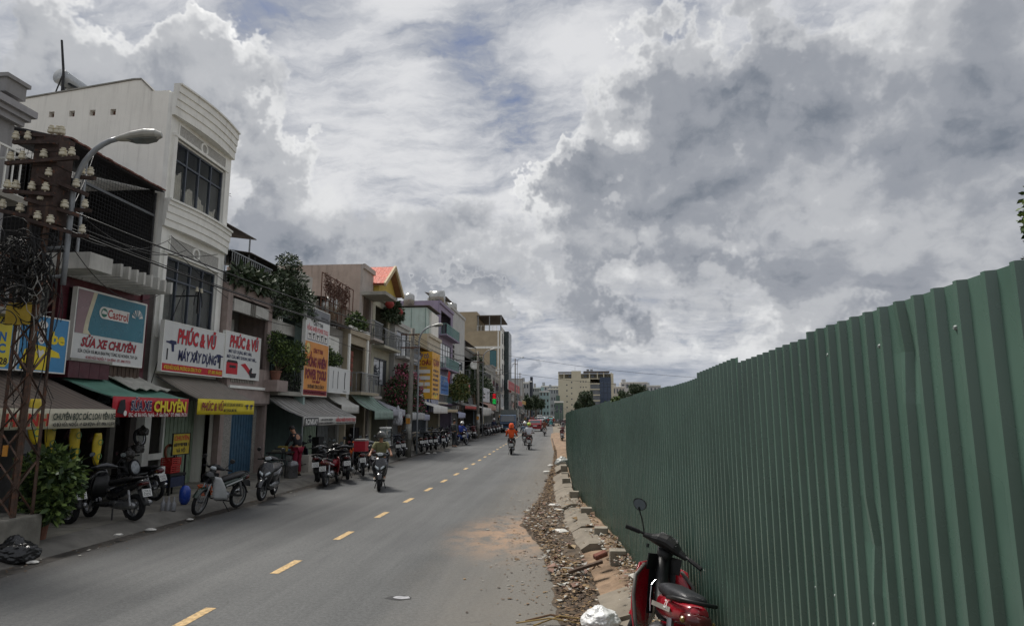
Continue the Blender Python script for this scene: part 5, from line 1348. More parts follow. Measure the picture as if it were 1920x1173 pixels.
pole('weathered concrete pole standing before the bougainvillea', (765, 851), 6.75, lean=.1, lab2='curved street lamp strapped to the first concrete pole')
pole('concrete pole behind the parked row near the second street lamp', (896, 818), 8.1, lean=-.05, lab2='curved street lamp strapped to the second concrete pole')
pole('slim concrete pole left of the blue truck', (937, 802), 9.2, lamp=False)
pole('tall concrete pole crowded with cables beyond the blue truck', (966, 797), 12.6, lab2='curved street lamp beyond the blue truck')
pole('far concrete pole near the end of the street', (975, 791), 13., lamp=False)
def wires():
    mw = M('cable_black'); g = random.Random(9)
    P = [(-8.72, 9.75, 6.0)] + POLES[:4]
    lab = ['bundle of sagging cables from the mast to the first concrete pole', 'bundle of sagging cables between the first and second poles', 'bundle of sagging cables between the second pole and the truck', 'bundle of sagging cables beyond the blue truck']
    for k, (a, b) in enumerate(zip(P, P[1:])):
        r = thing('overhead_cables', lab[k], 'cables', a)
        for j in range(5 if k else 3):
            A, B = Vector(a) + Vector((g.uniform(-.3, .4), 0, -.25 - j * .16)), Vector(b) + Vector((g.uniform(-.4, .4), 0, -.35 - j * .2)); sag = g.uniform(.3, .8) * (1 if k else .55)
            MB().tube([A.lerp(B, t) - Vector((0, 0, sag * 4 * t * (1 - t))) for t in [i / 14 for i in range(15)]], g.choice((.010, .014, .018)), 4).build('cable', mw, r, smooth=True)
    # service drops to the houses
    r = thing('service_drops', 'thin service cables looping from the mast to the house fronts', 'cables', (-8.72, 9.75, 5))
    for e, s_ in (((-10.9, 16.4, 7.0), .35), ((-10.9, 17.2, 6.9), .5), ((-10.95, 18.9, 7.2), .3), ((-10.7, 16.2, 5.6), .8), ((-10.8, 13.2, 8.2), .3)):
        A = Vector((-8.6, 9.85, 5.6 + rnd.uniform(-.3, .5))); B = Vector(e)
        MB().tube([A.lerp(B, t) - Vector((0, 0, s_ * 4 * t * (1 - t))) for t in [i / 16 for i in range(17)]], .009, 4).build('cable', mw, r, smooth=True)
    for (a, b, s_) in (((-10.9, 16.3, 6.9), (-10.7, 24., 5.6), .5), ((-10.9, 16.4, 7.1), (-10.6, 30., 5.9), .7), ((-10.5, 16.6, 5.6), (-10.9, 16.1, 3.0), -.2), ((-10.62, 19.0, 7.0), (-10.6, 34., 5.6), .6)):
        A, B = Vector(a), Vector(b); MB().tube([A.lerp(B, t) - Vector((0, 0, s_ * 4 * t * (1 - t))) for t in [i / 16 for i in range(17)]], .011, 4).build('cable', mw, r, smooth=True)
    # two wires crossing far over the street
    for k, (za, zb) in enumerate(((13.4, 11.2), (9.8, 9.0))):
        A, B = Vector((-13, 132, za + 1)), Vector((60, 175, zb)); o = MB().tube([A.lerp(B, t) - Vector((0, 0, 1.6 * 4 * t * (1 - t))) for t in [i / 20 for i in range(21)]], .03, 4).build('span_wire', mw, org=A)
        tag(o, ('upper' if k == 0 else 'lower') + ' thin wire spanning the street in front of the cream block', 'wire')
wires()
# bracket with insulators on the white house
r = thing('wall_bracket', 'small insulator bracket with cable loop in front of the white house window', 'bracket', (-10.5, 17.0, 5.3))
MB().bar((-11., 17.0, 5.5), (-10.3, 17.0, 5.5), .04).build('bar', m_black, r); MB().bar((-10.32, 17.0, 5.0), (-10.32, 17.0, 5.62), .05).build('post', m_black, r)
for y in (16.9, 17.12):
    mb = MB(); insulator(mb, (-10.32, y, 5.6), .9); mb.build('insulator', M('porcelain'), r)
MB().tube([(-10.32, 16.8 + .4 * (1 - math.cos(a)) / 2, 5.2 + .45 * math.sin(a)) for a in [i * .35 for i in range(10)]], .014, 5).build('cable', M('cable_black'), r)
# ------------------------------------------------------------------ motorbikes (local frame: +y forward, origin on the ground mid-wheelbase)
b_body = M('bike_body', '#15161a', .25, .05, 4, 0, coat=.6, spec=.5); b_blk = M('bike_black', '#141415', .5, .1, 6, .05); b_rub = M('rubber', '#17171a', .85, .15, 12, .2)
b_seat = M('seat_vinyl', '#1e1e20', .5, .1, 10, .15, 120); b_met = M('bike_metal', '#8f9092', .35, .12, 8, 0, metal=.8); b_chr = M('chrome', '#c4c5c6', .15, .05, 5, 0, metal=1.)
b_lens = M('headlamp_lens', '#b9c0c4', .1, .1, 5, 0, spec=.8); b_red = M('tail_lens', '#4c0e10', .2, .15, 6, 0, spec=.6); b_plate = M('plate_white', '#d6d6d2', .5, .05, 5, 0); b_ink = M('plate_ink', '#22242a', .7, .1, 5, 0)
b_mir = M('mirror_glass', '#7d868c', .08, .05, 3, 0, metal=.9); b_amb = M('amber_lens', '#75602c', .2, .1, 5, 0)
b_acc = M('bike_accent', '#9a9c9e', .35, .08, 5, 0, coat=.3)
def wheel(root, y, R_, w, spokes, T=None, disc=True):
    T0 = (T or Matrix()) @ Matrix.Translation((0, y, R_)) @ Matrix.Rotation(R(90), 4, 'Y')
    mb = MB(); n = 9; prof = [(R_ - w * .55 + w * .55 * math.cos(a), w * .62 * math.sin(a)) for a in [2 * math.pi * i / n for i in range(n)]]
    mb.lathe(prof, 26, T0, close=True); o = mb.build('wheel', b_rub, root, smooth=True)
    mb = MB(); rr = R_ - w * 1.05; mb.lathe([(rr, -w * .42), (rr, w * .42), (rr - .022, w * .3), (rr - .022, -w * .3)], 26, T0, close=True); mb.lathe([(.0, -.05), (.035, -.05), (.035, .05), (.0, .05)], 10, T0)
    if spokes > 8:
        for i in range(spokes):
            a = 2 * math.pi * i / spokes; s_ = .03 if i % 2 else -.03
            p = T0 @ Vector((.03 * math.cos(a + .5), .03 * math.sin(a + .5), s_)); q = T0 @ Vector((rr - .01, 0, 0)); q = T0 @ Vector(((rr - .01) * math.cos(a), (rr - .01) * math.sin(a), 0)); mb.bar(p, q, .004)
    else:
        for i in range(spokes):
            a = 2 * math.pi * i / spokes; p = T0 @ Vector((.02 * math.cos(a), .02 * math.sin(a), 0)); q = T0 @ Vector(((rr - .01) * math.cos(a + .12), (rr - .01) * math.sin(a + .12), 0)); mb.bar(p, q, .03, .022)
    mb.build('rim', b_met, o)
    if disc:
        mb = MB(); mb.lathe([(.07, .062), (.10, .062), (.10, .066), (.07, .066)], 18, T0, close=True); mb.build('brake_disc', b_met, o)
    return o
def fender(root, y, R_, w, a0, a1, mat, T=None, name='front_fender'):
    rows = []
    for i in range(9):
        a = R(a0 + (a1 - a0) * i / 8); row = []
        for j in range(7):
            u = (j / 6 - .5) * 2; rr = R_ + .035 - .03 * u * u; p = Vector((u * w, y + rr * math.cos(a), R_ + rr * math.sin(a))); row.append(T @ p if T else p)
        rows.append(row)
    mb = MB(); mb.shell(rows, .006); return mb.build(name, mat, root, smooth=True)
def plate(root, p, tilt, lines=True, w=.095, h=.07, text=None):
    T = Matrix.Translation(p) @ Matrix.Rotation(tilt, 4, 'X')
    mb = MB(); mb.box(-w, w, -.003, .003, -h, h, T); o = mb.build('number_plate', b_plate, root)
    mb = MB(); mb.box(-w - .008, w + .008, .003, .007, -h - .008, h + .008, T); mb.build('plate_frame', b_met, o)
    q = random.Random(3)
    mb = MB()
    for (zc, n, hh) in ((.033, 4, .022), (-.030, 5, .026)):
        for i in range(n):
            x = (i - (n - 1) / 2) * w * 1.7 / n; ww = w * .55 / n * 1.2
            for (a, b, c, d) in ((-ww, -ww * .35, -hh, hh), (-ww, ww, hh * .6, hh), (ww * .35, ww, -hh, hh * .2) if i % 2 else (-ww, ww, -hh, -hh * .6)):
                pts = [T @ Vector((x + u, -.0045, zc + v)) for u, v in ((a, c), (b, c), (b, d), (a, d))]; mb.quad(*pts)
    if lines: tag(mb.build('plate_marks', b_ink, o, fix=False), kind='stuff')
    return o
def mirror(root, sx, y, z, T, h=.20, out=.10, oval=(.05, .038)):
    p0 = Vector((sx * .20, y, z)); p1 = Vector((sx * (.20 + out * .5), y - .0, z + h * .55)); p2 = Vector((sx * (.20 + out), y - .02, z + h))
    mb = MB(); mb.tube([T @ p0, T @ p1, T @ p2], .006, 6); o = mb.build('mirror', b_blk, root)
    mb = MB(); TT = T @ Matrix.Translation(p2 + Vector((0, 0, oval[1] * .6))) @ Matrix.Rotation(R(8), 4, 'X') @ Matrix.Rotation(sx * R(-8), 4, 'Z')
    sec = [TT @ Vector((oval[0] * 1.25 * math.cos(a) * (1 + .15 * math.sin(a)), .012, oval[1] * 1.35 * math.sin(a))) for a in [2 * math.pi * i / 16 for i in range(16)]]
    sec2 = [TT @ Vector((oval[0] * math.cos(a), .03, oval[1] * math.sin(a))) for a in [2 * math.pi * i / 16 for i in range(16)]]
    mb.quad(*sec2)
    for i in range(16): mb.quad(sec[i], sec[(i + 1) % 16], sec2[(i + 1) % 16], sec2[i])
    c = [TT @ Vector((oval[0] * 1.12 * math.cos(a), .0115, oval[1] * 1.2 * math.sin(a))) for a in [2 * math.pi * i / 16 for i in range(16)]]
    mb.quad(*sec[::-1]); mb.build('mirror_shell', b_blk, o)
    m2 = MB(); m2.quad(*[TT @ Vector((oval[0] * 1.08 * math.cos(a), .0095, oval[1] * 1.18 * math.sin(a))) for a in [2 * math.pi * i / 16 for i in range(16)]]); m2.build('mirror_glass', b_mir, o, fix=False)
def steerT(deg, y0=.42, z0=.85, rake=27):
    axis = Vector((0, -math.sin(R(rake)), math.cos(R(rake)))); c = Vector((0, y0, z0))
    return Matrix.Translation(c) @ Matrix.Rotation(R(deg), 4, axis) @ Matrix.Translation(-c)
def bars(root, T, y=.30, z=1.0, w=.35, drop=.02):
    mb = MB(); mb.tube([T @ Vector(p) for p in ((-w, y - .10, z - drop), (-.14, y - .01, z), (.14, y - .01, z), (w, y - .10, z - drop))], .011, 8); o = mb.build('handlebar', b_blk, root)
    for s_ in (-1, 1):
        a, b = Vector((s_ * w, y - .10, z - drop)), Vector((s_ * (w - .12), y - .055, z - drop * .4))
        MB().tube([T @ a, T @ b], .018, 8).build('grip', b_rub, o)
        MB().tube([T @ (b + Vector((0, .02, 0))), T @ (b + Vector((s_ * .02, .06, -.005))), T @ (a + Vector((-s_ * .01, .055, -.01)))], .006, 5).build('brake_lever', b_blk, o)
    return o
def make_underbone(name, steer=0, mirrors=(-1, 1), spokes=28, detail=True):
    r = thing(name, '', 'motorbike'); T = steerT(steer)
    wheel(r, .62, .29, .062, spokes, T); wheel(r, -.62, .29, .066, spokes, None, False)
    mb = MB()
    for s_ in (-1, 1): mb.tube([T @ Vector((s_ * .062, .62, .29)), T @ Vector((s_ * .065, .46, .68))], [.018, .024], 8)
    mb.build('fork', b_met, r)
    fender(r, .62, .29, .062, 25, 170, b_body, T)
    # cockpit
    mb = MB(); n = 14
    secs = [((-.20, .275, .985), .022, .020), ((-.13, .29, .995), .038, .034), ((-.075, .315, 1.01), .078, .056), ((0, .325, 1.02), .088, .064), ((.075, .315, 1.01), .078, .056), ((.13, .29, .995), .038, .034), ((.20, .275, .985), .022, .020)]
    ring = []
    for c, a, b in secs: ring.append([T @ (Vector(c) + Vector((0, a * math.cos(t), b * math.sin(t)))) for t in [2 * math.pi * i / n for i in range(n)]])
    for a, b in zip(ring, ring[1:]):
        for i in range(n): mb.quad(a[i], a[(i + 1) % n], b[(i + 1) % n], b[i])
    mb.quad(*ring[0]); mb.quad(*ring[-1][::-1]); mb.build('handlebar_cover', b_blk if detail else b_body, r, smooth=True)
    mb = MB(); mb.quad(*[T @ Vector(p) for p in ((-.09, .245, 1.03), (.09, .245, 1.03), (.075, .31, 1.078), (-.075, .31, 1.078))]); mb.build('meter', M('meter_glass', '#25292b', .12, .3, 30, 0), r)
    mb = MB(); mb.loft([((0, .37, 1.0), .075, .05, 2.4), ((0, .41, .99), .07, .045, 2.4), ((0, .425, .985), .04, .025, 2.2)], 14); me = mb
    me.v = [tuple(T @ Vector(p)) for p in me.v]; me.build('headlight', b_lens, r, smooth=True)
    bars(r, T)
    for s_ in mirrors: mirror(r, s_, .27, 1.0, T, .17, .13)
    mb = MB(); mb.loft([((0, .375, .955), .075, .055, 2.6, 1.9), ((0, .40, .88), .058, .05, 2.6, 1.9), ((0, .43, .78), .05, .045, 2.6, 1.9)], 12); mb.v = [tuple(T @ Vector(p)) for p in mb.v]; mb.build('steering_column', b_blk, r, smooth=True)
    mb = MB()
    for s_ in (-1, 1): mb.shell([[tuple(Vector((s_ * (.04 + .10 * u), .40 - .06 * u, .90 - .13 * v))) for u in (0, .5, 1)] for v in (0, .5, 1)], .012 * s_)
    mb.build('inner_panel', b_blk, r)
    # leg shields
    for s_ in (-1, 1):
        rows = []
        for i in range(9):
            t = i / 8; z = .84 - .52 * t; row = []
            for j in range(5):
                u = j / 4; x = s_ * (.055 + (.15 + .05 * math.sin(t * math.pi)) * u); y = .44 - .02 * t - (.10 + .20 * t) * u ** 1.6 - .10 * t
                row.append((x, y, z - .03 * u))
            rows.append(row)
        mb = MB(); mb.shell(rows, .012 * s_); mb.build('leg_shield', b_body, r, smooth=True)
        mb = MB(); mb.shell([[(s_ * (.055 + .03 * k), .415 - .02 * k - .012 * i * 2, .80 - .05 * i) for k in range(3)] for i in range(8)], .004); mb.build('shield_liner', b_blk, r)
    mb = MB(); mb.loft([((0, .40, .90), .05, .05, 2.6), ((0, .36, .74), .06, .055, 2.6), ((0, .22, .57), .065, .06, 2.6), ((0, .08, .52), .07, .07, 2.6), ((0, -.06, .58), .08, .09, 2.6)], 12); mb.build('spine', b_blk, r, smooth=True)
    # engine, exhaust, frame
    mb = MB(); mb.loft([((0, .16, .36), .075, .07, 3), ((0, .06, .34), .12, .10, 3), ((0, -.10, .34), .13, .11, 3), ((0, -.2, .36), .09, .08, 3)], 12); mb.build('engine', b_met, r, smooth=True)
    mb = MB(); mb.tube([(.09, .10, .28), (.12, -.05, .22), (.13, -.25, .25), (.135, -.40, .29)], .018, 8); mb.tube([(.135, -.36, .285), (.135, -.42, .29), (.135, -.80, .37), (.135, -.84, .375)], [.03, .046, .05, .03], 10); mb.build('exhaust', b_chr, r, smooth=True)
    for s_ in (-1, 1):
        MB().bar((s_ * .075, -.12, .36), (s_ * .075, -.64, .29), .03, .045).build('swing_arm', b_blk, r)
        mb = MB(); mb.tube([(s_ * .10, -.60, .32), (s_ * .10, -.48, .62)], .026, 8); mb.build('shock_absorber', b_met, r)
        mb = MB(); mb.tube([(s_ * .08, .0, .26), (s_ * .20, -.0, .26), (s_ * .27, .0, .265)], .014, 6); mb.build('foot_peg', b_rub, r)
    # body, seat, tail
    mb = MB(); mb.loft([((0, .12, .56), .06, .05, 2.5), ((0, -.02, .60), .105, .085, 2.6), ((0, -.25, .64), .125, .095, 2.6), ((0, -.48, .68), .125, .085, 2.6), ((0, -.68, .73), .10, .065, 2.6), ((0, -.80, .765), .06, .04, 2.5)], 14); mb.build('side_cover', b_body, r, smooth=True)
    mb = MB()
    for s_ in (-1, 1): mb.shell([[(s_ * .128, .02 - .55 * i / 6, .57 + .10 * i / 6 + .035 * j) for j in range(2)] for i in range(7)], .002 * s_)
    mb.build('stripe', b_acc, r)
    mb = MB(); mb.loft([((0, .14, .66), .05, .02, 2.6), ((0, .08, .70), .085, .04, 2.8), ((0, -.12, .735), .115, .055, 2.8), ((0, -.36, .765), .125, .05, 2.8), ((0, -.58, .80), .11, .045, 2.8), ((0, -.68, .815), .07, .02, 2.6)], 14); mb.build('seat', b_seat, r, smooth=True)
    mb = MB(); mb.tube([(-.125, -.40, .74), (-.135, -.58, .785), (-.12, -.74, .82), (0, -.80, .83), (.12, -.74, .82), (.135, -.58, .785), (.125, -.40, .74)], .014, 8); mb.build('grab_rail', b_blk, r, smooth=True)
    mb = MB(); mb.loft([((0, -.70, .70), .105, .05, 2.8), ((0, -.79, .715), .10, .052, 2.8), ((0, -.845, .72), .07, .038, 2.6)], 14); o = mb.build('tail_light', b_red, r, smooth=True)
    for s_ in (-1, 1): MB().lathe([(0, 0), (.022, .006), (.016, .02), (0, .026)], 10, Matrix.Translation((s_ * .10, -.775, .705)) @ Matrix.Rotation(R(90), 4, 'X')).build('indicator', b_amb, o)
    rows = [[(w_ * .055, -.66 - .05 * i, .60 - .055 * i + .02 * (1 - w_ * w_)) for w_ in (-1, 0, 1)] for i in range(6)]; mb = MB(); mb.shell(rows, .008); mb.build('rear_fender', b_blk, r, smooth=True)
    plate(r, (0, -.875, .555), R(-18))
    mb = MB(); mb.tube([(-.10, .02, .24), (-.24, -.06, .02)], .012, 6); mb.build('side_stand', b_blk, r)
    return r
def make_scooter(name, steer=0, basket=False, box=False):
    r = thing(name, '', 'scooter'); T = steerT(steer, .46, .80)
    wheel(r, .63, .26, .08, 5, T); wheel(r, -.60, .26, .09, 5, None, False)
    mb = MB()
    for s_ in (-1, 1): mb.tube([T @ Vector((s_ * .07, .63, .26)), T @ Vector((s_ * .07, .50, .56))], .022, 8)
    mb.build('fork', b_blk, r); fender(r, .63, .26, .075, 20, 165, b_body, T)
    # apron
    mb = MB(); mb.loft([((0, .50, .34), .09, .06, 2.4, 1.5), ((0, .53, .46), .15, .075, 2.4, 1.5), ((0, .53, .62), .20, .085, 2.3, 1.6), ((0, .50, .76), .205, .085, 2.3, 1.7), ((0, .45, .88), .15, .07, 2.3, 1.7), ((0, .41, .95), .09, .05, 2.2, 1.7)], 18); mb.build('front_apron', b_body, r, smooth=True)
    for s_ in (-1, 1):
        mb = MB(); rows = [[(s_ * (.03 + .135 * u), .645 - .085 * u * u - .012 * k, .60 + .10 * u + .035 * k * (1 - .3 * u)) for u in (0, .33, .66, 1)] for k in range(3)]; mb.shell(rows, .012 * s_); mb.build('front_lamp', b_lens, r, smooth=True)
        mb = MB(); rows = [[(s_ * (.02 + .06 * u), .640 - .03 * u, .50 + .05 * u + .03 * k) for u in (0, .5, 1)] for k in range(2)]; mb.shell(rows, .01 * s_); mb.build('trim', b_acc, r)
    mb = MB(); mb.loft([((0, .40, .40), .17, .02, 3, 1.5), ((0, .41, .60), .19, .025, 3, 1.6), ((0, .385, .82), .15, .03, 3, 1.7)], 14); mb.build('inner_shield', b_blk, r, smooth=True)
    # handlebar pod
    mb = MB(); n = 14; ring = []
    for c, a, b in [((-.22, .29, 1.0), .03, .025), ((-.12, .33, 1.02), .06, .05), ((0, .36, 1.03), .085, .065), ((.12, .33, 1.02), .06, .05), ((.22, .29, 1.0), .03, .025)]: ring.append([T @ (Vector(c) + Vector((0, a * math.cos(t), b * math.sin(t)))) for t in [2 * math.pi * i / n for i in range(n)]])
    for a, b in zip(ring, ring[1:]):
        for i in range(n): mb.quad(a[i], a[(i + 1) % n], b[(i + 1) % n], b[i])
    mb.quad(*ring[0]); mb.quad(*ring[-1][::-1]); mb.build('handlebar_cover', b_body, r, smooth=True)
    mb = MB(); mb.loft([((0, .42, 1.03), .085, .04, 2.3), ((0, .445, 1.028), .075, .035, 2.3)], 12); mb.v = [tuple(T @ Vector(p)) for p in mb.v]; mb.build('headlight', b_lens, r)
    bars(r, T, .31, 1.01)
    for s_ in (-1, 1): mirror(r, s_, .30, 1.03, T, .19, .11)
    MB().box(-.15, .15, .02, .42, .25, .30).build('footboard', b_blk, r)
    # rear body
    mb = MB(); mb.loft([((0, .10, .46), .12, .12, 2.6), ((0, .0, .53), .165, .16, 2.6), ((0, -.25, .58), .185, .14, 2.5), ((0, -.50, .66), .165, .10, 2.5), ((0, -.72, .73), .11, .06, 2.4), ((0, -.86, .77), .05, .03, 2.3)], 16); mb.build('rear_body', b_body, r, smooth=True)
    mb = MB(); mb.loft([((0, .10, .66), .07, .02, 2.6), ((0, .04, .71), .12, .05, 2.8), ((0, -.15, .735), .145, .06, 2.8), ((0, -.38, .775), .15, .055, 2.8), ((0, -.60, .81), .12, .04, 2.8), ((0, -.70, .82), .07, .02, 2.6)], 14); mb.build('seat', b_seat, r, smooth=True)
    mb = MB(); mb.tube([(-.13, -.50, .77), (-.13, -.70, .82), (-.06, -.82, .845), (.06, -.82, .845), (.13, -.70, .82), (.13, -.50, .77)], .014, 8); mb.build('grab_rail', b_blk, r, smooth=True)
    mb = MB(); mb.loft([((0, -.74, .70), .10, .035, 2.6), ((0, -.83, .725), .085, .035, 2.6), ((0, -.875, .735), .05, .022, 2.4)], 12); mb.build('tail_light', b_red, r, smooth=True)
    mb = MB(); mb.loft([((.0, .02, .30), .08, .08, 3), ((0, -.2, .30), .11, .10, 3), ((-.03, -.55, .30), .09, .09, 3), ((-.05, -.68, .29), .05, .05, 2.6)], 12); mb.build('engine', b_met, r, smooth=True)
    mb = MB(); mb.tube([(.12, -.25, .24), (.15, -.38, .27), (.15, -.42, .28), (.15, -.78, .34), (.15, -.84, .35)], [.02, .03, .055, .06, .035], 12); mb.build('exhaust', b_met, r, smooth=True)
    for s_ in (-1, 1): MB().tube([(s_ * .11, -.60, .30), (s_ * .11, -.52, .60)], .024, 8).build('shock_absorber', b_met, r)
    rows = [[(w_ * .06, -.70 - .045 * i, .60 - .06 * i + .02 * (1 - w_ * w_)) for w_ in (-1, 0, 1)] for i in range(6)]; mb = MB(); mb.shell(rows, .008); mb.build('rear_fender', b_blk, r, smooth=True)
    plate(r, (0, -.90, .55), R(-20))
    mb = MB(); mb.tube([(-.10, -.12, .22), (-.16, -.2, .0)], .014, 6); mb.tube([(.10, -.12, .22), (.16, -.2, .0)], .014, 6); mb.build('centre_stand', b_blk, r)
    return r
def colour(name, col, **k): return M('paint_' + name, col, .28, .06, 4, 0, coat=.5, **k)
P_under = make_underbone('motorbike', 12); P_scoot = make_scooter('scooter', -8); P_ride = make_scooter('scooter', 0)
for p_ in (P_under, P_scoot, P_ride): p_.location = (0, -400, 0)
J_under, J_scoot = mesh_joined(P_under), mesh_joined(P_ride)
def bike_at(proto, label, fpx, rpx, z=PZ, sw=None, group=None, lean=0., name=None):
    """front and rear tyre contact points picked in the photo, both on the ground at height z"""
    fX, fY = az(*fpx, z); rX, rY = az(*rpx, z); d = Vector((fX - rX, fY - rY)); d.normalize(); c = Vector((fX, fY)) * .0 + Vector((rX, rY)) + d * .62
    o = copy_tree(proto, None, sw); o.location = (c.x, c.y, z); o.rotation_euler = (0, lean, math.atan2(d.y, d.x) - math.pi / 2); tag(o, label, 'motorbike', group)
    if name: o.name = name
    return o
def SW(body=None, acc=None, seat=None):
    d = {}
    if body: d['bike_body'] = body
    if acc: d['bike_accent'] = acc
    if seat: d['seat_vinyl'] = seat
    return d
c_navy, c_red, c_dred, c_white, c_grey, c_beige, c_orange, c_blue, c_green = colour('navy', '#1b2233'), colour('red', '#8c1a20'), colour('darkred', '#5c1418'), colour('white', '#b9bbbc'), colour('grey', '#55585c'), colour('beige', '#8d8374'), colour('orange', '#b8531f'), colour('blue', '#233a78'), colour('green', '#24332c')
LN = -.10
bike_at(P_scoot, 'black scooter parked behind the potted shrub with its tail to the road', (10, 973), (128, 983), sw=SW())
bike_at(P_scoot, 'black scooter with white plate parked below the hanging yellow seat cover', (132, 966), (252, 976), sw=SW())
bike_at(P_under, 'old green underbone motorbike with a helmet on its bars by the kerb', (372, 966), (443, 951), .02, SW(c_green, c_white), lean=LN)
for c in kids([o for o in bpy.data.objects if o.get('label', '').startswith('old green')][0]):
    if c.name.startswith('leg_shield'): c.material_slots[0].link = 'OBJECT'; c.material_slots[0].material = c_white
bike_at(P_scoot, 'black scooter parked nose out beside the old green motorbike', (482, 941), (512, 927), .06, SW(None, c_white), lean=LN)
bike_at(P_under, 'dark red underbone motorbike parked at the kerb under the striped awning', (637, 901), (611, 912), .03, SW(c_dred, c_white), lean=LN)
bike_at(P_scoot, 'black scooter second from the dark red motorbike, tail to the road', (640, 884), (652, 899), .10, SW(), lean=LN)
bike_at(P_under, 'black motorbike carrying a red delivery box beside the oncoming rider', (667, 880), (681, 892), .10, SW(), lean=LN)
bike_at(P_scoot, 'orange nosed scooter standing behind the red delivery box', (672, 884), (658, 876), PZ, SW(c_orange), lean=LN)
bike_at(P_under, 'dark motorbike with a black basket left of the first concrete pole', (735, 847), (757, 855), PZ, SW(), lean=LN)
bike_at(P_scoot, 'beige and white scooter right of the first concrete pole', (767, 842), (790, 847), PZ, SW(c_beige, c_white), lean=LN)
bike_at(P_scoot, 'black scooter with a white plate right of the beige scooter', (790, 836), (808, 844), PZ, SW(), lean=LN)
bike_at(P_under, 'dark motorbike seen side on left of the standing man', (815, 832), (838, 838), PZ, SW(c_navy), lean=LN)
bike_at(P_scoot, 'grey scooter behind the row left of the standing man', (806, 829), (824, 834), PZ, SW(c_grey), lean=LN)
q = random.Random(12)
for (pr, lb, a, b, c) in ((P_scoot, 'black scooter squeezed left of the dark red motorbike', (606, 897), (596, 904), None), (P_under, 'black motorbike half hidden behind the dark red one', (634, 890), (622, 896), None), (P_under, 'dark motorbike deep under the awning behind the workbench', (566, 884), (548, 888), c_navy),
        (P_scoot, 'grey scooter between the delivery box and the oncoming rider', (690, 878), (702, 885), c_grey), (P_under, 'dark motorbike behind the oncoming rider near the food cabinet', (712, 862), (726, 868), None), (P_scoot, 'black scooter parked nose in beside the wire basket motorbike', (744, 846), (748, 857), c_navy),
        (P_under, 'black motorbike just right of the beige scooter', (800, 834), (800, 846), None), (P_scoot, 'black scooter two from the beige scooter', (812, 834), (818, 843), None), (P_under, 'dark motorbike just left of the standing man', (828, 832), (833, 841), c_navy), (P_under, 'dark motorbike inside the repair shop behind the black scooter', (232, 935), (290, 938), None), (P_scoot, 'grey scooter just beyond the blue jacketed person', (880, 827), (872, 831), c_grey)):
    bike_at(pr, lb, a, b, PZ, SW(c), lean=LN)
for i, (px, py) in enumerate(((832, 829), (842, 830), (880, 824), (886, 822), (891, 823))):
    bike_at(P_under if i % 2 else P_scoot, ['dark motorbike behind the standing man', 'black motorbike just behind the blue jacketed rider', 'black motorbike left of the second concrete pole', 'dark scooter nearest the second concrete pole', 'motorbike touching the foot of the second concrete pole'][i], (px - 8, py - 4), (px, py), PZ, SW([None, c_navy, c_grey, None, c_dred][i]), lean=LN)
def far_bike(label, px, py, ang, body=None, z=PZ, group=None, me=None):
    X, Y = az(px, py, z); o = link('motorbike', me or (J_under if q.random() < .5 else J_scoot), None, Vector((X, Y, z))); o.rotation_euler = (0, -.08, ang); tag(o, label, 'motorbike', group)
    if body:
        for s_ in o.material_slots:
            if s_.material and s_.material.name == 'bike_body': s_.link = 'OBJECT'; s_.material = body
    return o
for i in range(9):
    far_bike('dark motorbike in the far kerbside row between the second pole and the truck', 903 + i * 4.2, 816.5 - i * 1.1, R(60 + q.uniform(-15, 15)), [None, c_navy, c_dred, c_grey][i % 4], group='far kerbside row')
for i in range(12):
    far_bike('tiny parked motorbike lining the left kerb beyond the truck', 968 + i * 3.2, 800 - i * 1.0, R(60 + q.uniform(-15, 15)), [None, c_navy, c_red, c_grey][i % 4], group='distant kerbside motorbikes')
o = bike_at(P_scoot, 'dark scooter parked tail out beyond the end of the green fence', (1057, 819), (1054, 827), .08, SW(c_dred))
for i, (px, py) in enumerate(((1056, 806), (1053, 799), (1049, 794), (1058, 797))):
    far_bike('small motorbike parked on the right verge past the fence end', px, py, R(-10 + i * 14), [c_grey, None, c_blue, c_red][i], z=.05, group='motorbikes past the fence')
# luggage and gear on parked bikes
def helmet(mb, T, s_=1.):
    mb.lathe([(.0, .135), (.05, .13), (.095, .10), (.122, .05), (.128, 0), (.122, -.05), (.105, -.065), (.098, -.05), (.095, 0), (.0, .10)], 16, T @ Matrix.Diagonal((s_, s_ * 1.12, s_, 1)))
def helmet_obj(name, label, loc, mat, rot=(0, 0, 0)):
    mb = MB(); helmet(mb, Matrix()); o = mb.build(name, mat, smooth=True); o.location = loc; o.rotation_euler = rot; return tag(o, label, 'helmet')
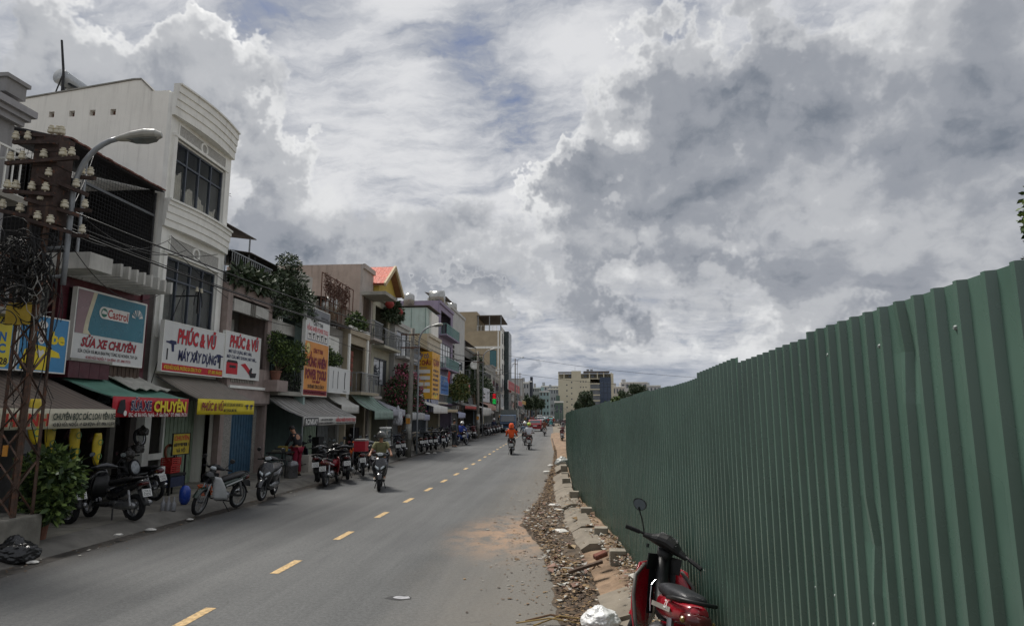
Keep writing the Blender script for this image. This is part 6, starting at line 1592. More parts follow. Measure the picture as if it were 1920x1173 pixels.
# ------------------------------------------------------------------ foreground red motorbike leaning on the fence
def red_bike():
    r = make_underbone('motorbike', -31, mirrors=(-1,), spokes=28)
    sw = SW(colour('bright_red', '#8e1020'), M('paint_silver', '#8c8880', .35, .1, 4, 0, coat=.3), M('seat_grey', '#26272a', .45, .12, 9, .2, 140))
    for c in kids(r):
        for sl in c.material_slots:
            nm = sl.material.name if sl.material else ''
            if nm in sw: sl.link = 'OBJECT'; sl.material = sw[nm]
    ch = M('chrome')
    MB().tube([(-.10, .13, .74), (-.135, .10, .70), (-.14, .04, .60), (-.13, .02, .52)], .0045, 6).build('helmet_hook', ch, r)
    F = ((-.127, -.50, .65), (0, -.981, .0), (0, .0, 1))
    F = ((-.131, .0, .555), (0, -1, .16), (0, .0, 1)); lettering(r, 'ZX', F, .42, .075, .055, M('plate_white'), .11, .02, .3, lift=.004)
    for s_ in (-1, 1):
        MB().tube([(s_ * .16, .36, .80), (s_ * .245, .24, .72), (s_ * .25, .17, .58), (s_ * .22, .10, .42), (s_ * .2, .06, .34)], .016, 8).build('shield_edge', M('bumper_grey', '#55524d', .5, .1, 6, 0), r, smooth=True)
    MB().lathe([(.0, 0), (.012, .0), (.012, .03), (0, .03)], 8, Matrix.Translation((-.18, .27, .985)) @ Matrix.Rotation(R(180), 4, 'X')).build('clutch_switch', b_blk, r)
    # meter face print
    for (x, y, c) in ((-.012, 0, M('meter_yellow', '#b8a024', .5, .1, 9, 0)), (.02, -.004, M('meter_blue', '#5a8fb0', .5, .1, 9, 0))):
        T = steerT(-31); mb = MB(); mb.quad(*[T @ Vector((x + u * .014, .272 + v * .008, 1.053 + v * .006)) for u, v in ((-1, -1), (1, -1), (1, 1), (-1, 1))]); mb.build('meter_print', c, r, fix=False)
    r.location = (.665, 5.46, .12); r.rotation_euler = Euler((R(0), R(12), R(4)), 'XYZ')
    tag(r, 'red motorbike leaning on the green fence in the right foreground', 'motorbike')
red_bike()
for p_ in (P_under, P_scoot, P_ride): pass
# ------------------------------------------------------------------ people
def skin(name, V, E, rad, mat, parent, sub=2, root=0):
    me = bpy.data.meshes.new(name); me.from_pydata([Vector(v) for v in V], E, [])
    o = bpy.data.objects.new(name, me); COL.objects.link(o)
    m = o.modifiers.new('skin', 'SKIN'); m.use_smooth_shade = True
    for i, r_ in enumerate(rad): me.skin_vertices[0].data[i].radius = r_ if isinstance(r_, tuple) else (r_, r_)
    me.skin_vertices[0].data[root].use_root = True
    s_ = o.modifiers.new('sub', 'SUBSURF'); s_.levels = sub; s_.render_levels = sub
    dg = bpy.context.evaluated_depsgraph_get(); m2 = bpy.data.meshes.new_from_object(o.evaluated_get(dg)); bpy.data.objects.remove(o); bpy.data.meshes.remove(me)
    m2.name = name; m2.materials.clear(); m2.materials.append(mat)
    for p in m2.polygons: p.use_smooth = True
    return link(name, m2, parent)
m_skin = M('skin', '#9a6f56', .55, .08, 8, .05); m_hair = M('hair', '#1c1816', .6, .2, 12, .1); m_shoe = M('shoe_pale', '#b5b1a8', .7, .1, 8, .1); m_shoed = M('shoe_dark', '#26262a', .7, .1, 8, .1)
def person(name, J, shirt, trousers, shoes, hel=None, sleeve='short', hood=None, face=True, cap=None):
    """J: joints in metres. one continuous skinned body, clothes as slightly larger skins"""
    r = thing(name, '', 'person'); V = []; E = []; rad = []; ix = {}
    def add(k, p, r_, par=None):
        ix[k] = len(V); V.append(Vector(p)); rad.append(r_)
        if par is not None: E.append((ix[par], ix[k]))
    add('pel', J['pel'], (.125, .10)); add('wai', J['wai'], (.115, .09), 'pel'); add('che', J['che'], (.145, .105), 'wai'); add('nek', J['nek'], .05, 'che')
    hd = Vector(J['head']); nk = Vector(J['nek']); up = (hd - nk).normalized()
    add('jaw', nk.lerp(hd, .55), (.062, .07), 'nek'); add('hed', hd, (.076, .092), 'jaw'); add('top', hd + up * .085, (.058, .07), 'hed')
    for s_, c in ((-1, 'L'), (1, 'R')):
        add('sho' + c, J['sho' + c], .062, 'che'); add('elb' + c, J['elb' + c], .042, 'sho' + c); add('wri' + c, J['wri' + c], .028, 'elb' + c)
        w, e = Vector(J['wri' + c]), Vector(J['elb' + c]); d = (w - e).normalized(); hnd = Vector(J.get('hdir' + c, d)).normalized(); side = Vector((1, 0, 0)); side = (side - hnd * side.dot(hnd)).normalized(); dn = hnd.cross(side)
        if dn.z > 0: dn = -dn
        add('pal' + c, w + hnd * .06, (.036, .020), 'wri' + c)
        for k in range(4):                                # fingers, curled
            o = w + hnd * .085 + side * (.027 - .018 * k); L_ = (.036, .044, .041, .031)[k]
            add('f%d%s' % (k, c), o, .0095, 'pal' + c); add('g%d%s' % (k, c), o + hnd * L_ * .8 + dn * .012, .0088, 'f%d%s' % (k, c)); add('h%d%s' % (k, c), o + hnd * L_ * 1.0 + dn * .04, .0075, 'g%d%s' % (k, c))
        th = w + hnd * .03 - side * s_ * .034; add('t' + c, th, .011, 'pal' + c); add('u' + c, th + hnd * .045 - side * s_ * .012 + dn * .02, .009, 't' + c)
        add('hip' + c, J['hip' + c], .088, 'pel'); add('kne' + c, J['kne' + c], .058, 'hip' + c); add('ank' + c, J['ank' + c], .038, 'kne' + c); add('toe' + c, J['toe' + c], (.04, .026), 'ank' + c)
    skin('body', V, E, rad, m_skin, r)
    # face
    f = Vector(J.get('face', (0, 1, 0))).normalized(); sd = f.cross(up).normalized()
    if face:
        bdy = [o for o in kids(r)][0]
        for s_ in (-1, 1):
            T = Matrix.Translation(hd + f * .082 + sd * s_ * .032 + up * .008); MB().lathe([(0, .006), (.010, .003), (.012, 0), (.010, -.003), (0, -.006)], 8, T).build('eye', m_hair, r)
            T = Matrix.Translation(hd + sd * s_ * .080 - up * .005); MB().lathe([(0, .03), (.012, .018), (.014, 0), (.009, -.02), (0, -.03)], 8, T).build('ear', m_skin, r)
            MB().bar(hd + f * .09 + sd * s_ * .018 + up * .028, hd + f * .083 + sd * s_ * .048 + up * .026, .006).build('eyebrow', m_hair, r)
        mb = MB(); a = hd + f * .086; mb._add([a + up * .015, a - up * .03 + sd * .016, a - up * .03 - sd * .016, a - up * .024 + f * .026], ((0, 1, 3), (0, 3, 2), (1, 2, 3), (0, 2, 1))); mb.build('nose', m_skin, r)
        MB().bar(hd + f * .078 - up * .052 - sd * .022, hd + f * .078 - up * .052 + sd * .022, .008).build('mouth', M('lips', '#7a4a40', .6, .1, 8, 0), r)
    # hair or helmet
    Tm = Matrix.Translation(hd + up * .03) @ Matrix((sd, f, up)).transposed().to_4x4()
    if hel: mb = MB(); helmet(mb, Tm, 1.02); o = mb.build('helmet', hel, r, smooth=True); MB().box(-.075, .075, .125, .165, -.02, -.008, Tm).build('helmet_peak', hel, o)
    else: mb = MB(); mb.lathe([(0, .12), (.05, .112), (.083, .075), (.09, .02), (.085, -.03), (.06, -.05), (.0, .06)], 14, Tm @ Matrix.Translation((0, -.014, 0)) @ Matrix.Diagonal((1, 1.12, 1, 1))); mb.build('hair', m_hair, r, smooth=True)
    # shirt
    V, E, rad, ix = [], [], [], {}
    add('pel', Vector(J['pel']) + Vector((0, 0, .02)), (.150, .125)); add('wai', J['wai'], (.145, .12), 'pel'); add('che', J['che'], (.168, .128), 'wai'); add('col', Vector(J['che']).lerp(nk, .72), .075, 'che')
    for c in 'LR':
        s0, e0, w0 = Vector(J['sho' + c]), Vector(J['elb' + c]), Vector(J['wri' + c]); add('sho' + c, s0, .076, 'che')
        if sleeve == 'short': add('slv' + c, s0.lerp(e0, .78), .066, 'sho' + c)
        else: add('elb' + c, e0, .06, 'sho' + c); add('cuf' + c, e0.lerp(w0, .92), .045, 'elb' + c)
    o = skin('shirt', V, E, rad, shirt, r)
    if hood:
        mb = MB(); mb.lathe([(0, .155), (.07, .15), (.125, .10), (.145, .02), (.14, -.08), (.16, -.14), (.10, -.15)], 14, Tm @ Matrix.Translation((0, -.02, 0))); mb.build('hood', hood, r, smooth=True)
    V, E, rad, ix = [], [], [], {}
    add('pel', J['pel'], (.140, .118))
    for c in 'LR':
        k0, a0 = Vector(J['kne' + c]), Vector(J['ank' + c]); add('hip' + c, J['hip' + c], .102, 'pel'); add('kne' + c, k0, .075, 'hip' + c); add('hem' + c, k0.lerp(a0, .9), .058, 'kne' + c)
    skin('trousers', V, E, rad, trousers, r)
    for c in 'LR':
        a, t_ = Vector(J['ank' + c]), Vector(J['toe' + c]); d = (t_ - a); d.z = 0; d.normalize(); b = a - d * .06; b.z = t_.z
        mb = MB(); sx = d.cross(Vector((0, 0, 1))); n = 10; rings = []
        for (k, w, h) in ((0, .03, .05), (.06, .04, .065), (.14, .045, .05), (.21, .042, .036), (.25, .024, .02)):
            cc = b + d * k; rings.append([cc + sx * (w * math.cos(2 * math.pi * i / n)) + Vector((0, 0, -.03 + h * .5 + h * .5 * math.sin(2 * math.pi * i / n))) for i in range(n)])
        for p, q_ in zip(rings, rings[1:]):
            for i in range(n): mb.quad(p[i], p[(i + 1) % n], q_[(i + 1) % n], q_[i])
        mb.quad(*rings[0]); mb.quad(*rings[-1][::-1]); mb.build('shoe', shoes, r, smooth=True)
    return r
RIDE = dict(pel=(0, -.16, .84), wai=(0, -.15, 1.0), che=(0, -.10, 1.22), nek=(0, -.05, 1.39), head=(0, -.02, 1.53), shoL=(-.17, -.09, 1.32), shoR=(.17, -.09, 1.32), elbL=(-.27, .06, 1.10), elbR=(.27, .06, 1.10), wriL=(-.31, .17, 1.035), wriR=(.31, .17, 1.035),
            hdirL=(-.05, .9, -.25), hdirR=(.05, .9, -.25), hipL=(-.09, -.12, .80), hipR=(.09, -.12, .80), kneL=(-.17, .28, .72), kneR=(.17, .28, .72), ankL=(-.13, .20, .38), ankR=(.13, .20, .38), toeL=(-.14, .34, .335), toeR=(.14, .34, .335))
STAND = dict(pel=(0, 0, .93), wai=(0, .0, 1.08), che=(0, .01, 1.30), nek=(0, .01, 1.48), head=(0, .03, 1.62), shoL=(-.18, 0, 1.41), shoR=(.18, 0, 1.41), elbL=(-.24, -.02, 1.14), elbR=(.24, -.02, 1.14), wriL=(-.25, .06, .90), wriR=(.25, .06, .90), hdirL=(0, .1, -1), hdirR=(0, .1, -1),
             hipL=(-.09, 0, .88), hipR=(.09, 0, .88), kneL=(-.10, .02, .48), kneR=(.11, .03, .48), ankL=(-.10, -.01, .08), ankR=(.12, -.01, .08), toeL=(-.11, .14, .035), toeR=(.13, .14, .035))
BEND = dict(STAND, che=(0, .10, 1.27), nek=(0, .20, 1.42), head=(0, .29, 1.53), shoL=(-.18, .13, 1.36), shoR=(.18, .13, 1.36), elbL=(-.22, .24, 1.12), elbR=(.22, .24, 1.12), wriL=(-.16, .42, .98), wriR=(.16, .42, .98), hdirL=(.1, 1, -.3), hdirR=(-.1, 1, -.3), face=(0, .8, -.5))
def CL(n, c): return M('cloth_wear_' + n, c, .85, .12, 9, .25, 60)
h_grey, h_white, h_lime, h_blk = M('helmet_grey', '#5a5a58', .35, .15, 6, 0, coat=.4), M('helmet_white', '#c9c9c6', .3, .05, 6, 0, coat=.4), M('helmet_lime', '#9fb83e', .3, .08, 6, 0, coat=.4), M('helmet_black', '#1d1e20', .3, .1, 6, 0, coat=.4)
def put(o, X, Y, z, rz, label): place(o, (X, Y, z), rz); tag(o, label, 'person'); return o
def rider(px, py, rz, label_p, label_b, shirt, trousers, hel, body=None, sleeve='short', hood=None, shoes=None, J=RIDE, z=0.):
    X, Y = az(px, py, z)
    b = copy_tree(P_ride, None, SW(body)); place(b, (X, Y, z), rz); tag(b, label_b, 'scooter')
    put(person('person', J, shirt, trousers, shoes or m_shoed, hel, sleeve, hood), X, Y, z, rz, label_p)
    return b
rider(712, 916, R(180 + 14), 'rider in olive short sleeves and grey helmet coming towards the viewer', 'black scooter with white front lamps ridden towards the viewer', CL('olive', '#6f6d4c'), CL('grey', '#55565c'), h_grey, None, 'short', shoes=m_shoe)
rider(959, 851, R(3), 'rider in a bright orange hooded raincoat seen from behind', 'black scooter under the orange raincoat rider', CL('orange', '#cf5224'), CL('black', '#1e1f22'), h_blk, None, 'long', CL('orange', '#cf5224'))
rider(992, 842, R(2), 'rider in a white shirt and lime helmet seen from behind', 'dark scooter with a red tail under the white shirted rider', CL('white', '#c4c6cc'), CL('black', '#1e1f22'), h_lime, c_dred, 'long')
rider(984, 834, R(4), 'rider in a grey-blue shirt and white helmet left of the lime helmet', 'dark scooter under the grey-blue shirted rider', CL('slate', '#5a6675'), CL('black', '#1e1f22'), h_white, None, 'long')
rider(1021, 817, R(2), 'rider in a brown top farther along the right lane', 'white sided scooter under the brown topped rider', CL('brown', '#6a4234'), CL('black', '#1e1f22'), h_blk, c_white, 'long')
b = rider(866, 834, R(-22), 'person in a blue jacket and white helmet sitting on a kerbside scooter', 'black scooter under the blue jacketed person at the kerb', CL('blue', '#2c3f8a'), CL('black', '#1e1f22'), h_white, c_blue, 'long', z=.02)
X, Y = az(851, 838, PZ); put(person('person', STAND, CL('darkgrey', '#4a4c4c'), CL('charcoal', '#2f3134'), m_shoed, None, 'long', face=False), X, Y, PZ, R(-40), 'man in dark grey clothes standing at the kerb by the blue jacket')
X, Y = az(926, 815, .0); put(person('person', STAND, CL('navy', '#232a40'), CL('black', '#1e1f22'), m_shoed, h_white, 'long', face=False), X, Y, 0., R(200), 'person in dark navy standing in the road left of the truck')
X, Y = az(556, 892, PZ); put(person('person', BEND, CL('black', '#1e1f22'), CL('crimson', '#7c1830'), m_shoed, None, 'long'), X, Y, PZ, R(70), 'person in a black top and crimson trousers bending at the workbench')
# far traffic
proto_r = person('person', RIDE, CL('shirt_far', '#6f7278'), CL('black', '#1e1f22'), m_shoed, h_white, 'long', face=False); J_rider = mesh_joined(proto_r)
for c in kids(proto_r):
    for g in kids(c): bpy.data.objects.remove(g)
    bpy.data.objects.remove(c)
bpy.data.objects.remove(proto_r)
fcols = [CL('f1', '#8a3a34'), CL('f2', '#3a4a6a'), CL('f3', '#b0b2b4'), CL('f4', '#5a5c50'), CL('f5', '#2a2c30'), CL('f6', '#8a7a3a'), CL('f7', '#50788a')]
hcols = [h_white, h_blk, h_grey, M('helmet_red', '#8a2a28', .3, .08, 6, 0, coat=.4)]
def far_rider(px, py, i, rz=0.):
    X, Y = az(px, py, 0); b = link('scooter', J_scoot, None, Vector((X, Y, 0))); b.rotation_euler.z = rz; tag(b, 'tiny scooter in the crowded traffic far down the street', 'scooter', 'far traffic scooters')
    o = link('person', J_rider, None, Vector((X, Y, 0))); o.rotation_euler.z = rz; tag(o, 'tiny rider in the crowded traffic far down the street', 'person', 'far traffic riders')
    for s_ in o.material_slots:
        nm = s_.material.name if s_.material else ''
        if nm == 'cloth_wear_shirt_far': s_.link = 'OBJECT'; s_.material = fcols[i % 7]
        if nm == 'helmet_white': s_.link = 'OBJECT'; s_.material = hcols[i % 4]
for i, (px, py) in enumerate(((1038, 799), (1003, 803), (1010, 801), (996, 800), (1022, 803), (1031, 795), (1012, 793), (1000, 794), (990, 793), (1006, 789.5), (1018, 790), (1026, 789), (1034, 788), (998, 788.5), (1010, 786.5), (1022, 786), (1030, 785.5), (1002, 785.5), (1016, 785), (985, 796), (1008, 798), (1028, 799))):
    far_rider(px, py, i, R(q.uniform(-6, 8)) + (math.pi if px < 1000 and i % 2 else 0))
# the prototypes are not part of the place
for p_ in (P_under, P_scoot, P_ride):
    def wipe(o):
        for c in list(o.children): wipe(c)
        bpy.data.objects.remove(o)
    wipe(p_)
# ------------------------------------------------------------------ vehicles
def car_wheel(root, x, y, R_, w, s_):
    T = Matrix.Translation((x, y, R_)) @ Matrix.Rotation(R(90) * s_, 4, 'Y'); mb = MB(); mb.lathe([(R_ * .55, -w / 2), (R_ * .95, -w / 2), (R_, -w * .3), (R_, w * .3), (R_ * .95, w / 2), (R_ * .55, w / 2)], 18, T); o = mb.build('wheel', b_rub, root, smooth=False)
    mb = MB(); mb.lathe([(0, w * .52), (R_ * .5, w * .5), (R_ * .6, w * .52), (R_ * .6, w * .3), (0, w * .3)], 14, T); mb.build('rim', b_met, o)
def truck():
    X, Y = az(952, 811, 0); r = thing('truck', 'small dark blue box truck parked nose towards the viewer', 'truck', (X, Y, 0)); X0, Y0 = X, Y
    mbl = colour('truck_blue', '#24405c'); W = .95
    mb = MB(); prof = [(0, .45), (0, 1.15), (.10, 1.30), (.42, 2.05), (.55, 2.12), (1.5, 2.15), (1.5, .45)]
    mb.prism([(Y0 + a, b) for a, b in prof], 'x', X0 - W, X0 + W); o = mb.build('cab', mbl, r); bv = o.modifiers.new('b', 'BEVEL'); bv.width = .05; bv.segments = 2
    mb = MB(); mb.quad((X0 - W + .1, Y0 + .105, 1.32), (X0 + W - .1, Y0 + .105, 1.32), (X0 + W - .18, Y0 + .405, 2.02), (X0 - W + .18, Y0 + .405, 2.02)); o = mb.build('windscreen', m_glass, r, fix=False); o.location.y -= .07
    MB().box(X0 - W + .25, X0 + W - .25, Y0 - .02, Y0 + .0, .85, 1.02).build('grille', b_blk, r); MB().box(X0 - W - .02, X0 + W + .02, Y0 - .1, Y0 + .05, .42, .62).build('bumper', colour('grey', '#55585c'), r)
    for s_ in (-1, 1):
        MB().lathe([(0, .03), (.11, .02), (.13, 0), (.13, -.05), (0, -.05)], 14, Matrix.Translation((X0 + s_ * .68, Y0 - .02, .84)) @ Matrix.Rotation(R(90), 4, 'X')).build('headlight', b_lens, r)
        mb = MB(); mb.tube([(X0 + s_ * W, Y0 + .3, 1.7), (X0 + s_ * (W + .18), Y0 + .2, 1.75)], .015, 5); mb.box(X0 + s_ * (W + .18) - .07, X0 + s_ * (W + .18) + .07, Y0 + .17, Y0 + .2, 1.45, 1.82); mb.build('mirror', b_blk, r)
        car_wheel(r, X0 + s_ * .78, Y0 + .6, .36, .22, s_); car_wheel(r, X0 + s_ * .78, Y0 + 3.4, .36, .22, s_)
    MB().box(X0 - W - .08, X0 + W + .08, Y0 + 1.62, Y0 + 4.6, .75, 2.72).build('cargo_box', M('truck_box', '#6f7470', .5, .12, 2, .1, streak=.3), r)
    MB().box(X0 - W + .1, X0 + W - .1, Y0 + .5, Y0 + 4.5, .5, .74).build('chassis', b_blk, r)
    MB().box(X0 - .2, X0 + .2, Y0 - .115, Y0 - .101, .46, .58).build('number_plate', b_plate, r)
truck()
def car(label, px, py, col, L_=4.1, tall=1.5, cat='car', rear=True, name='car'):
    X0, Y0 = az(px, py, 0); W = .84; r = thing(name, label, cat, (X0, Y0, 0)); m = colour('car_' + col.strip('#'), col)
    prof = [(0, .32), (-.02, .75), (.06, .98), (.25, 1.02), (.62, tall - .04), (1.0, tall), (2.2, tall - .03), (2.85, 1.0), (L_ - .15, .86), (L_, .62), (L_ - .03, .30)]
    mb = MB(); mb.prism([(Y0 + a, b) for a, b in prof], 'x', X0 - W, X0 + W); o = mb.build('body', m, r); bv = o.modifiers.new('b', 'BEVEL'); bv.width = .08; bv.segments = 3
    MB()._add([(X0 - W + .12, Y0 + .245, 1.06), (X0 + W - .12, Y0 + .245, 1.06), (X0 + W - .2, Y0 + .57, tall - .09), (X0 - W + .2, Y0 + .57, tall - .09)], ((0, 1, 2, 3),)).build('rear_window', m_glass, r, fix=False)
    for s_ in (-1, 1):
        MB()._add([(X0 + s_ * (W + .004), Y0 + a, b) for a, b in ((.5, 1.02), (2.7, 1.02), (2.15, tall - .1), (.8, tall - .1))], ((0, 1, 2, 3),)).build('side_window', m_glass, r, fix=False)
        MB().box(X0 + s_ * .58 - .14, X0 + s_ * .58 + .14, Y0 - .035, Y0 + .03, .72, .92).build('tail_light', b_red, r)
        car_wheel(r, X0 + s_ * (W - .08), Y0 + .75, .31, .2, s_); car_wheel(r, X0 + s_ * (W - .08), Y0 + L_ - .8, .31, .2, s_)
    MB().box(X0 - .25, X0 + .25, Y0 - .03, Y0 - .012, .66, .78).build('number_plate', b_plate, r); MB().box(X0 - W + .05, X0 + W - .05, Y0 - .06, Y0 + .1, .30, .50).build('bumper', m, r)
car('red hatchback seen from behind in the traffic', 1003, 808.5, '#8a2228')
car('white car behind the red hatchback further up the street', 1015, 794, '#b9bbbc', 4.3, 1.6)
car('teal taxi in the right lane of the far traffic', 1028, 798, '#4f9a9a', 4.2, 1.5, 'taxi')
car('silver car in the thick of the far traffic', 1023, 790, '#9a9da0', 4.3, 1.5)
car('white van at the far end of the traffic', 1012, 787.5, '#c0c0be', 4.6, 1.9, 'van', name='van')
car('grey car at the far end of the traffic', 1034, 787, '#7a7d80', 4.2, 1.5)

# ------------------------------------------------------------------ the far end: cream block, pale houses, stalls, trees
def cream_block():
    Y = 345.; r = thing('cream_block', 'wide cream apartment block with dark glass bay closing the street', 'building', (8, Y, 0)); mc = M('cream_wall', '#cbc4ae', .85, .05, .3, .1, streak=.12)
    x = lambda px: ay(px, 740, Y)[0]
    z = lambda py: ay(1090, py, Y)[1]
    xa, xb, xc, xd, xe = x(1047), x(1107), x(1125), x(1146), x(1151); zt = z(709)
    holes = []
    for k in range(6):
        for (px, o) in ((1063, 0), (1072, 5)): holes.append((x(px) - .35, x(px) + .35, z(720 + k * 10.5 - o) - .7, z(720 + k * 10.5 - o)))
        for px in (1089, 1094, 1099):
            if k < 4: holes.append((x(px) - .3, x(px) + .3, z(714 + k * 10.5) - .6, z(714 + k * 10.5)))
    holes = [h for h in holes if h[2] > 1]
    mb = MB(); wall_y(mb, Y, xa, xb, 0, zt, holes, .4); mb.build('wall', mc, r)
    mb = MB(); mb.box(xa, xa + .4, Y + .4, Y + 18, 0, zt); mb.box(xa, xe, Y + 18, Y + 18.4, 0, zt); mb.box(xd, xe, Y, Y + 18, 0, z(700)); mb.box(xa + .4, xd, Y + .4, Y + 18, zt - .4, zt); mb.build('shell', mc, r)
    for h in holes: MB().box(h[0], h[1], Y + .3, Y + .36, h[2], h[3]).build('vent_window', m_glass, r)
    for k in range(5):
        za = z(720 + k * 10.6); MB().box(xb, xc, Y - .3, Y + .2, za, za + .6).build('band', mc, r)
        mb = MB()
        for j in range(10): mb.box(xb, xc, Y - .1, Y + .05, za - 2.9 + j * .29, za - 2.9 + j * .29 + .2)
        mb.build('louvre_bank', M('louvre_grey', '#7d8288', .6, .1, 1, 0), r)
    for k in range(6):
        for j in range(3):
            w = (xd - xc) / 3; MB().box(xc + j * w + .1, xc + (j + 1) * w - .1, Y - .4, Y - .2, 1 + k * 3.1, 3.9 + k * 3.1).build('glass_panel', M('navy_glass', '#2b3a50', .12, .15, .5, 0, spec=.7), r)
    MB().box(xc, xd, Y - .2, Y + .2, 0, z(707)).build('glass_bay', M('navy_frame', '#39465a', .4, .1, 1, 0), r)
    # top floor: terraces and pergola
    MB().box(x(1072), x(1090), Y + .2, Y + 10, zt, z(695)).build('stair_core', mc, r); MB().box(xa, xe, Y + 6, Y + 17, zt, z(699)).build('penthouse', M('pent_grey', '#8b887c', .8, .1, .6, .1), r)
    for px in (1047, 1057, 1105, 1120, 1132, 1146): MB().box(x(px), x(px) + .5, Y + .3, Y + .8, zt, z(698)).build('terrace_post', mc, r)
    MB().box(xa, x(1072), Y, Y + 6, z(698), z(696.5)).build('terrace_roof', m_roofm, r); MB().box(x(1095), xe - 2, Y, Y + 8, z(698), z(695.5)).build('terrace_roof', m_roofm, r)
    for px in (1066, 1096, 1110): MB().box(x(px), x(px) + 1.6, Y + 5.9, Y + 5.99, zt + .8, z(702)).build('terrace_window', m_glass, r)
    for px in (1101, 1108): MB().tube([(x(px), Y + 4, z(692.5)), (x(px) + 1.4, Y + 4, z(692.5))], .5, 8).build('water_tank', m_steelg, r)
    MB().tube([(x(1079), Y + 3, z(695)), (x(1079), Y + 3, z(687))], .06, 4).build('aerial', m_black, r)
cream_block()
def block(label, pl, pr, pt, Y, col, rows=4, cols=3, name='far_block', side=None, depth=14):
    xa, xb = ay(pl, 760, Y)[0], ay(pr, 760, Y)[0]; zt = ay((pl + pr) / 2, pt, Y)[1]; r = thing(name, label, 'building', ((xa + xb) / 2, Y, 0)); m = M('fb_' + col.strip('#'), col, .85, .06, .4, .1, streak=.2)
    w = (xb - xa) / cols; h = (zt - 1) / rows; holes = [(xa + (i + .25) * w, xa + (i + .75) * w, 1 + (j + .3) * h, 1 + (j + .75) * h) for i in range(cols) for j in range(rows)]
    mb = MB(); wall_y(mb, Y, xa, xb, 0, zt, holes, .4); mb.build('wall', m, r)
    mb = MB(); mb.box(xa, xa + .3, Y + .4, Y + depth, 0, zt); mb.box(xb - .3, xb, Y + .4, Y + depth, 0, zt); mb.box(xa + .3, xb - .3, Y + depth - .3, Y + depth, 0, zt); mb.build('side_wall', m, r)
    MB().box(xa + .3, xb - .3, Y + .4, Y + depth - .3, zt - .6, zt - .2).build('roof', m_concd, r); MB().box(xa - .2, xb + .2, Y - .3, Y - .001, zt - .5, zt + .1).build('cornice', m_whiteb, r)
    for a in holes: MB().box(a[0], a[1], Y + .2, Y + .3, a[2], a[3]).build('window', m_glass, r)
    MB().box(xa + w * .3, xa + w * 1.2, Y + 3, Y + 7, zt - .2, zt + 2.2).build('roof_room', m, r)
    return r
block('grey office block at the far left end with dark side wing', 976, 992, 716, 300, '#a0a3a4', 4, 3)
block('narrow dark slab beside the far grey office block', 992, 997, 714, 306, '#3c424c', 3, 1)
block('white walk-up block behind the far traffic', 999, 1015, 726, 330, '#b0b0ac', 5, 4)
block('pale mint apartment block left of the cream block', 1012, 1030, 733, 322, '#9db5b4', 4, 3)
block('grey-blue building between the mint and cream blocks', 1028, 1047, 728, 352, '#98a0a8', 4, 4)
block('long pale grey building behind the mint block', 1015, 1048, 723, 380, '#aab0b4', 5, 6)
block('stepped white house right of the cream block beyond the trees', 1150, 1172, 724, 420, '#b8b4ac', 3, 4)
block('white apartment house with red tile strip beyond the trees', 1165, 1215, 716, 470, '#b9b8b6', 4, 6)
block('pale house half sunk behind the fence top', 1212, 1240, 722, 500, '#b0b3b4', 3, 4)
block('green shed under the cream block', 1040, 1056, 752, 240, '#5c6f66', 1, 2, depth=6)
for i, (px, py, col, lb) in enumerate(((1046, 770, '#a8a39a', 'beige'), (1056, 768, '#4c4660', 'purple'), (1064, 768, '#a59a98', 'pinkish grey'), (1072, 769, '#b0a8a0', 'pale'), (1081, 769, '#8f8a88', 'grey'))):
    Y = 128. + i * 6; X = ay(px, py, Y)[0]; z = ay(px, py, Y)[1]; r = thing('market_stall', lb + ' cloth stall canopy past the end of the fence', 'stall', (X, Y, 0)); w = .75
    mb = MB(); mb.shell([[(X - w, Y, z), (X, Y, z + .35), (X + w, Y, z)], [(X - w, Y + 2.2, z), (X, Y + 2.2, z + .35), (X + w, Y + 2.2, z)]], .03); mb.build('canopy', M('stall_' + col.strip('#'), col, .8, .1, 2, .1), r)
    for a in (-w, w):
        for b in (0, 2.2): MB().tube([(X + a, Y + b, -.03), (X + a, Y + b, z)], .03, 5).build('post', m_steelg, r)
    MB().box(X - w + .1, X + w - .1, Y + .3, Y + 1.9, .4, .85).build('counter', m_concd, r); mb = MB(); 
    for j in range(5): MB().box(X - .6 + j * .24, X - .42 + j * .24, Y + .5, Y + .9, .85, 1.0 + .1 * (j % 3)).build('goods', [fcols[j % 7]][0], r)
def tree(label, px, py_top, py_bot, Y, w_px, mats, n, leaf, seed, name='tree', group=None):
    X, zt = ay(px, py_top, Y); q = random.Random(seed); k = Y / 1215.; rx = w_px * k / 2; zb = max(1.5, ay(px, py_bot, Y)[1]); h = zt - zb
    r = thing(name, label, 'tree', (X, Y, -.03), group); cl = []
    for i in range(13):
        a = q.uniform(0, 6.3); d = math.sqrt(q.random()) * .72; zz = zb + h * q.uniform(.2, .85); t = 1 - abs((zz - zb) / h - .45) * 1.1
        cl.append((Vector((X + math.cos(a) * d * rx * t, Y + math.sin(a) * d * rx * t, zz)), (rx * q.uniform(.24, .4), rx * q.uniform(.24, .4), h * q.uniform(.14, .24))))
    mb = MB(); t0 = Vector((X, Y, -.1)); t1 = Vector((X + .3, Y, zb + h * .15)); mb.tube([t0, t0.lerp(t1, .5) + Vector((.15, 0, 0)), t1], [rx * .09 + .1, rx * .07 + .08, rx * .06 + .05], 8)
    for c in cl: mb.tube([t1, t1.lerp(c[0], .5) + Vector((0, 0, h * .04)), c[0]], [rx * .04 + .04, rx * .025 + .02, .02], 5)
    mb.build('trunk', m_bark, r); leaf_mesh('crown', mats, r, cl, n, leaf, seed, hollow=.15)
    return r
tree('dark round tree in front of the cream block', 1099, 735, 771, 190, 42, lg, 4200, .55, 31)
tree('low dark tree at the left foot of the cream block', 1083, 752, 772, 186, 20, lg, 1800, .5, 37)
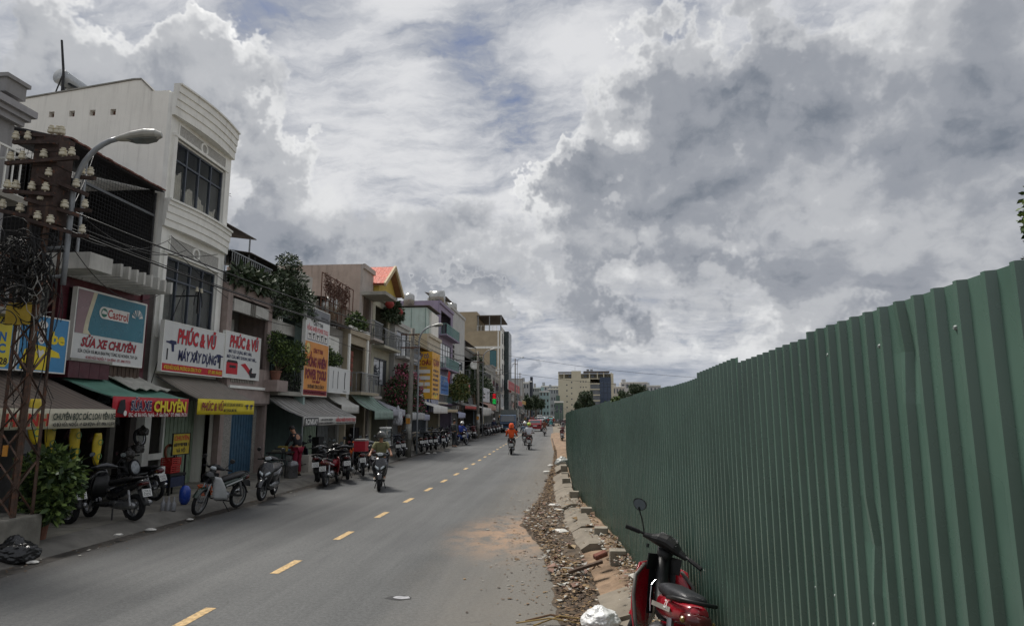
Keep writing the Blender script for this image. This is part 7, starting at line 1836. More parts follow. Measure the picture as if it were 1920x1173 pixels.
tree('mid green bushy tree behind the fence right of the cream block', 1152, 744, 770, 170, 44, lf, 3600, .5, 32)
tree('broad dark tree against the far white houses', 1195, 719, 752, 230, 52, lg, 4200, .6, 33)
tree('small tree behind the fence left of the broad dark tree', 1168, 732, 756, 215, 26, lg, 1800, .55, 34)
tree('leafy tree whose twigs show above the fence at the right edge', 1986, 330, 640, 9.5, 185, lf, 6000, .10, 35)
for i, (px, Y, t) in enumerate(((1003, 210, 742), (992, 185, 748), (1014, 250, 748), (988, 230, 740))):
    tree(['street tree among the far left houses below the white block', 'street tree left of the far red signs', 'street tree before the pale mint block', 'street tree under the grey office block'][i], px, t, 768, Y, 17, lg, 1500, .6, 50 + i)

# ------------------------------------------------------------------ plants on the houses
def P3(px, py, X): y, z = ax(px, py, X); return (X, y, z)
shrub('roof_tree', 'bushy tree growing on the mint house terrace', 'tree', (-10.9, 24.3, 6.2), 2.2, [((0, -.9, .9), (.5, .8, .5)), ((0, 0, 1.2), (.6, .8, .6)), ((.1, .9, .7), (.5, .8, .5)), ((0, -.3, 1.9), (.4, .7, .4)), ((.2, .4, .2), (.5, .9, .5)), ((.2, -1.3, .1), (.4, .6, .5)), ((.2, 1.2, .0), (.4, .6, .4))], 5200, .13, lg, 61, 6)
shrub('terrace_plants', 'spiky potted plants along the pink house terrace rail', 'plants', (-10.7, 21., 6.45), .6, [((0, -1.2 + k * .42, .28 + .06 * (k % 2)), (.22, .3, .28)) for k in range(6)], 800, .28, lg, 62, 6)
for k, (y, c) in enumerate(((19.75, '#6a6660'), (20.2, '#8a8a88'), (20.7, '#b0b0ac'), (21.2, '#b8b8b4'), (21.7, '#5a4038'))):
    mb = MB(); mb.lathe([(0, 0), (.11, 0), (.16, .26), (.17, .26), (.17, .3), (.14, .3), (0, .24)], 12, Matrix.Translation((-10.72, y, 6.42))); tag(mb.build('plant_pot', M('pot_' + c.strip('#'), c, .8, .15, 5, .2), org=(-10.72, y, 6.42)), ['dark grey', 'mid grey', 'pale grey', 'off-white', 'brown'][k] + ' plant pot on the pink house parapet', 'pot', 'pots on the pink parapet')
shrub('balcony_bush', 'loose green bush reaching out from the mint house balcony', 'shrub', (-10.5, 22.5, 3.75), 1.4, [((.1, 0, .6), (.4, .5, .4)), ((.2, .6, .8), (.4, .5, .35)), ((.2, 1.2, .9), (.35, .5, .3)), ((.1, -.3, 1.1), (.3, .4, .3)), ((.2, .9, .3), (.35, .6, .35)), ((.2, 1.7, .6), (.25, .4, .25))], 3000, .11, lf, 63, 6, pot=(.2, .35, .35, m_terra))
MB().box(-10.8, -10.2, 22.0, 22.9, 3.0, 3.4).build('planter', M('pink_tile'), None).name = 'planter_box'
tag(bpy.data.objects['planter_box'], 'pink tiled planter box under the balcony bush', 'planter')
shrub('balcony_greens', 'dark climbing greenery filling the iron balcony of the mint house', 'plants', (-10.7, 23.6, 3.1), .9, [((.05, -.6, .45), (.2, .4, .45)), ((.05, .1, .4), (.2, .5, .4)), ((.05, .9, .3), (.2, .4, .3))], 1800, .10, lg, 64, 4)
shrub('sill_bush', 'green bush above the blank white signboard', 'shrub', (-10.7, 28.2, 4.3), .8, [((.05, 0, .35), (.3, .6, .35)), ((.05, .8, .4), (.25, .5, .3)), ((.05, -.4, .6), (.25, .4, .3))], 1600, .11, lf, 65, 4)
shrub('dry_vine', 'dry reddish vine covering the rusty trellis', 'plants', (-11.1, 29.5, 6.5), 2., [((0, -.9 + k * .45, 1.75 - .15 * (k % 3)), (.1, .32, .5)) for k in range(7)], 2600, .09, [LEAF('dry', '#5c4038'), LEAF('dryb', '#6f5648')], 66, 7)
shrub('terrace_greens', 'tall potted greens on the terrace beside the trellis', 'plants', (-10.9, 32.3, 6.5), .8, [((0, 0, .5), (.3, .6, .5)), ((0, .9, .4), (.3, .4, .4)), ((0, -.7, .35), (.25, .4, .35))], 1500, .16, lf, 67, 5)
shrub('lantern_tree', 'dark green roof tree behind the red lanterns', 'tree', (-11., 40.0, 8.0), 1.8, [((0, -.8, .5), (.5, .8, .5)), ((0, .4, .6), (.5, .9, .6)), ((0, 0, 1.1), (.4, .8, .4))], 2200, .2, lg, 68, 5)
bg_ = [LEAF('mid', '#43562f'), LEAF('dark', '#2c3d22'), LEAF('pinkb', '#9a4a60'), LEAF('dark', '#2c3d22')]
shrub('bougainvillea', 'bougainvillea with pink blooms spilling beside the first pole', 'shrub', (-10.3, 39.4, .14), 5, [((.0, -.6, 3.5), (.8, 1.2, .9)), ((.2, .8, 3.9), (.7, 1.2, .8)), ((.2, 2.2, 3.2), (.7, 1.2, .9)), ((.3, 3.2, 2.5), (.6, 1., .8)), ((.2, 1.4, 2.6), (.7, 1.3, .8)), ((.1, -.2, 2.6), (.7, 1.1, .7)), ((0, .5, 4.7), (.5, .8, .5))], 6500, .17, bg_, 69, 7)
shrub('bougainvillea_bloom', 'deep pink blossom head at the top of the bougainvillea', 'plants', (-10.2, 40.2, 4.2), .5, [((0, -.8, .2), (.5, .7, .3)), ((.2, .8, .3), (.5, .6, .35)), ((.3, 2., -.4), (.4, .5, .3))], 900, .15, [LEAF('pinkb', '#9a4a60'), LEAF('pinkc', '#b06a80')], 70, 3)
shrub('street_tree', 'olive green street tree before the red signboard', 'tree', (-10.0, 60., .14), 4, [((0, -1, 4.2), (.8, 1.3, .8)), ((0, .8, 4.5), (.8, 1.3, .9)), ((.1, 0, 5.2), (.7, 1.2, .6)), ((0, 2, 4.0), (.6, 1.1, .7))], 3200, .25, [LEAF('olive', '#6a6a38'), LEAF('mid', '#43562f')], 71, 6)
shrub('climbing_plants', 'dark climbing plants hanging down the weathered house', 'plants', (-11.3, 79., 3.2), 6, [((0, -3 + k * 1.5, 2.5 + 1.2 * math.sin(k * 1.3)), (.7, 1.6, 1.2)) for k in range(5)] + [((0, 2 + k, 5.5 - k * .4), (.6, 1.6, 1.1)) for k in range(3)], 5200, .32, lg, 72, 6)
shrub('climbing_plants', 'tall green creeper draped over the grey house before the tan tower', 'plants', (-11.5, 90., 2.5), 6, [((0, -3 + k * 2, 2.5 + 1.2 * math.sin(k * 2.3)), (.7, 1.8, 1.5)) for k in range(5)], 3600, .38, lg, 73, 6)

# ------------------------------------------------------------------ roof and wall fittings
def heater():
    r = thing('solar_heater', 'solar water heater with white tank on the white house roof', 'water heater', (-14.8, 17.2, 11.0)); x, y, z = -14.75, 17.0, 11.95
    MB().tube([(x - .1, y - .5, z + .15), (x - .1, y + 1.3, z + .15)], .24, 16).build('tank', M('tank_white', '#a9adb0', .35, .05, 3, 0, metal=.3), r, smooth=True)
    mb = MB(); mb.shell([[(x + .1, y - .4, z), (x + .1, y + 1.2, z)], [(x + 1.5, y - .4, z - .75), (x + 1.5, y + 1.2, z - .75)]], .06); mb.build('collector', M('collector_dark', '#2d3236', .25, .1, 3, 0), r)
    for (a, b) in ((x - .1, z), (x + 1.4, z - .7)):
        for yy in (y - .3, y + 1.1): MB().bar((a, yy, 10.95), (a, yy, b), .04).build('leg', m_steelg, r)
heater()
r = thing('aerial_mast', 'thin leaning aerial mast on the white house roof', 'aerial', (-14.6, 16.4, 11.1)); MB().tube([(-14.6, 16.4, 11.0), (-14.68, 16.4, 12.2), (-14.85, 16.4, 13.2)], [.05, .035, .03], 6).build('pole', m_black, r); MB().tube([(-14.95, 16.4, 11.2), (-14.66, 16.4, 12.2)], .02, 5).build('stay', m_black, r)
r = thing('tv_aerial', 'rooftop television aerial on the pink house', 'aerial', (-11.8, 20.4, 8.7)); MB().tube([(-11.8, 20.4, 8.7), (-11.8, 20.4, 9.95)], .015, 5).build('pole', m_black, r)
for k in range(5): MB().bar((-12.05 + .1 * k, 20.1, 9.75), (-12.05 + .1 * k, 20.7, 9.75), .012).build('element', m_black, r)
MB().bar((-12.1, 20.4, 9.75), (-11.5, 20.4, 9.75), .015).build('boom', m_black, r)
def aircon(label, x, y, z):
    r = thing('air_conditioner', label, 'air conditioner', (x, y, z)); MB().box(x - .3, x, y, y + .8, z, z + .55).build('case', M('ac_case', '#a5a59f', .6, .1, 4, .1, streak=.3), r); MB().lathe([(0, .012), (.2, .012), (.22, 0), (0, 0)], 16, Matrix.Translation((x, y + .32, z + .28)) @ Matrix.Rotation(R(90), 4, 'Y')).build('fan_grille', M('ac_fan', '#4a4a48', .7, .2, 8, .2), r); MB().box(x - .3, x + .04, y - .02, y + .82, z - .05, z - .002).build('bracket', m_black, r)
aircon('air conditioner in the shaded loggia of the pink house', -11.55, 20.5, 4.9); aircon('air conditioner under the lantern balcony', -10.6, 42.6, 5.0); aircon('air conditioner on the weathered plant house', -11.6, 77., 4.2)
def lantern(label, x, y, z):
    r = thing('lantern', label, 'lantern', (x, y, z)); MB().lathe([(.06, -.26), (.16, -.22), (.28, -.08), (.30, 0), (.28, .08), (.16, .22), (.06, .26)], 14, Matrix.Translation((x, y, z))).build('globe', M('lantern_red', '#8c3430', .7, .15, 6, .2), r, smooth=True); MB().tube([(x, y, z + .26), (x, y, z + .6)], .01, 4).build('cord', m_black, r)
lantern('red paper lantern nearer the gable', -10.8, 38.2, 8.9); lantern('red paper lantern at the corner of the balcony', -10.7, 40.0, 8.7)
r = thing('water_tank', 'stainless steel water tank on the lavender house', 'water tank', (-12.4, 61, 12.6)); MB().tube([(-13.2, 61, 13.55), (-11.8, 61, 13.55)], .62, 14).build('drum', M('stainless', '#a8a8a4', .3, .1, 2, 0, metal=.8), r, smooth=True)
for a in (-13., -12.): MB().box(a, a + .08, 60.5, 61.5, 12.4, 13.1).build('leg', m_steelg, r)
r = thing('satellite_dish', 'white satellite dish on the weathered plant house', 'satellite dish', (-10.7, 75., 6.2)); MB().lathe([(0, 0), (.3, .04), (.55, .15), (.55, .17), (.3, .06), (0, .03)], 18, Matrix.Translation((-10.7, 75., 7.9)) @ Matrix.Rotation(R(80), 4, 'X')).build('dish', m_whiteb, r, smooth=True); MB().tube([(-10.7, 75.1, 6.3), (-10.7, 75.1, 7.9)], .04, 6).build('pole', m_steelg, r)
r = thing('flag', 'folded red flag on a short pole by the blue signboard', 'flag', (-10.1, 53.5, 4.8)); MB().tube([(-10.3, 53.5, 4.7), (-9.9, 53.9, 5.9)], .02, 5).build('pole', m_steelg, r); mb = MB(); mb.shell([[(-9.95 + .02 * i, 53.9 - .45 * i / 4, 5.85 - .32 * i + .1 * j * 0) for j in (0, 1)] if False else [(-9.92, 53.85 - .12 * i, 5.85 - .2 * i), (-9.85, 54.3 - .14 * i, 5.7 - .25 * i)] for i in range(5)], .01); mb.build('cloth', M('flag_red', '#a82a24', .8, .1, 4, .1), r)
# pedestrian countdown signal
def signal():
    Y, z = ax(927, 747, -9.6); r = thing('signal_display', 'red and green lit countdown display hanging over the shops', 'traffic signal', (-9.6, Y, z)); x = -9.6
    MB().box(x - .26, x + .26, Y, Y + .2, z - .70, z + .70).build('case', b_blk, r)
    for k, (c, n) in enumerate((('#e02030', 'red'), ('#e02030', 'red'), ('#20d060', 'green'), ('#20d060', 'green'))):
        mm = M('led_' + n, c, .5, .1, 5, 0, emit=.35); zz = z + .52 - k * .35
        mb = MB(); 
        for (a, b, c_, d) in ((-.2, .2, .08, .12), (-.2, .2, -.12, -.08), (-.2, -.14, -.12, .12), (.14, .2, -.12, .02), (-.03, .03, -.12, .12)): mb.quad((x + a, Y - .004, zz + c_), (x + b, Y - .004, zz + c_), (x + b, Y - .004, zz + d), (x + a, Y - .004, zz + d))
        mb.build('led_segment', mm, r, fix=False)
    MB().tube([(x - 1.6, Y + .1, z + .9), (x, Y + .1, z + .9), (x, Y + .1, z + .7)], .04, 6).build('arm', m_steelg, r)
signal()

# roof clutter along the middle of the row
for k, (y, x, z, lb) in enumerate(((28.8, -13.4, 6.5, 'rusty sheet lean-to on the grey house roof'), (33.0, -12.6, 6.4, 'dark sheet lean-to above the beige house'), (42.5, -12.4, 8.1, 'sheet lean-to on the arched house roof'), (47.5, -12.8, 7.2, 'long sheet lean-to behind the yellow corner sign'), (69., -13.2, 13.3, 'pale lean-to on the white row house'), (79., -13.6, 10.3, 'dark lean-to above the climbing plants'), (103., -14., 9.6, 'sheet lean-to on the pale low house'))):
    r = thing('roof_shed', lb, 'shed', (x, y, z)); w = 1.4 + .5 * (k % 3)
    MB().box(x - 1.6, x, y - w, y + w, z - .3, z + 1.3 + .3 * (k % 2)).build('wall', [M('dark_render'), M('dirty_white'), M('old_sheet')][k % 3], r)
    mb = MB(); mb.shell([[(x + .5, y - w - .2, z + 1.35 + .3 * (k % 2)), (x + .5, y + w + .2, z + 1.35 + .3 * (k % 2))], [(x - 1.9, y - w - .2, z + 1.9), (x - 1.9, y + w + .2, z + 1.9)]], .03); mb.build('roof', m_roofm, r)
for k, (y, x, z, lb) in enumerate(((31.8, -12.2, 6.5, 'steel water tank by the vine trellis'), (45.6, -12.2, 6.6, 'steel water tank behind the arched house'), (55., -13.8, 11.1, 'steel water tank on the mint block'), (72.5, -13., 13.3, 'steel water tank on the white row house'), (92., -13.6, 8.6, 'steel water tank before the tan tower'))):
    r = thing('water_tank', lb, 'water tank', (x, y, z)); MB().lathe([(0, 0), (.5, 0), (.5, .95), (.4, 1.1), (.12, 1.16), (.12, 1.22), (0, 1.22)], 14, Matrix.Translation((x, y, z + .5))).build('drum', M('stainless'), r, smooth=True)
    for a in (-.35, .35):
        for b in (-.35, .35): MB().bar((x + a, y + b, z - .4), (x + a, y + b, z + .5), .05).build('leg', m_steelg, r)
# ------------------------------------------------------------------ shop goods on the pavement
m_yc = M('yellow_vinyl', '#c9b02a', .4, .1, 5, .2, spec=.5)
def seat_cover(label, px, py, X, s_=1., tilt=0.):
    Y, z = ax(px, py, X); r = thing('seat_cover', label, 'seat cover', (X, Y, z - .35 * s_)); rows = []
    for i in range(11):
        t = i / 10; w = .15 * math.sin(math.pi * min(1, .12 + t * .86)) ** .6 * (1 - .25 * t); row = []
        for j in range(7):
            u = (j / 6 - .5) * 2; row.append((X + .06 * (1 - u * u), Y + u * w * s_ + tilt * (t - .5), z + (.36 - .72 * t) * s_))
        rows.append(row)
    mb = MB(); mb.shell(rows, .03); mb.build('cover', m_yc, r, smooth=True)
    F = ((X + .068, Y, z), (0, 1, 0), (0, 0, 1)); lo = M('print_green', '#4c7a50', .6, .1, 6, 0)
    for v in (.15, -.17):
        o, n_ = Vector(F[0]), 18; mb = MB()
        for i in range(n_):
            a, b = 2 * math.pi * i / n_, 2 * math.pi * (i + 1) / n_; mb.quad(*[(o.x, o.y + rr * s_ * math.cos(t), o.z + v * s_ + rr * .9 * s_ * math.sin(t)) for rr, t in ((.055, a), (.075, a), (.075, b), (.055, b))])
        mb.build('printed_ring', lo, r, fix=False)
    MB().tube([(X, Y, z + .36 * s_), (X, Y, z + .55)], .006, 4).build('string', m_black, r)
seat_cover('bright yellow seat cover with green rings hanging over the black scooter', 182, 841, -9.75, .9)
seat_cover('yellow seat cover hanging in shade behind the shrub', 141, 830, -9.9, 1.0, .06); seat_cover('yellow seat cover behind the lattice mast', 66, 790, -9.35, 1.1, .05); seat_cover('yellow seat cover half hidden at the awning corner', 95, 815, -9.8, .9)
def crate(label, X, Y, z, group='red crates'):
    r = thing('crate', label, 'crate', (X, Y, z), group); m = M('crate_red', '#a02a24', .6, .1, 5, .1); w, d, h = .2, .15, .19
    mb = MB(); mb.box(X - d, X + d, Y - w, Y + w, z, z + .012); mb.build('bottom', m, r)
    for s_ in (-1, 1):
        mb = MB()
        for k in range(4): mb.box(X + s_ * d - .006, X + s_ * d + .006, Y - w, Y + w, z + .012 + k * .05, z + .045 + k * .05)
        mb.box(X + s_ * d - .008, X + s_ * d + .008, Y - w, Y - w + .03, z, z + h); mb.box(X + s_ * d - .008, X + s_ * d + .008, Y + w - .03, Y + w, z, z + h); mb.build('side', m, r)
        mb = MB()
        for k in range(4): mb.box(X - d, X + d, Y + s_ * w - .006, Y + s_ * w + .006, z + .012 + k * .05, z + .045 + k * .05)
        mb.build('end', m, r)
cx, cy = -10.35, ax(318, 880, -10.35)[0]
r = thing('tool_bench', 'dark tool bench carrying the red crates', 'bench', (cx, cy, PZ)); MB().box(cx - .25, cx + .25, cy - .35, cy + .35, .62, .68).build('top', m_black, r); MB().box(cx - .24, cx + .24, cy - .33, cy + .33, .35, .60).build('drawer', M('bench_blue', '#27304a', .6, .15, 5, .1), r)
for a in (-.22, .22):
    for b in (-.32, .32): MB().box(cx + a - .02, cx + a + .02, cy + b - .02, cy + b + .02, PZ, .62).build('leg', m_black, r)
crate('lower red plastic crate on the tool bench', cx, cy, .69); crate('upper red plastic crate on the tool bench', cx + .01, cy + .02, .885)
t, F, W, H = sign('shop_board', 'small yellow hand-lettered board above the red crates', -10.3, cy - .02, cy + .72, 1.15, 1.68, M('board_ochre', '#b09a2c', .6, .1, 4, .1), th=.02, frame=m_black)
L(t, 'CHUYÊN', F, W * .5, .42, .11, i_red, .66, .02); scribble(t, F, .05, .7, .25, .09, i_blk, 71); L(t, 'VÁ VỎ', F, W * .48, .09, .10, i_blk, .4, .02)
for k in range(2): tag(MB().box(-10.34, -10.30, cy + (.1, .6)[k], cy + (.13, .63)[k], PZ, 1.13).build('board_post', m_black, org=(-10.32, cy + (.1, .6)[k], PZ)), ('left' if k == 0 else 'right') + ' steel post under the yellow hand-lettered board', 'post', 'board posts')
def lathe_thing(name, label, cat, prof, loc, mat, n=16, group=None, T=None): mb = MB(); mb.lathe(prof, n, (T or Matrix())); o = mb.build(name, mat, smooth=True); o.location = loc; return tag(o, label, cat, group)
for k in range(3):
    X, Y = az(305 + k * 10, 957, PZ); lathe_thing('oil_bottle', ['left', 'middle', 'right'][k] + ' grey oil bottle standing on the pavement', 'bottle', [(0, 0), (.045, 0), (.048, .02), (.048, .16), (.02, .20), (.014, .26), (.006, .30), (0, .30)], (X, Y, PZ), M('oil_grey', '#85868a', .35, .15, 9, 0), 10, 'oil bottles')
X, Y = az(353, 946, PZ); lathe_thing('air_tank', 'blue drum of the air compressor by the tool bench', 'tank', [(0, -.22), (.07, -.2), (.115, -.12), (.125, 0), (.115, .12), (.07, .2), (0, .22)], (X - .1, Y, PZ + .22), M('tank_blue', '#24439a', .3, .08, 4, 0, coat=.3), 18)
mb = MB(); g = random.Random(8)
X, Y = az(383, 928, PZ)
for k in range(9): mb.tube([(X + (.15 + .01 * k % .04) * math.cos(a) + g.gauss(0, .01), Y + .15 * math.sin(a), PZ + .02 + .028 * k + .015 * math.sin(a * 2 + k)) for a in [i * math.pi / 9 for i in range(19)]], .012, 5)
tag(mb.build('hose_coil', M('orange_hose', '#c4561e', .5, .1, 6, 0), org=(X, Y, PZ), smooth=True), 'coiled orange air hose lying behind the old green motorbike', 'hose')
def wheel_thing(label, px, py, X, Rr, mat=None, wrap=False):
    Y, z = ax(px, py, X); r = thing('spare_wheel', label, 'wheel', (X, Y, z - Rr)); T = Matrix.Translation((X, Y, z)) @ Matrix.Rotation(R(78), 4, 'Y')
    mb = MB(); n = 9; mb.lathe([(Rr - .03 + .03 * math.cos(2 * math.pi * i / n), .035 * math.sin(2 * math.pi * i / n)) for i in range(n)], 24, T, close=True); mb.build('tyre', mat or b_rub, r, smooth=True)
    mb = MB(); mb.lathe([(Rr - .06, -.02), (Rr - .06, .02), (Rr - .075, .015), (Rr - .075, -.015)], 24, T, close=True)
    for i in range(18): a = i / 18 * 6.283; mb.bar(T @ Vector((.02, 0, 0)), T @ Vector(((Rr - .07) * math.cos(a), (Rr - .07) * math.sin(a), .01 * (-1) ** i)), .004)
    mb.build('rim', b_met, r)
    if wrap: MB().lathe([(0, .03), (Rr * .7, .032), (Rr * .86, .02)], 18, T).build('plastic_wrap', M('cling', '#7d8286', .15, .3, 12, .6, 20, spec=.8), r)
wheel_thing('plastic wrapped wheel hanging in the maroon house shop', 252, 876, -10.2, .2, wrap=True); wheel_thing('orange rimmed tyre hanging beside the yellow board', 320, 850, -10.4, .26, M('orange_tyre', '#6a3a20', .7, .3, 8, .2))
wheel_thing('bare tyre hanging high in the maroon house shop', 262, 820, -10.3, .22); wheel_thing('tyre leaning at the back of the repair shop', 232, 905, -10.6, .26)
X, Y = az(266, 806, 2.0)
for k, (px, py, s_, lb) in enumerate(((240, 848, .15, 'dark helmet hanging at the back of the repair shop'), (268, 806, .13, 'plastic wrapped mirror bundle hanging under the red banner'), (258, 838, .14, 'grey parts bag hanging beside the wrapped wheel'))):
    Yk, zk = ax(px, py, -10.25); bag('hanging_parts', lb, (-10.25, Yk, zk - s_), (s_, s_, s_ * 1.3), M('parts_dark', '#33302e', .3, .3, 9, .4, 20), 20 + k); 
tag(bpy.data.objects['hanging_parts'], cat='parts'); [tag(o, cat='parts') for o in bpy.data.objects if o.name.startswith('hanging_parts')]
t, F, W, H = sign('name_board', 'small white board lettered OLO behind the black scooter', -10.1, ax(283, 912, -10.1)[0], ax(305, 912, -10.1)[0], .72, .88, sg_white, th=.02); L(t, 'OLO', F, W / 2, H / 2, .11, i_blk, W * .8, .02)
for y in (0.05, W - .05): MB().box(-10.12, -10.10, F[0][1] + y, F[0][1] + y + .02, PZ, .70).build('stand', m_black, t)
# helmet on the old green bike, red delivery box, basket
b1 = [o for o in bpy.data.objects if o.get('label', '').startswith('old green')][0]; v = b1.matrix_basis @ Vector((-.02, .52, .80)); helmet_obj('helmet', 'black helmet hung on the bars of the old green motorbike', v, M('helmet_black'), (.9, 0, b1.rotation_euler.z))
b2 = [o for o in bpy.data.objects if o.get('label', '').startswith('black motorbike carrying')][0]; r = thing('delivery_box', 'red delivery box strapped on the black motorbike seat', 'box', b2.matrix_basis @ Vector((0, -.42, .83))); c = r.location
MB().box(c.x - .2, c.x + .2, c.y - .2, c.y + .2, c.z, c.z + .36).build('case', M('box_red', '#a01c2c', .5, .08, 5, .1), r); MB().box(c.x - .21, c.x + .21, c.y - .21, c.y + .21, c.z + .36, c.z + .42).build('lid', M('box_lid', '#8d8d8a', .5, .08, 5, .1), r)
b3 = [o for o in bpy.data.objects if o.get('label', '').startswith('dark motorbike with a black basket')][0]; c = b3.matrix_basis @ Vector((0, -.55, .86)); r = thing('wire_basket', 'black wire basket on the dark motorbike by the pole', 'basket', c); mb = MB()
for k in range(9):
    a = -.28 + k * .07
    for s_ in (-.22, .22): mb.bar((c.x + s_, c.y + a, c.z), (c.x + s_, c.y + a, c.z + .3), .008); mb.bar((c.x + a * .78, c.y + s_ * 1.27, c.z), (c.x + a * .78, c.y + s_ * 1.27, c.z + .3), .008)
for z in (0, .15, .3): mb.tube([(c.x - .22, c.y - .28, c.z + z), (c.x + .22, c.y - .28, c.z + z), (c.x + .22, c.y + .28, c.z + z), (c.x - .22, c.y + .28, c.z + z), (c.x - .22, c.y - .28, c.z + z)], .008, 4)
mb.build('wirework', m_black, r)
b4 = [o for o in bpy.data.objects if o.get('label', '').startswith('dark red underbone')][0]; v = b4.matrix_basis @ Vector((.05, .34, .62)); helmet_obj('helmet', 'crimson helmet hung on the dark red motorbike', v, M('helmet_crimson', '#7c1824', .3, .08, 6, 0, coat=.4), (.4, 0, 0))
# workbench by the crimson trousers
X, Y = az(530, 893, PZ); r = thing('workbench', 'cluttered dark workbench on splayed legs by the crimson trousers', 'workbench', (X, Y, PZ)); MB().box(X - .35, X + .35, Y - .6, Y + .6, .92, .97).build('top', m_black, r)
for a in (-.28, .28):
    for b in (-.5, .5): MB().bar((X + a * 1.2, Y + b * 1.15, PZ), (X + a, Y + b, .92), .035).build('leg', m_black, r)
for k in range(5): tag(MB().box(X - .2, X + .1, Y - .5 + k * .22, Y - .36 + k * .22, .972, 1.04 + .05 * (k % 3)).build('tool_box', fcols[(k + 3) % 7], org=(X, Y, .972)), ['rust red', 'blue', 'pale', 'olive', 'black'][k] + ' tool box on the dark workbench', 'box', 'tool boxes on the workbench')
X, Y = az(547, 896, PZ); lathe_thing('vacuum_drum', 'steel vacuum drum standing by the workbench', 'vacuum cleaner', [(0, 0), (.17, 0), (.18, .05), (.18, .36), (.19, .37), (.19, .42), (.15, .52), (.05, .56), (0, .56)], (X, Y, PZ), M('drum_steel', '#77777a', .35, .15, 6, 0, metal=.6))
for k, (px, py, h, c, lb) in enumerate(((575, 882, .55, '#8a97a8', 'pale blue carton on the pavement behind the workbench'), (583, 884, .6, '#a9a49a', 'off-white carton beside the pale blue carton'), (640, 852, 1.0, '#2c3c5c', 'tall blue cabinet behind the delivery box'), (668, 850, 1.35, '#1c1c1e', 'tall black cabinet behind the oncoming rider'), (600, 868, 1.1, '#222426', 'dark display case under the striped awning'))):
    X, Y = az(px, py, PZ); o = MB().box(X - .3, X, Y - .25, Y + .35, PZ, PZ + h).build('cabinet' if h > .9 else 'carton', M('box_' + c.strip('#'), c, .7, .12, 4, .1), org=(X, Y, PZ)); tag(o, lb, 'cabinet' if h > .9 else 'carton')
r = thing('glass_cabinet', 'pale food cabinet with glass sides behind the oncoming rider', 'cabinet', (-10., 33., PZ)); X, Y = az(728, 856, PZ)
MB().box(X - .35, X, Y - .4, Y + .4, PZ, .9).build('base', m_whiteb, r); MB().box(X - .33, X - .02, Y - .38, Y + .38, .9, 1.5).build('glass_case', M('pale_glass', '#8d9492', .1, .1, 3, 0, spec=.7), r); MB().box(X - .36, X + .01, Y - .41, Y + .41, 1.5, 1.58).build('top', m_whiteb, r)
bag('wrapped_bundle', 'tall bundle wrapped in white plastic hanging by the lilac awning', (-9.7, ax(745, 790, -9.7)[0], 1.55), (.28, .3, .75), M('wrap_plastic', '#a9aaae', .3, .15, 6, .6, 14, spec=.6), 7)
# shelves of goods in the open shops
g = random.Random(15)
for k, (X, y0, y1, lb) in enumerate(((-13.6, 13.2, 15.6, 'dark shelf of spare parts inside the repair shop'), (-13.5, 8.4, 11.0, 'dark shelf of seat covers inside the upholstery shop'), (-13.4, 25.9, 30.4, 'shelf of boxed tools inside the hardware shop'), (-13.2, 31.4, 34., 'shelf of goods inside the beige house'), (-13.2, 40.8, 44., 'shelf of goods inside the arched house'))):
    r = thing('shop_shelf', lb, 'shelf', (X, (y0 + y1) / 2, PZ))
    for z in (.5, 1.0, 1.5, 2.0): MB().box(X - .3, X + .1, y0, y1, z - .02, z).build('board', m_concd, r)
    for y in (y0, y1): MB().box(X - .3, X + .1, y - .04, y, PZ, 2.3).build('upright', m_black, r)
    y = y0 + .05
    while y < y1 - .3:
        w = g.uniform(.15, .35)
        for z in (.5, 1.0, 1.5, 2.0): MB().box(X - .25, X + .05, y, y + w - .02, z + .001, z + g.uniform(.15, .4)).build('goods', g.choice(fcols), r)
        y += w
# hanging dark goods crowding the near shopfronts
for k in range(14):
    y = 13.1 + k * .2; z = g.uniform(1.4, 2.5); s_ = g.uniform(.07, .14)
    bag('hanging_goods', 'dark wrapped spare part hanging in the repair shop front', (-11.0 - g.uniform(0, .8), y, z), (s_, s_, s_ * g.uniform(1.2, 2.2)), M('parts%d' % (k % 3), ('#2a2a2c', '#4a3434', '#3c4044')[k % 3], .3, .3, 9, .4, 20), 30 + k)['group'] = 'parts hanging in the repair shop'
for o in bpy.data.objects:
    if o.name.startswith('hanging_goods'): o['category'] = 'spare part'
    if o.name.startswith('wrapped_bundle'): o['category'] = 'bundle'
# ------------------------------------------------------------------ rubbish along the right verge
bag('plastic_bag', 'knotted white plastic bag beside the red motorbike', (*az(1126, 1172, .06), .05), (.18, .17, .15), m_whitebag, 2)
bag('plastic_bag', 'stuffed pale plastic sack at the fence foot in the distance', (*az(1055, 872, .14), .14), (.3, .26, .26), M('grey_sack', '#9a9c98', .4, .25, 5, .5, 20), 9)
for k, (px, py, s_, lb) in enumerate(((1033, 872, .10, 'small pinkish plastic bag in the far gutter'), (1025, 884, .10, 'small white plastic bag in the far gutter'), (1066, 928, .14, 'flat white plastic bag by the third footing block'), (1040, 948, .12, 'torn white bag on the rubbish heap'), (1050, 998, .13, 'long white wrapper across the gutter'), (1047, 957, .1, 'crumpled clear bag on the rubbish heap'), (1077, 922, .10, 'white wrapper at the foot of the fence'))):
    X, Y = az(px, py, .06); bag('plastic_bag', lb, (X, Y, .045), (s_ * 1.3, s_, s_ * .5), M('litter_white', '#c4c2bc', .5, .12, 7, .4, 25), 40 + k, knot=False)
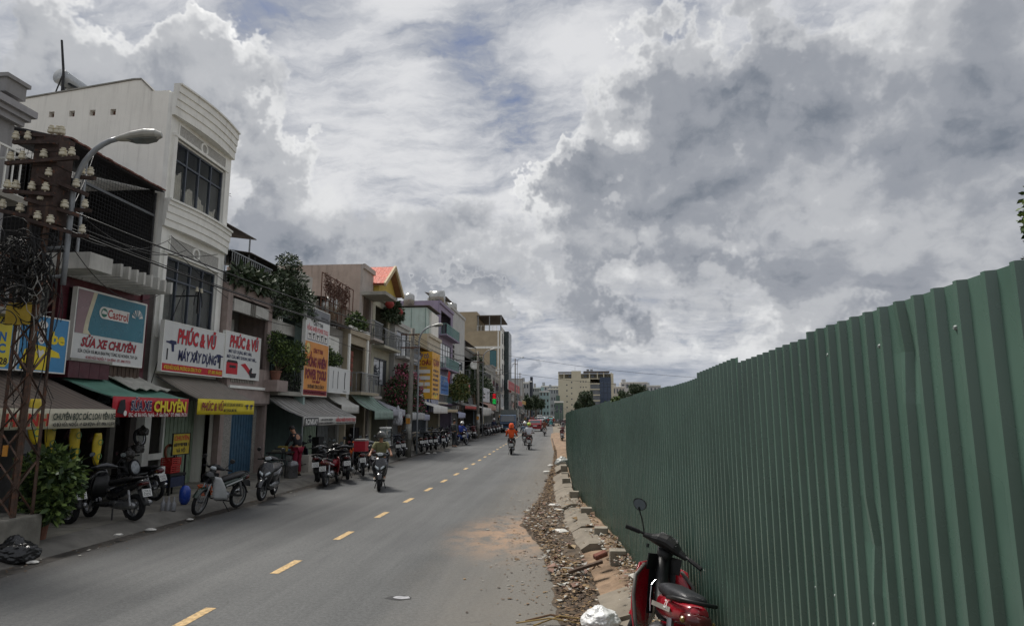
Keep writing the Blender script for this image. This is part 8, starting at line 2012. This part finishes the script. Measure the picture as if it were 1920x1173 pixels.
def plank():
    a, b = Vector((*az(1066, 1075, .10), .12)), Vector((*az(1130, 1056, .24), .27)); o = MB().bar(a, b, .09, .035).build('plank', M('dark_wood', '#4a3a2e', .85, .3, 8, .4), org=a); tag(o, 'dark broken plank lying across the kerb slabs', 'plank')
    X, Y = az(1126, 1047, .22); T = Matrix.Translation((X, Y, .27)) @ Euler((.2, -.25, .5)).to_matrix().to_4x4(); mb = MB(); mb.box(-.10, .10, -.045, .045, -.035, .035, T); o = mb.build('hollow_brick', M('brick_red', '#6d4438', .9, .2, 8, .4), org=(X, Y, .22)); bv = o.modifiers.new('b', 'BEVEL'); bv.width = .012; tag(o, 'red hollow brick lying on the end of the plank', 'brick')
plank()
for k, (p, q_, lb) in enumerate((((968, 1167), (1092, 1170), 'long dry reed stalk at the bottom edge'), ((985, 1163), (1080, 1164), 'bent yellow reed stalk at the bottom edge'), ((1000, 1172), (1100, 1163), 'thin brown stick at the bottom edge'), ((1108, 1069), (1130, 1067), 'short brown stick by the footing rubble'))):
    a, b = Vector((*az(*p, .03), .03)), Vector((*az(*q_, .05), .06)); m = (a + b) / 2 + Vector((0, .03 * k, .05)); o = MB().tube([a, a.lerp(m, .6), m, m.lerp(b, .5), b], .008 + .003 * (k % 2), 6).build('stick', M('reed%d' % (k % 2), ('#8d7648', '#5e4630')[k % 2], .8, .2, 9, .2), org=a); tag(o, lb, 'stick', 'sticks on the verge')
def litter(name, label, n, region, mats, size, seed, kind='leaf', flat=.25, big=1.):
    """loose leaves, torn paper and grit lying on the ground: too many to count"""
    q_ = np.random.default_rng(seed); V = []; Fc = []; mi = []
    for i in range(n):
        px, py, z = region(q_); s_ = size * q_.uniform(.4, 1.6) * (big if q_.random() < .08 else 1); a = q_.uniform(0, 6.28); tx, ty = q_.normal(0, flat, 2)
        k = 5; o = len(V); X, Y = px, py; asp = q_.uniform(.4, .9); cx_ = []
        for j in range(k):
            t = 2 * math.pi * j / k + q_.uniform(-.3, .3); r_ = s_ * q_.uniform(.6, 1.1); u, w = r_ * math.cos(t), r_ * asp * math.sin(t)
            x, y = u * math.cos(a) - w * math.sin(a), u * math.sin(a) + w * math.cos(a); V.append((X + x, Y + y, z + abs(tx * x + ty * y) + .006))
        Fc.append(tuple(range(o, o + k))); mi.append(int(q_.integers(0, len(mats))))
    me = bpy.data.meshes.new(name); me.from_pydata(V, [], Fc)
    for m in mats: me.materials.append(m)
    me.polygons.foreach_set('material_index', mi); me.update(); o = link(name, me, None, Vector((0, 0, 0))); return tag(o, label, 'litter', kind='stuff')
lt = [M('dead_leaf_a', '#5f4a34', .8, .3, 20, .2), M('dead_leaf_b', '#7d6544', .8, .3, 20, .2), M('dead_leaf_c', '#3d3026', .85, .3, 20, .2), M('dead_leaf_d', '#6d5a48', .85, .3, 20, .2)]
lp = [M('scrap_white', '#a8a59c', .7, .2, 20, .2), M('scrap_grey', '#8f8b84', .75, .15, 20, .2), M('scrap_brown', '#6e5e4c', .8, .2, 20, .2), M('scrap_tan', '#8d7a5e', .8, .2, 20, .2), M('scrap_pink', '#7d6154', .8, .2, 20, .2)]
LX = [(3, .0), (6.2, -.04), (7.2, -.14), (9, -.26), (11, -.48), (13.4, -1.02), (15, -.95), (18, -.75), (23, -.68), (30, -.65), (40, -.72), (60, -1.1)]
def edge(y):
    for (a, xa), (b, xb) in zip(LX, LX[1:]):
        if a <= y <= b: return xa + (xb - xa) * (y - a) / (b - a)
    return -.8
def gut(lo, hi, zz=.075):
    def f(q_): y = q_.uniform(lo, hi); e = edge(y); k = KR(y) + .1; return (e + (k - e) * q_.beta(2, 2), y, zz * q_.uniform(.5, 1))
    return f
litter('leaf_litter', 'dead leaves and dirt filling the right gutter', 5200, gut(5, 22), lt, .026, 81, big=1.8); litter('leaf_litter', 'dead leaves in the far part of the right gutter', 1500, gut(20, 45), lt, .06, 82)
def heap(q_): y = 13.6 + q_.normal(0, 1.5); e = edge(min(max(y, 4), 50)); k = KR(y) + .1; return (e + (k - e) * q_.uniform(.05, 1), y, .08 + .03 * q_.random())
litter('paper_litter', 'heap of torn paper and plastic scraps in the right gutter', 700, heap, lp + lt, .032, 83, flat=.5, big=2.)
litter('paper_litter', 'white scraps along the near gutter', 420, lambda q_: (lambda y: (edge(y) + (KR(y) + .1 - edge(y)) * q_.random(), y, .08))(9.4 + q_.normal(0, .7)), lp + lt[:2], .034, 84, flat=.5, big=2.)
litter('rubble_litter', 'rubble and scraps heaped along the foot of the fence', 900, lambda q_: (lambda y: (fx(y) - .05 - abs(q_.normal(0, .14)), y, .21 + .03 * q_.random()))(q_.uniform(6.5, 11)), lp + lt[:2], .026, 85, flat=.6, big=2.)
litter('paper_litter', 'scraps by the middle footing blocks', 260, lambda q_: (lambda y: (fx(y) - .1 - abs(q_.normal(0, .25)), y, .19))(q_.uniform(11, 17)), lp + lt[:2], .03, 86, flat=.5, big=2.)
litter('road_grit', 'grit and crumbs scattered on the road by the verge', 900, lambda q_: (lambda y: (edge(min(max(y, 4), 50)) - abs(q_.normal(0, .45)), y, .002))(q_.uniform(4, 24)), lt + [lp[1]], .018, 87, flat=.1, big=2.2)
litter('road_grit', 'crumbs and scraps along the left gutter', 500, lambda q_: (lambda y: (KL(y) + abs(q_.normal(.05, .25)), y, .006))(q_.uniform(8, 40)), lt + [lp[0]], .022, 88, flat=.15, big=2.4)
for k, (px, py, s_, z, lb) in enumerate(((222, 1003, .075, .10, 'white paper scrap on the left kerb'), (282, 994, .10, .01, 'flattened white wrapper in the left gutter'), (356, 974, .07, .03, 'crumpled paper by the old motorbike wheel'), (60, 1055, .09, .01, 'torn white paper beside the black rubbish bag'), (802, 850, .13, .05, 'white bag litter on the kerb by the pole'), (815, 849, .10, .05, 'second white litter bag on the kerb by the pole'))):
    X, Y = az(px, py, z); bag('paper_scrap', lb, (X, Y, z), (s_, s_ * .7, s_ * .35), M('litter_white'), 60 + k, knot=False)['category'] = 'litter'
# worn hole in the asphalt showing pale filler
def pothole():
    X, Y = az(748, 1120, 0); q_ = random.Random(4)
    for k, (s_, m, dz) in enumerate(((1., M('pothole_dark', '#3a3a3a', .9, .3, 9, .6), .003), (.62, M('pothole_pale', '#97979a', .8, .25, 14, .5), .006))):
        mb = MB(); mb.quad(*[(X + .17 * s_ * math.cos(a) * q_.uniform(.8, 1.2) + .03 * k, Y + .10 * s_ * math.sin(a) * q_.uniform(.7, 1.2), dz) for a in [i * .45 for i in range(14)]]); mb.build('road_patch', m, road, fix=False)
pothole()

# more boards and canopies crowding the far part of the row
g = random.Random(44); bc = ['#8a3a38', '#3c5a80', '#b0aeaa', '#a88a3c', '#5f7a6c', '#9a9c9e', '#7a5a50']
for k in range(16):
    y = 58 + k * 8.5 + g.uniform(-2, 2); x = -10.9 + S(y) + g.uniform(-.2, .3); h = g.uniform(1., 2.4); z = g.uniform(3.1, 4.6)
    t, F, W, H = sign('far_sign', 'small faded signboard crowding the far part of the left row', x, y, y + g.uniform(1.5, 3.5), z, z + h, M('board_' + bc[k % 7].strip('#'), bc[k % 7], .5, .08, 1, 0), group='faded far signboards')
    scribble(t, F, W * .15, W * .85, H * .6, H * .2, i_wht if k % 3 else i_blk, k)
for k in range(18):
    y = 92 + k * 11.5 + g.uniform(-2, 2); aw(k, 'small faded shop awning in the far part of the left row', y, y + g.uniform(3.5, 6), -11.2 + S(y), g.uniform(3.1, 3.6), -9.5 + S(y), g.uniform(2.5, 2.9), ['#8f8c86', '#6f7f78', '#a8a6a0', '#7d6a60'][k % 4], .35, group='faded far awnings')
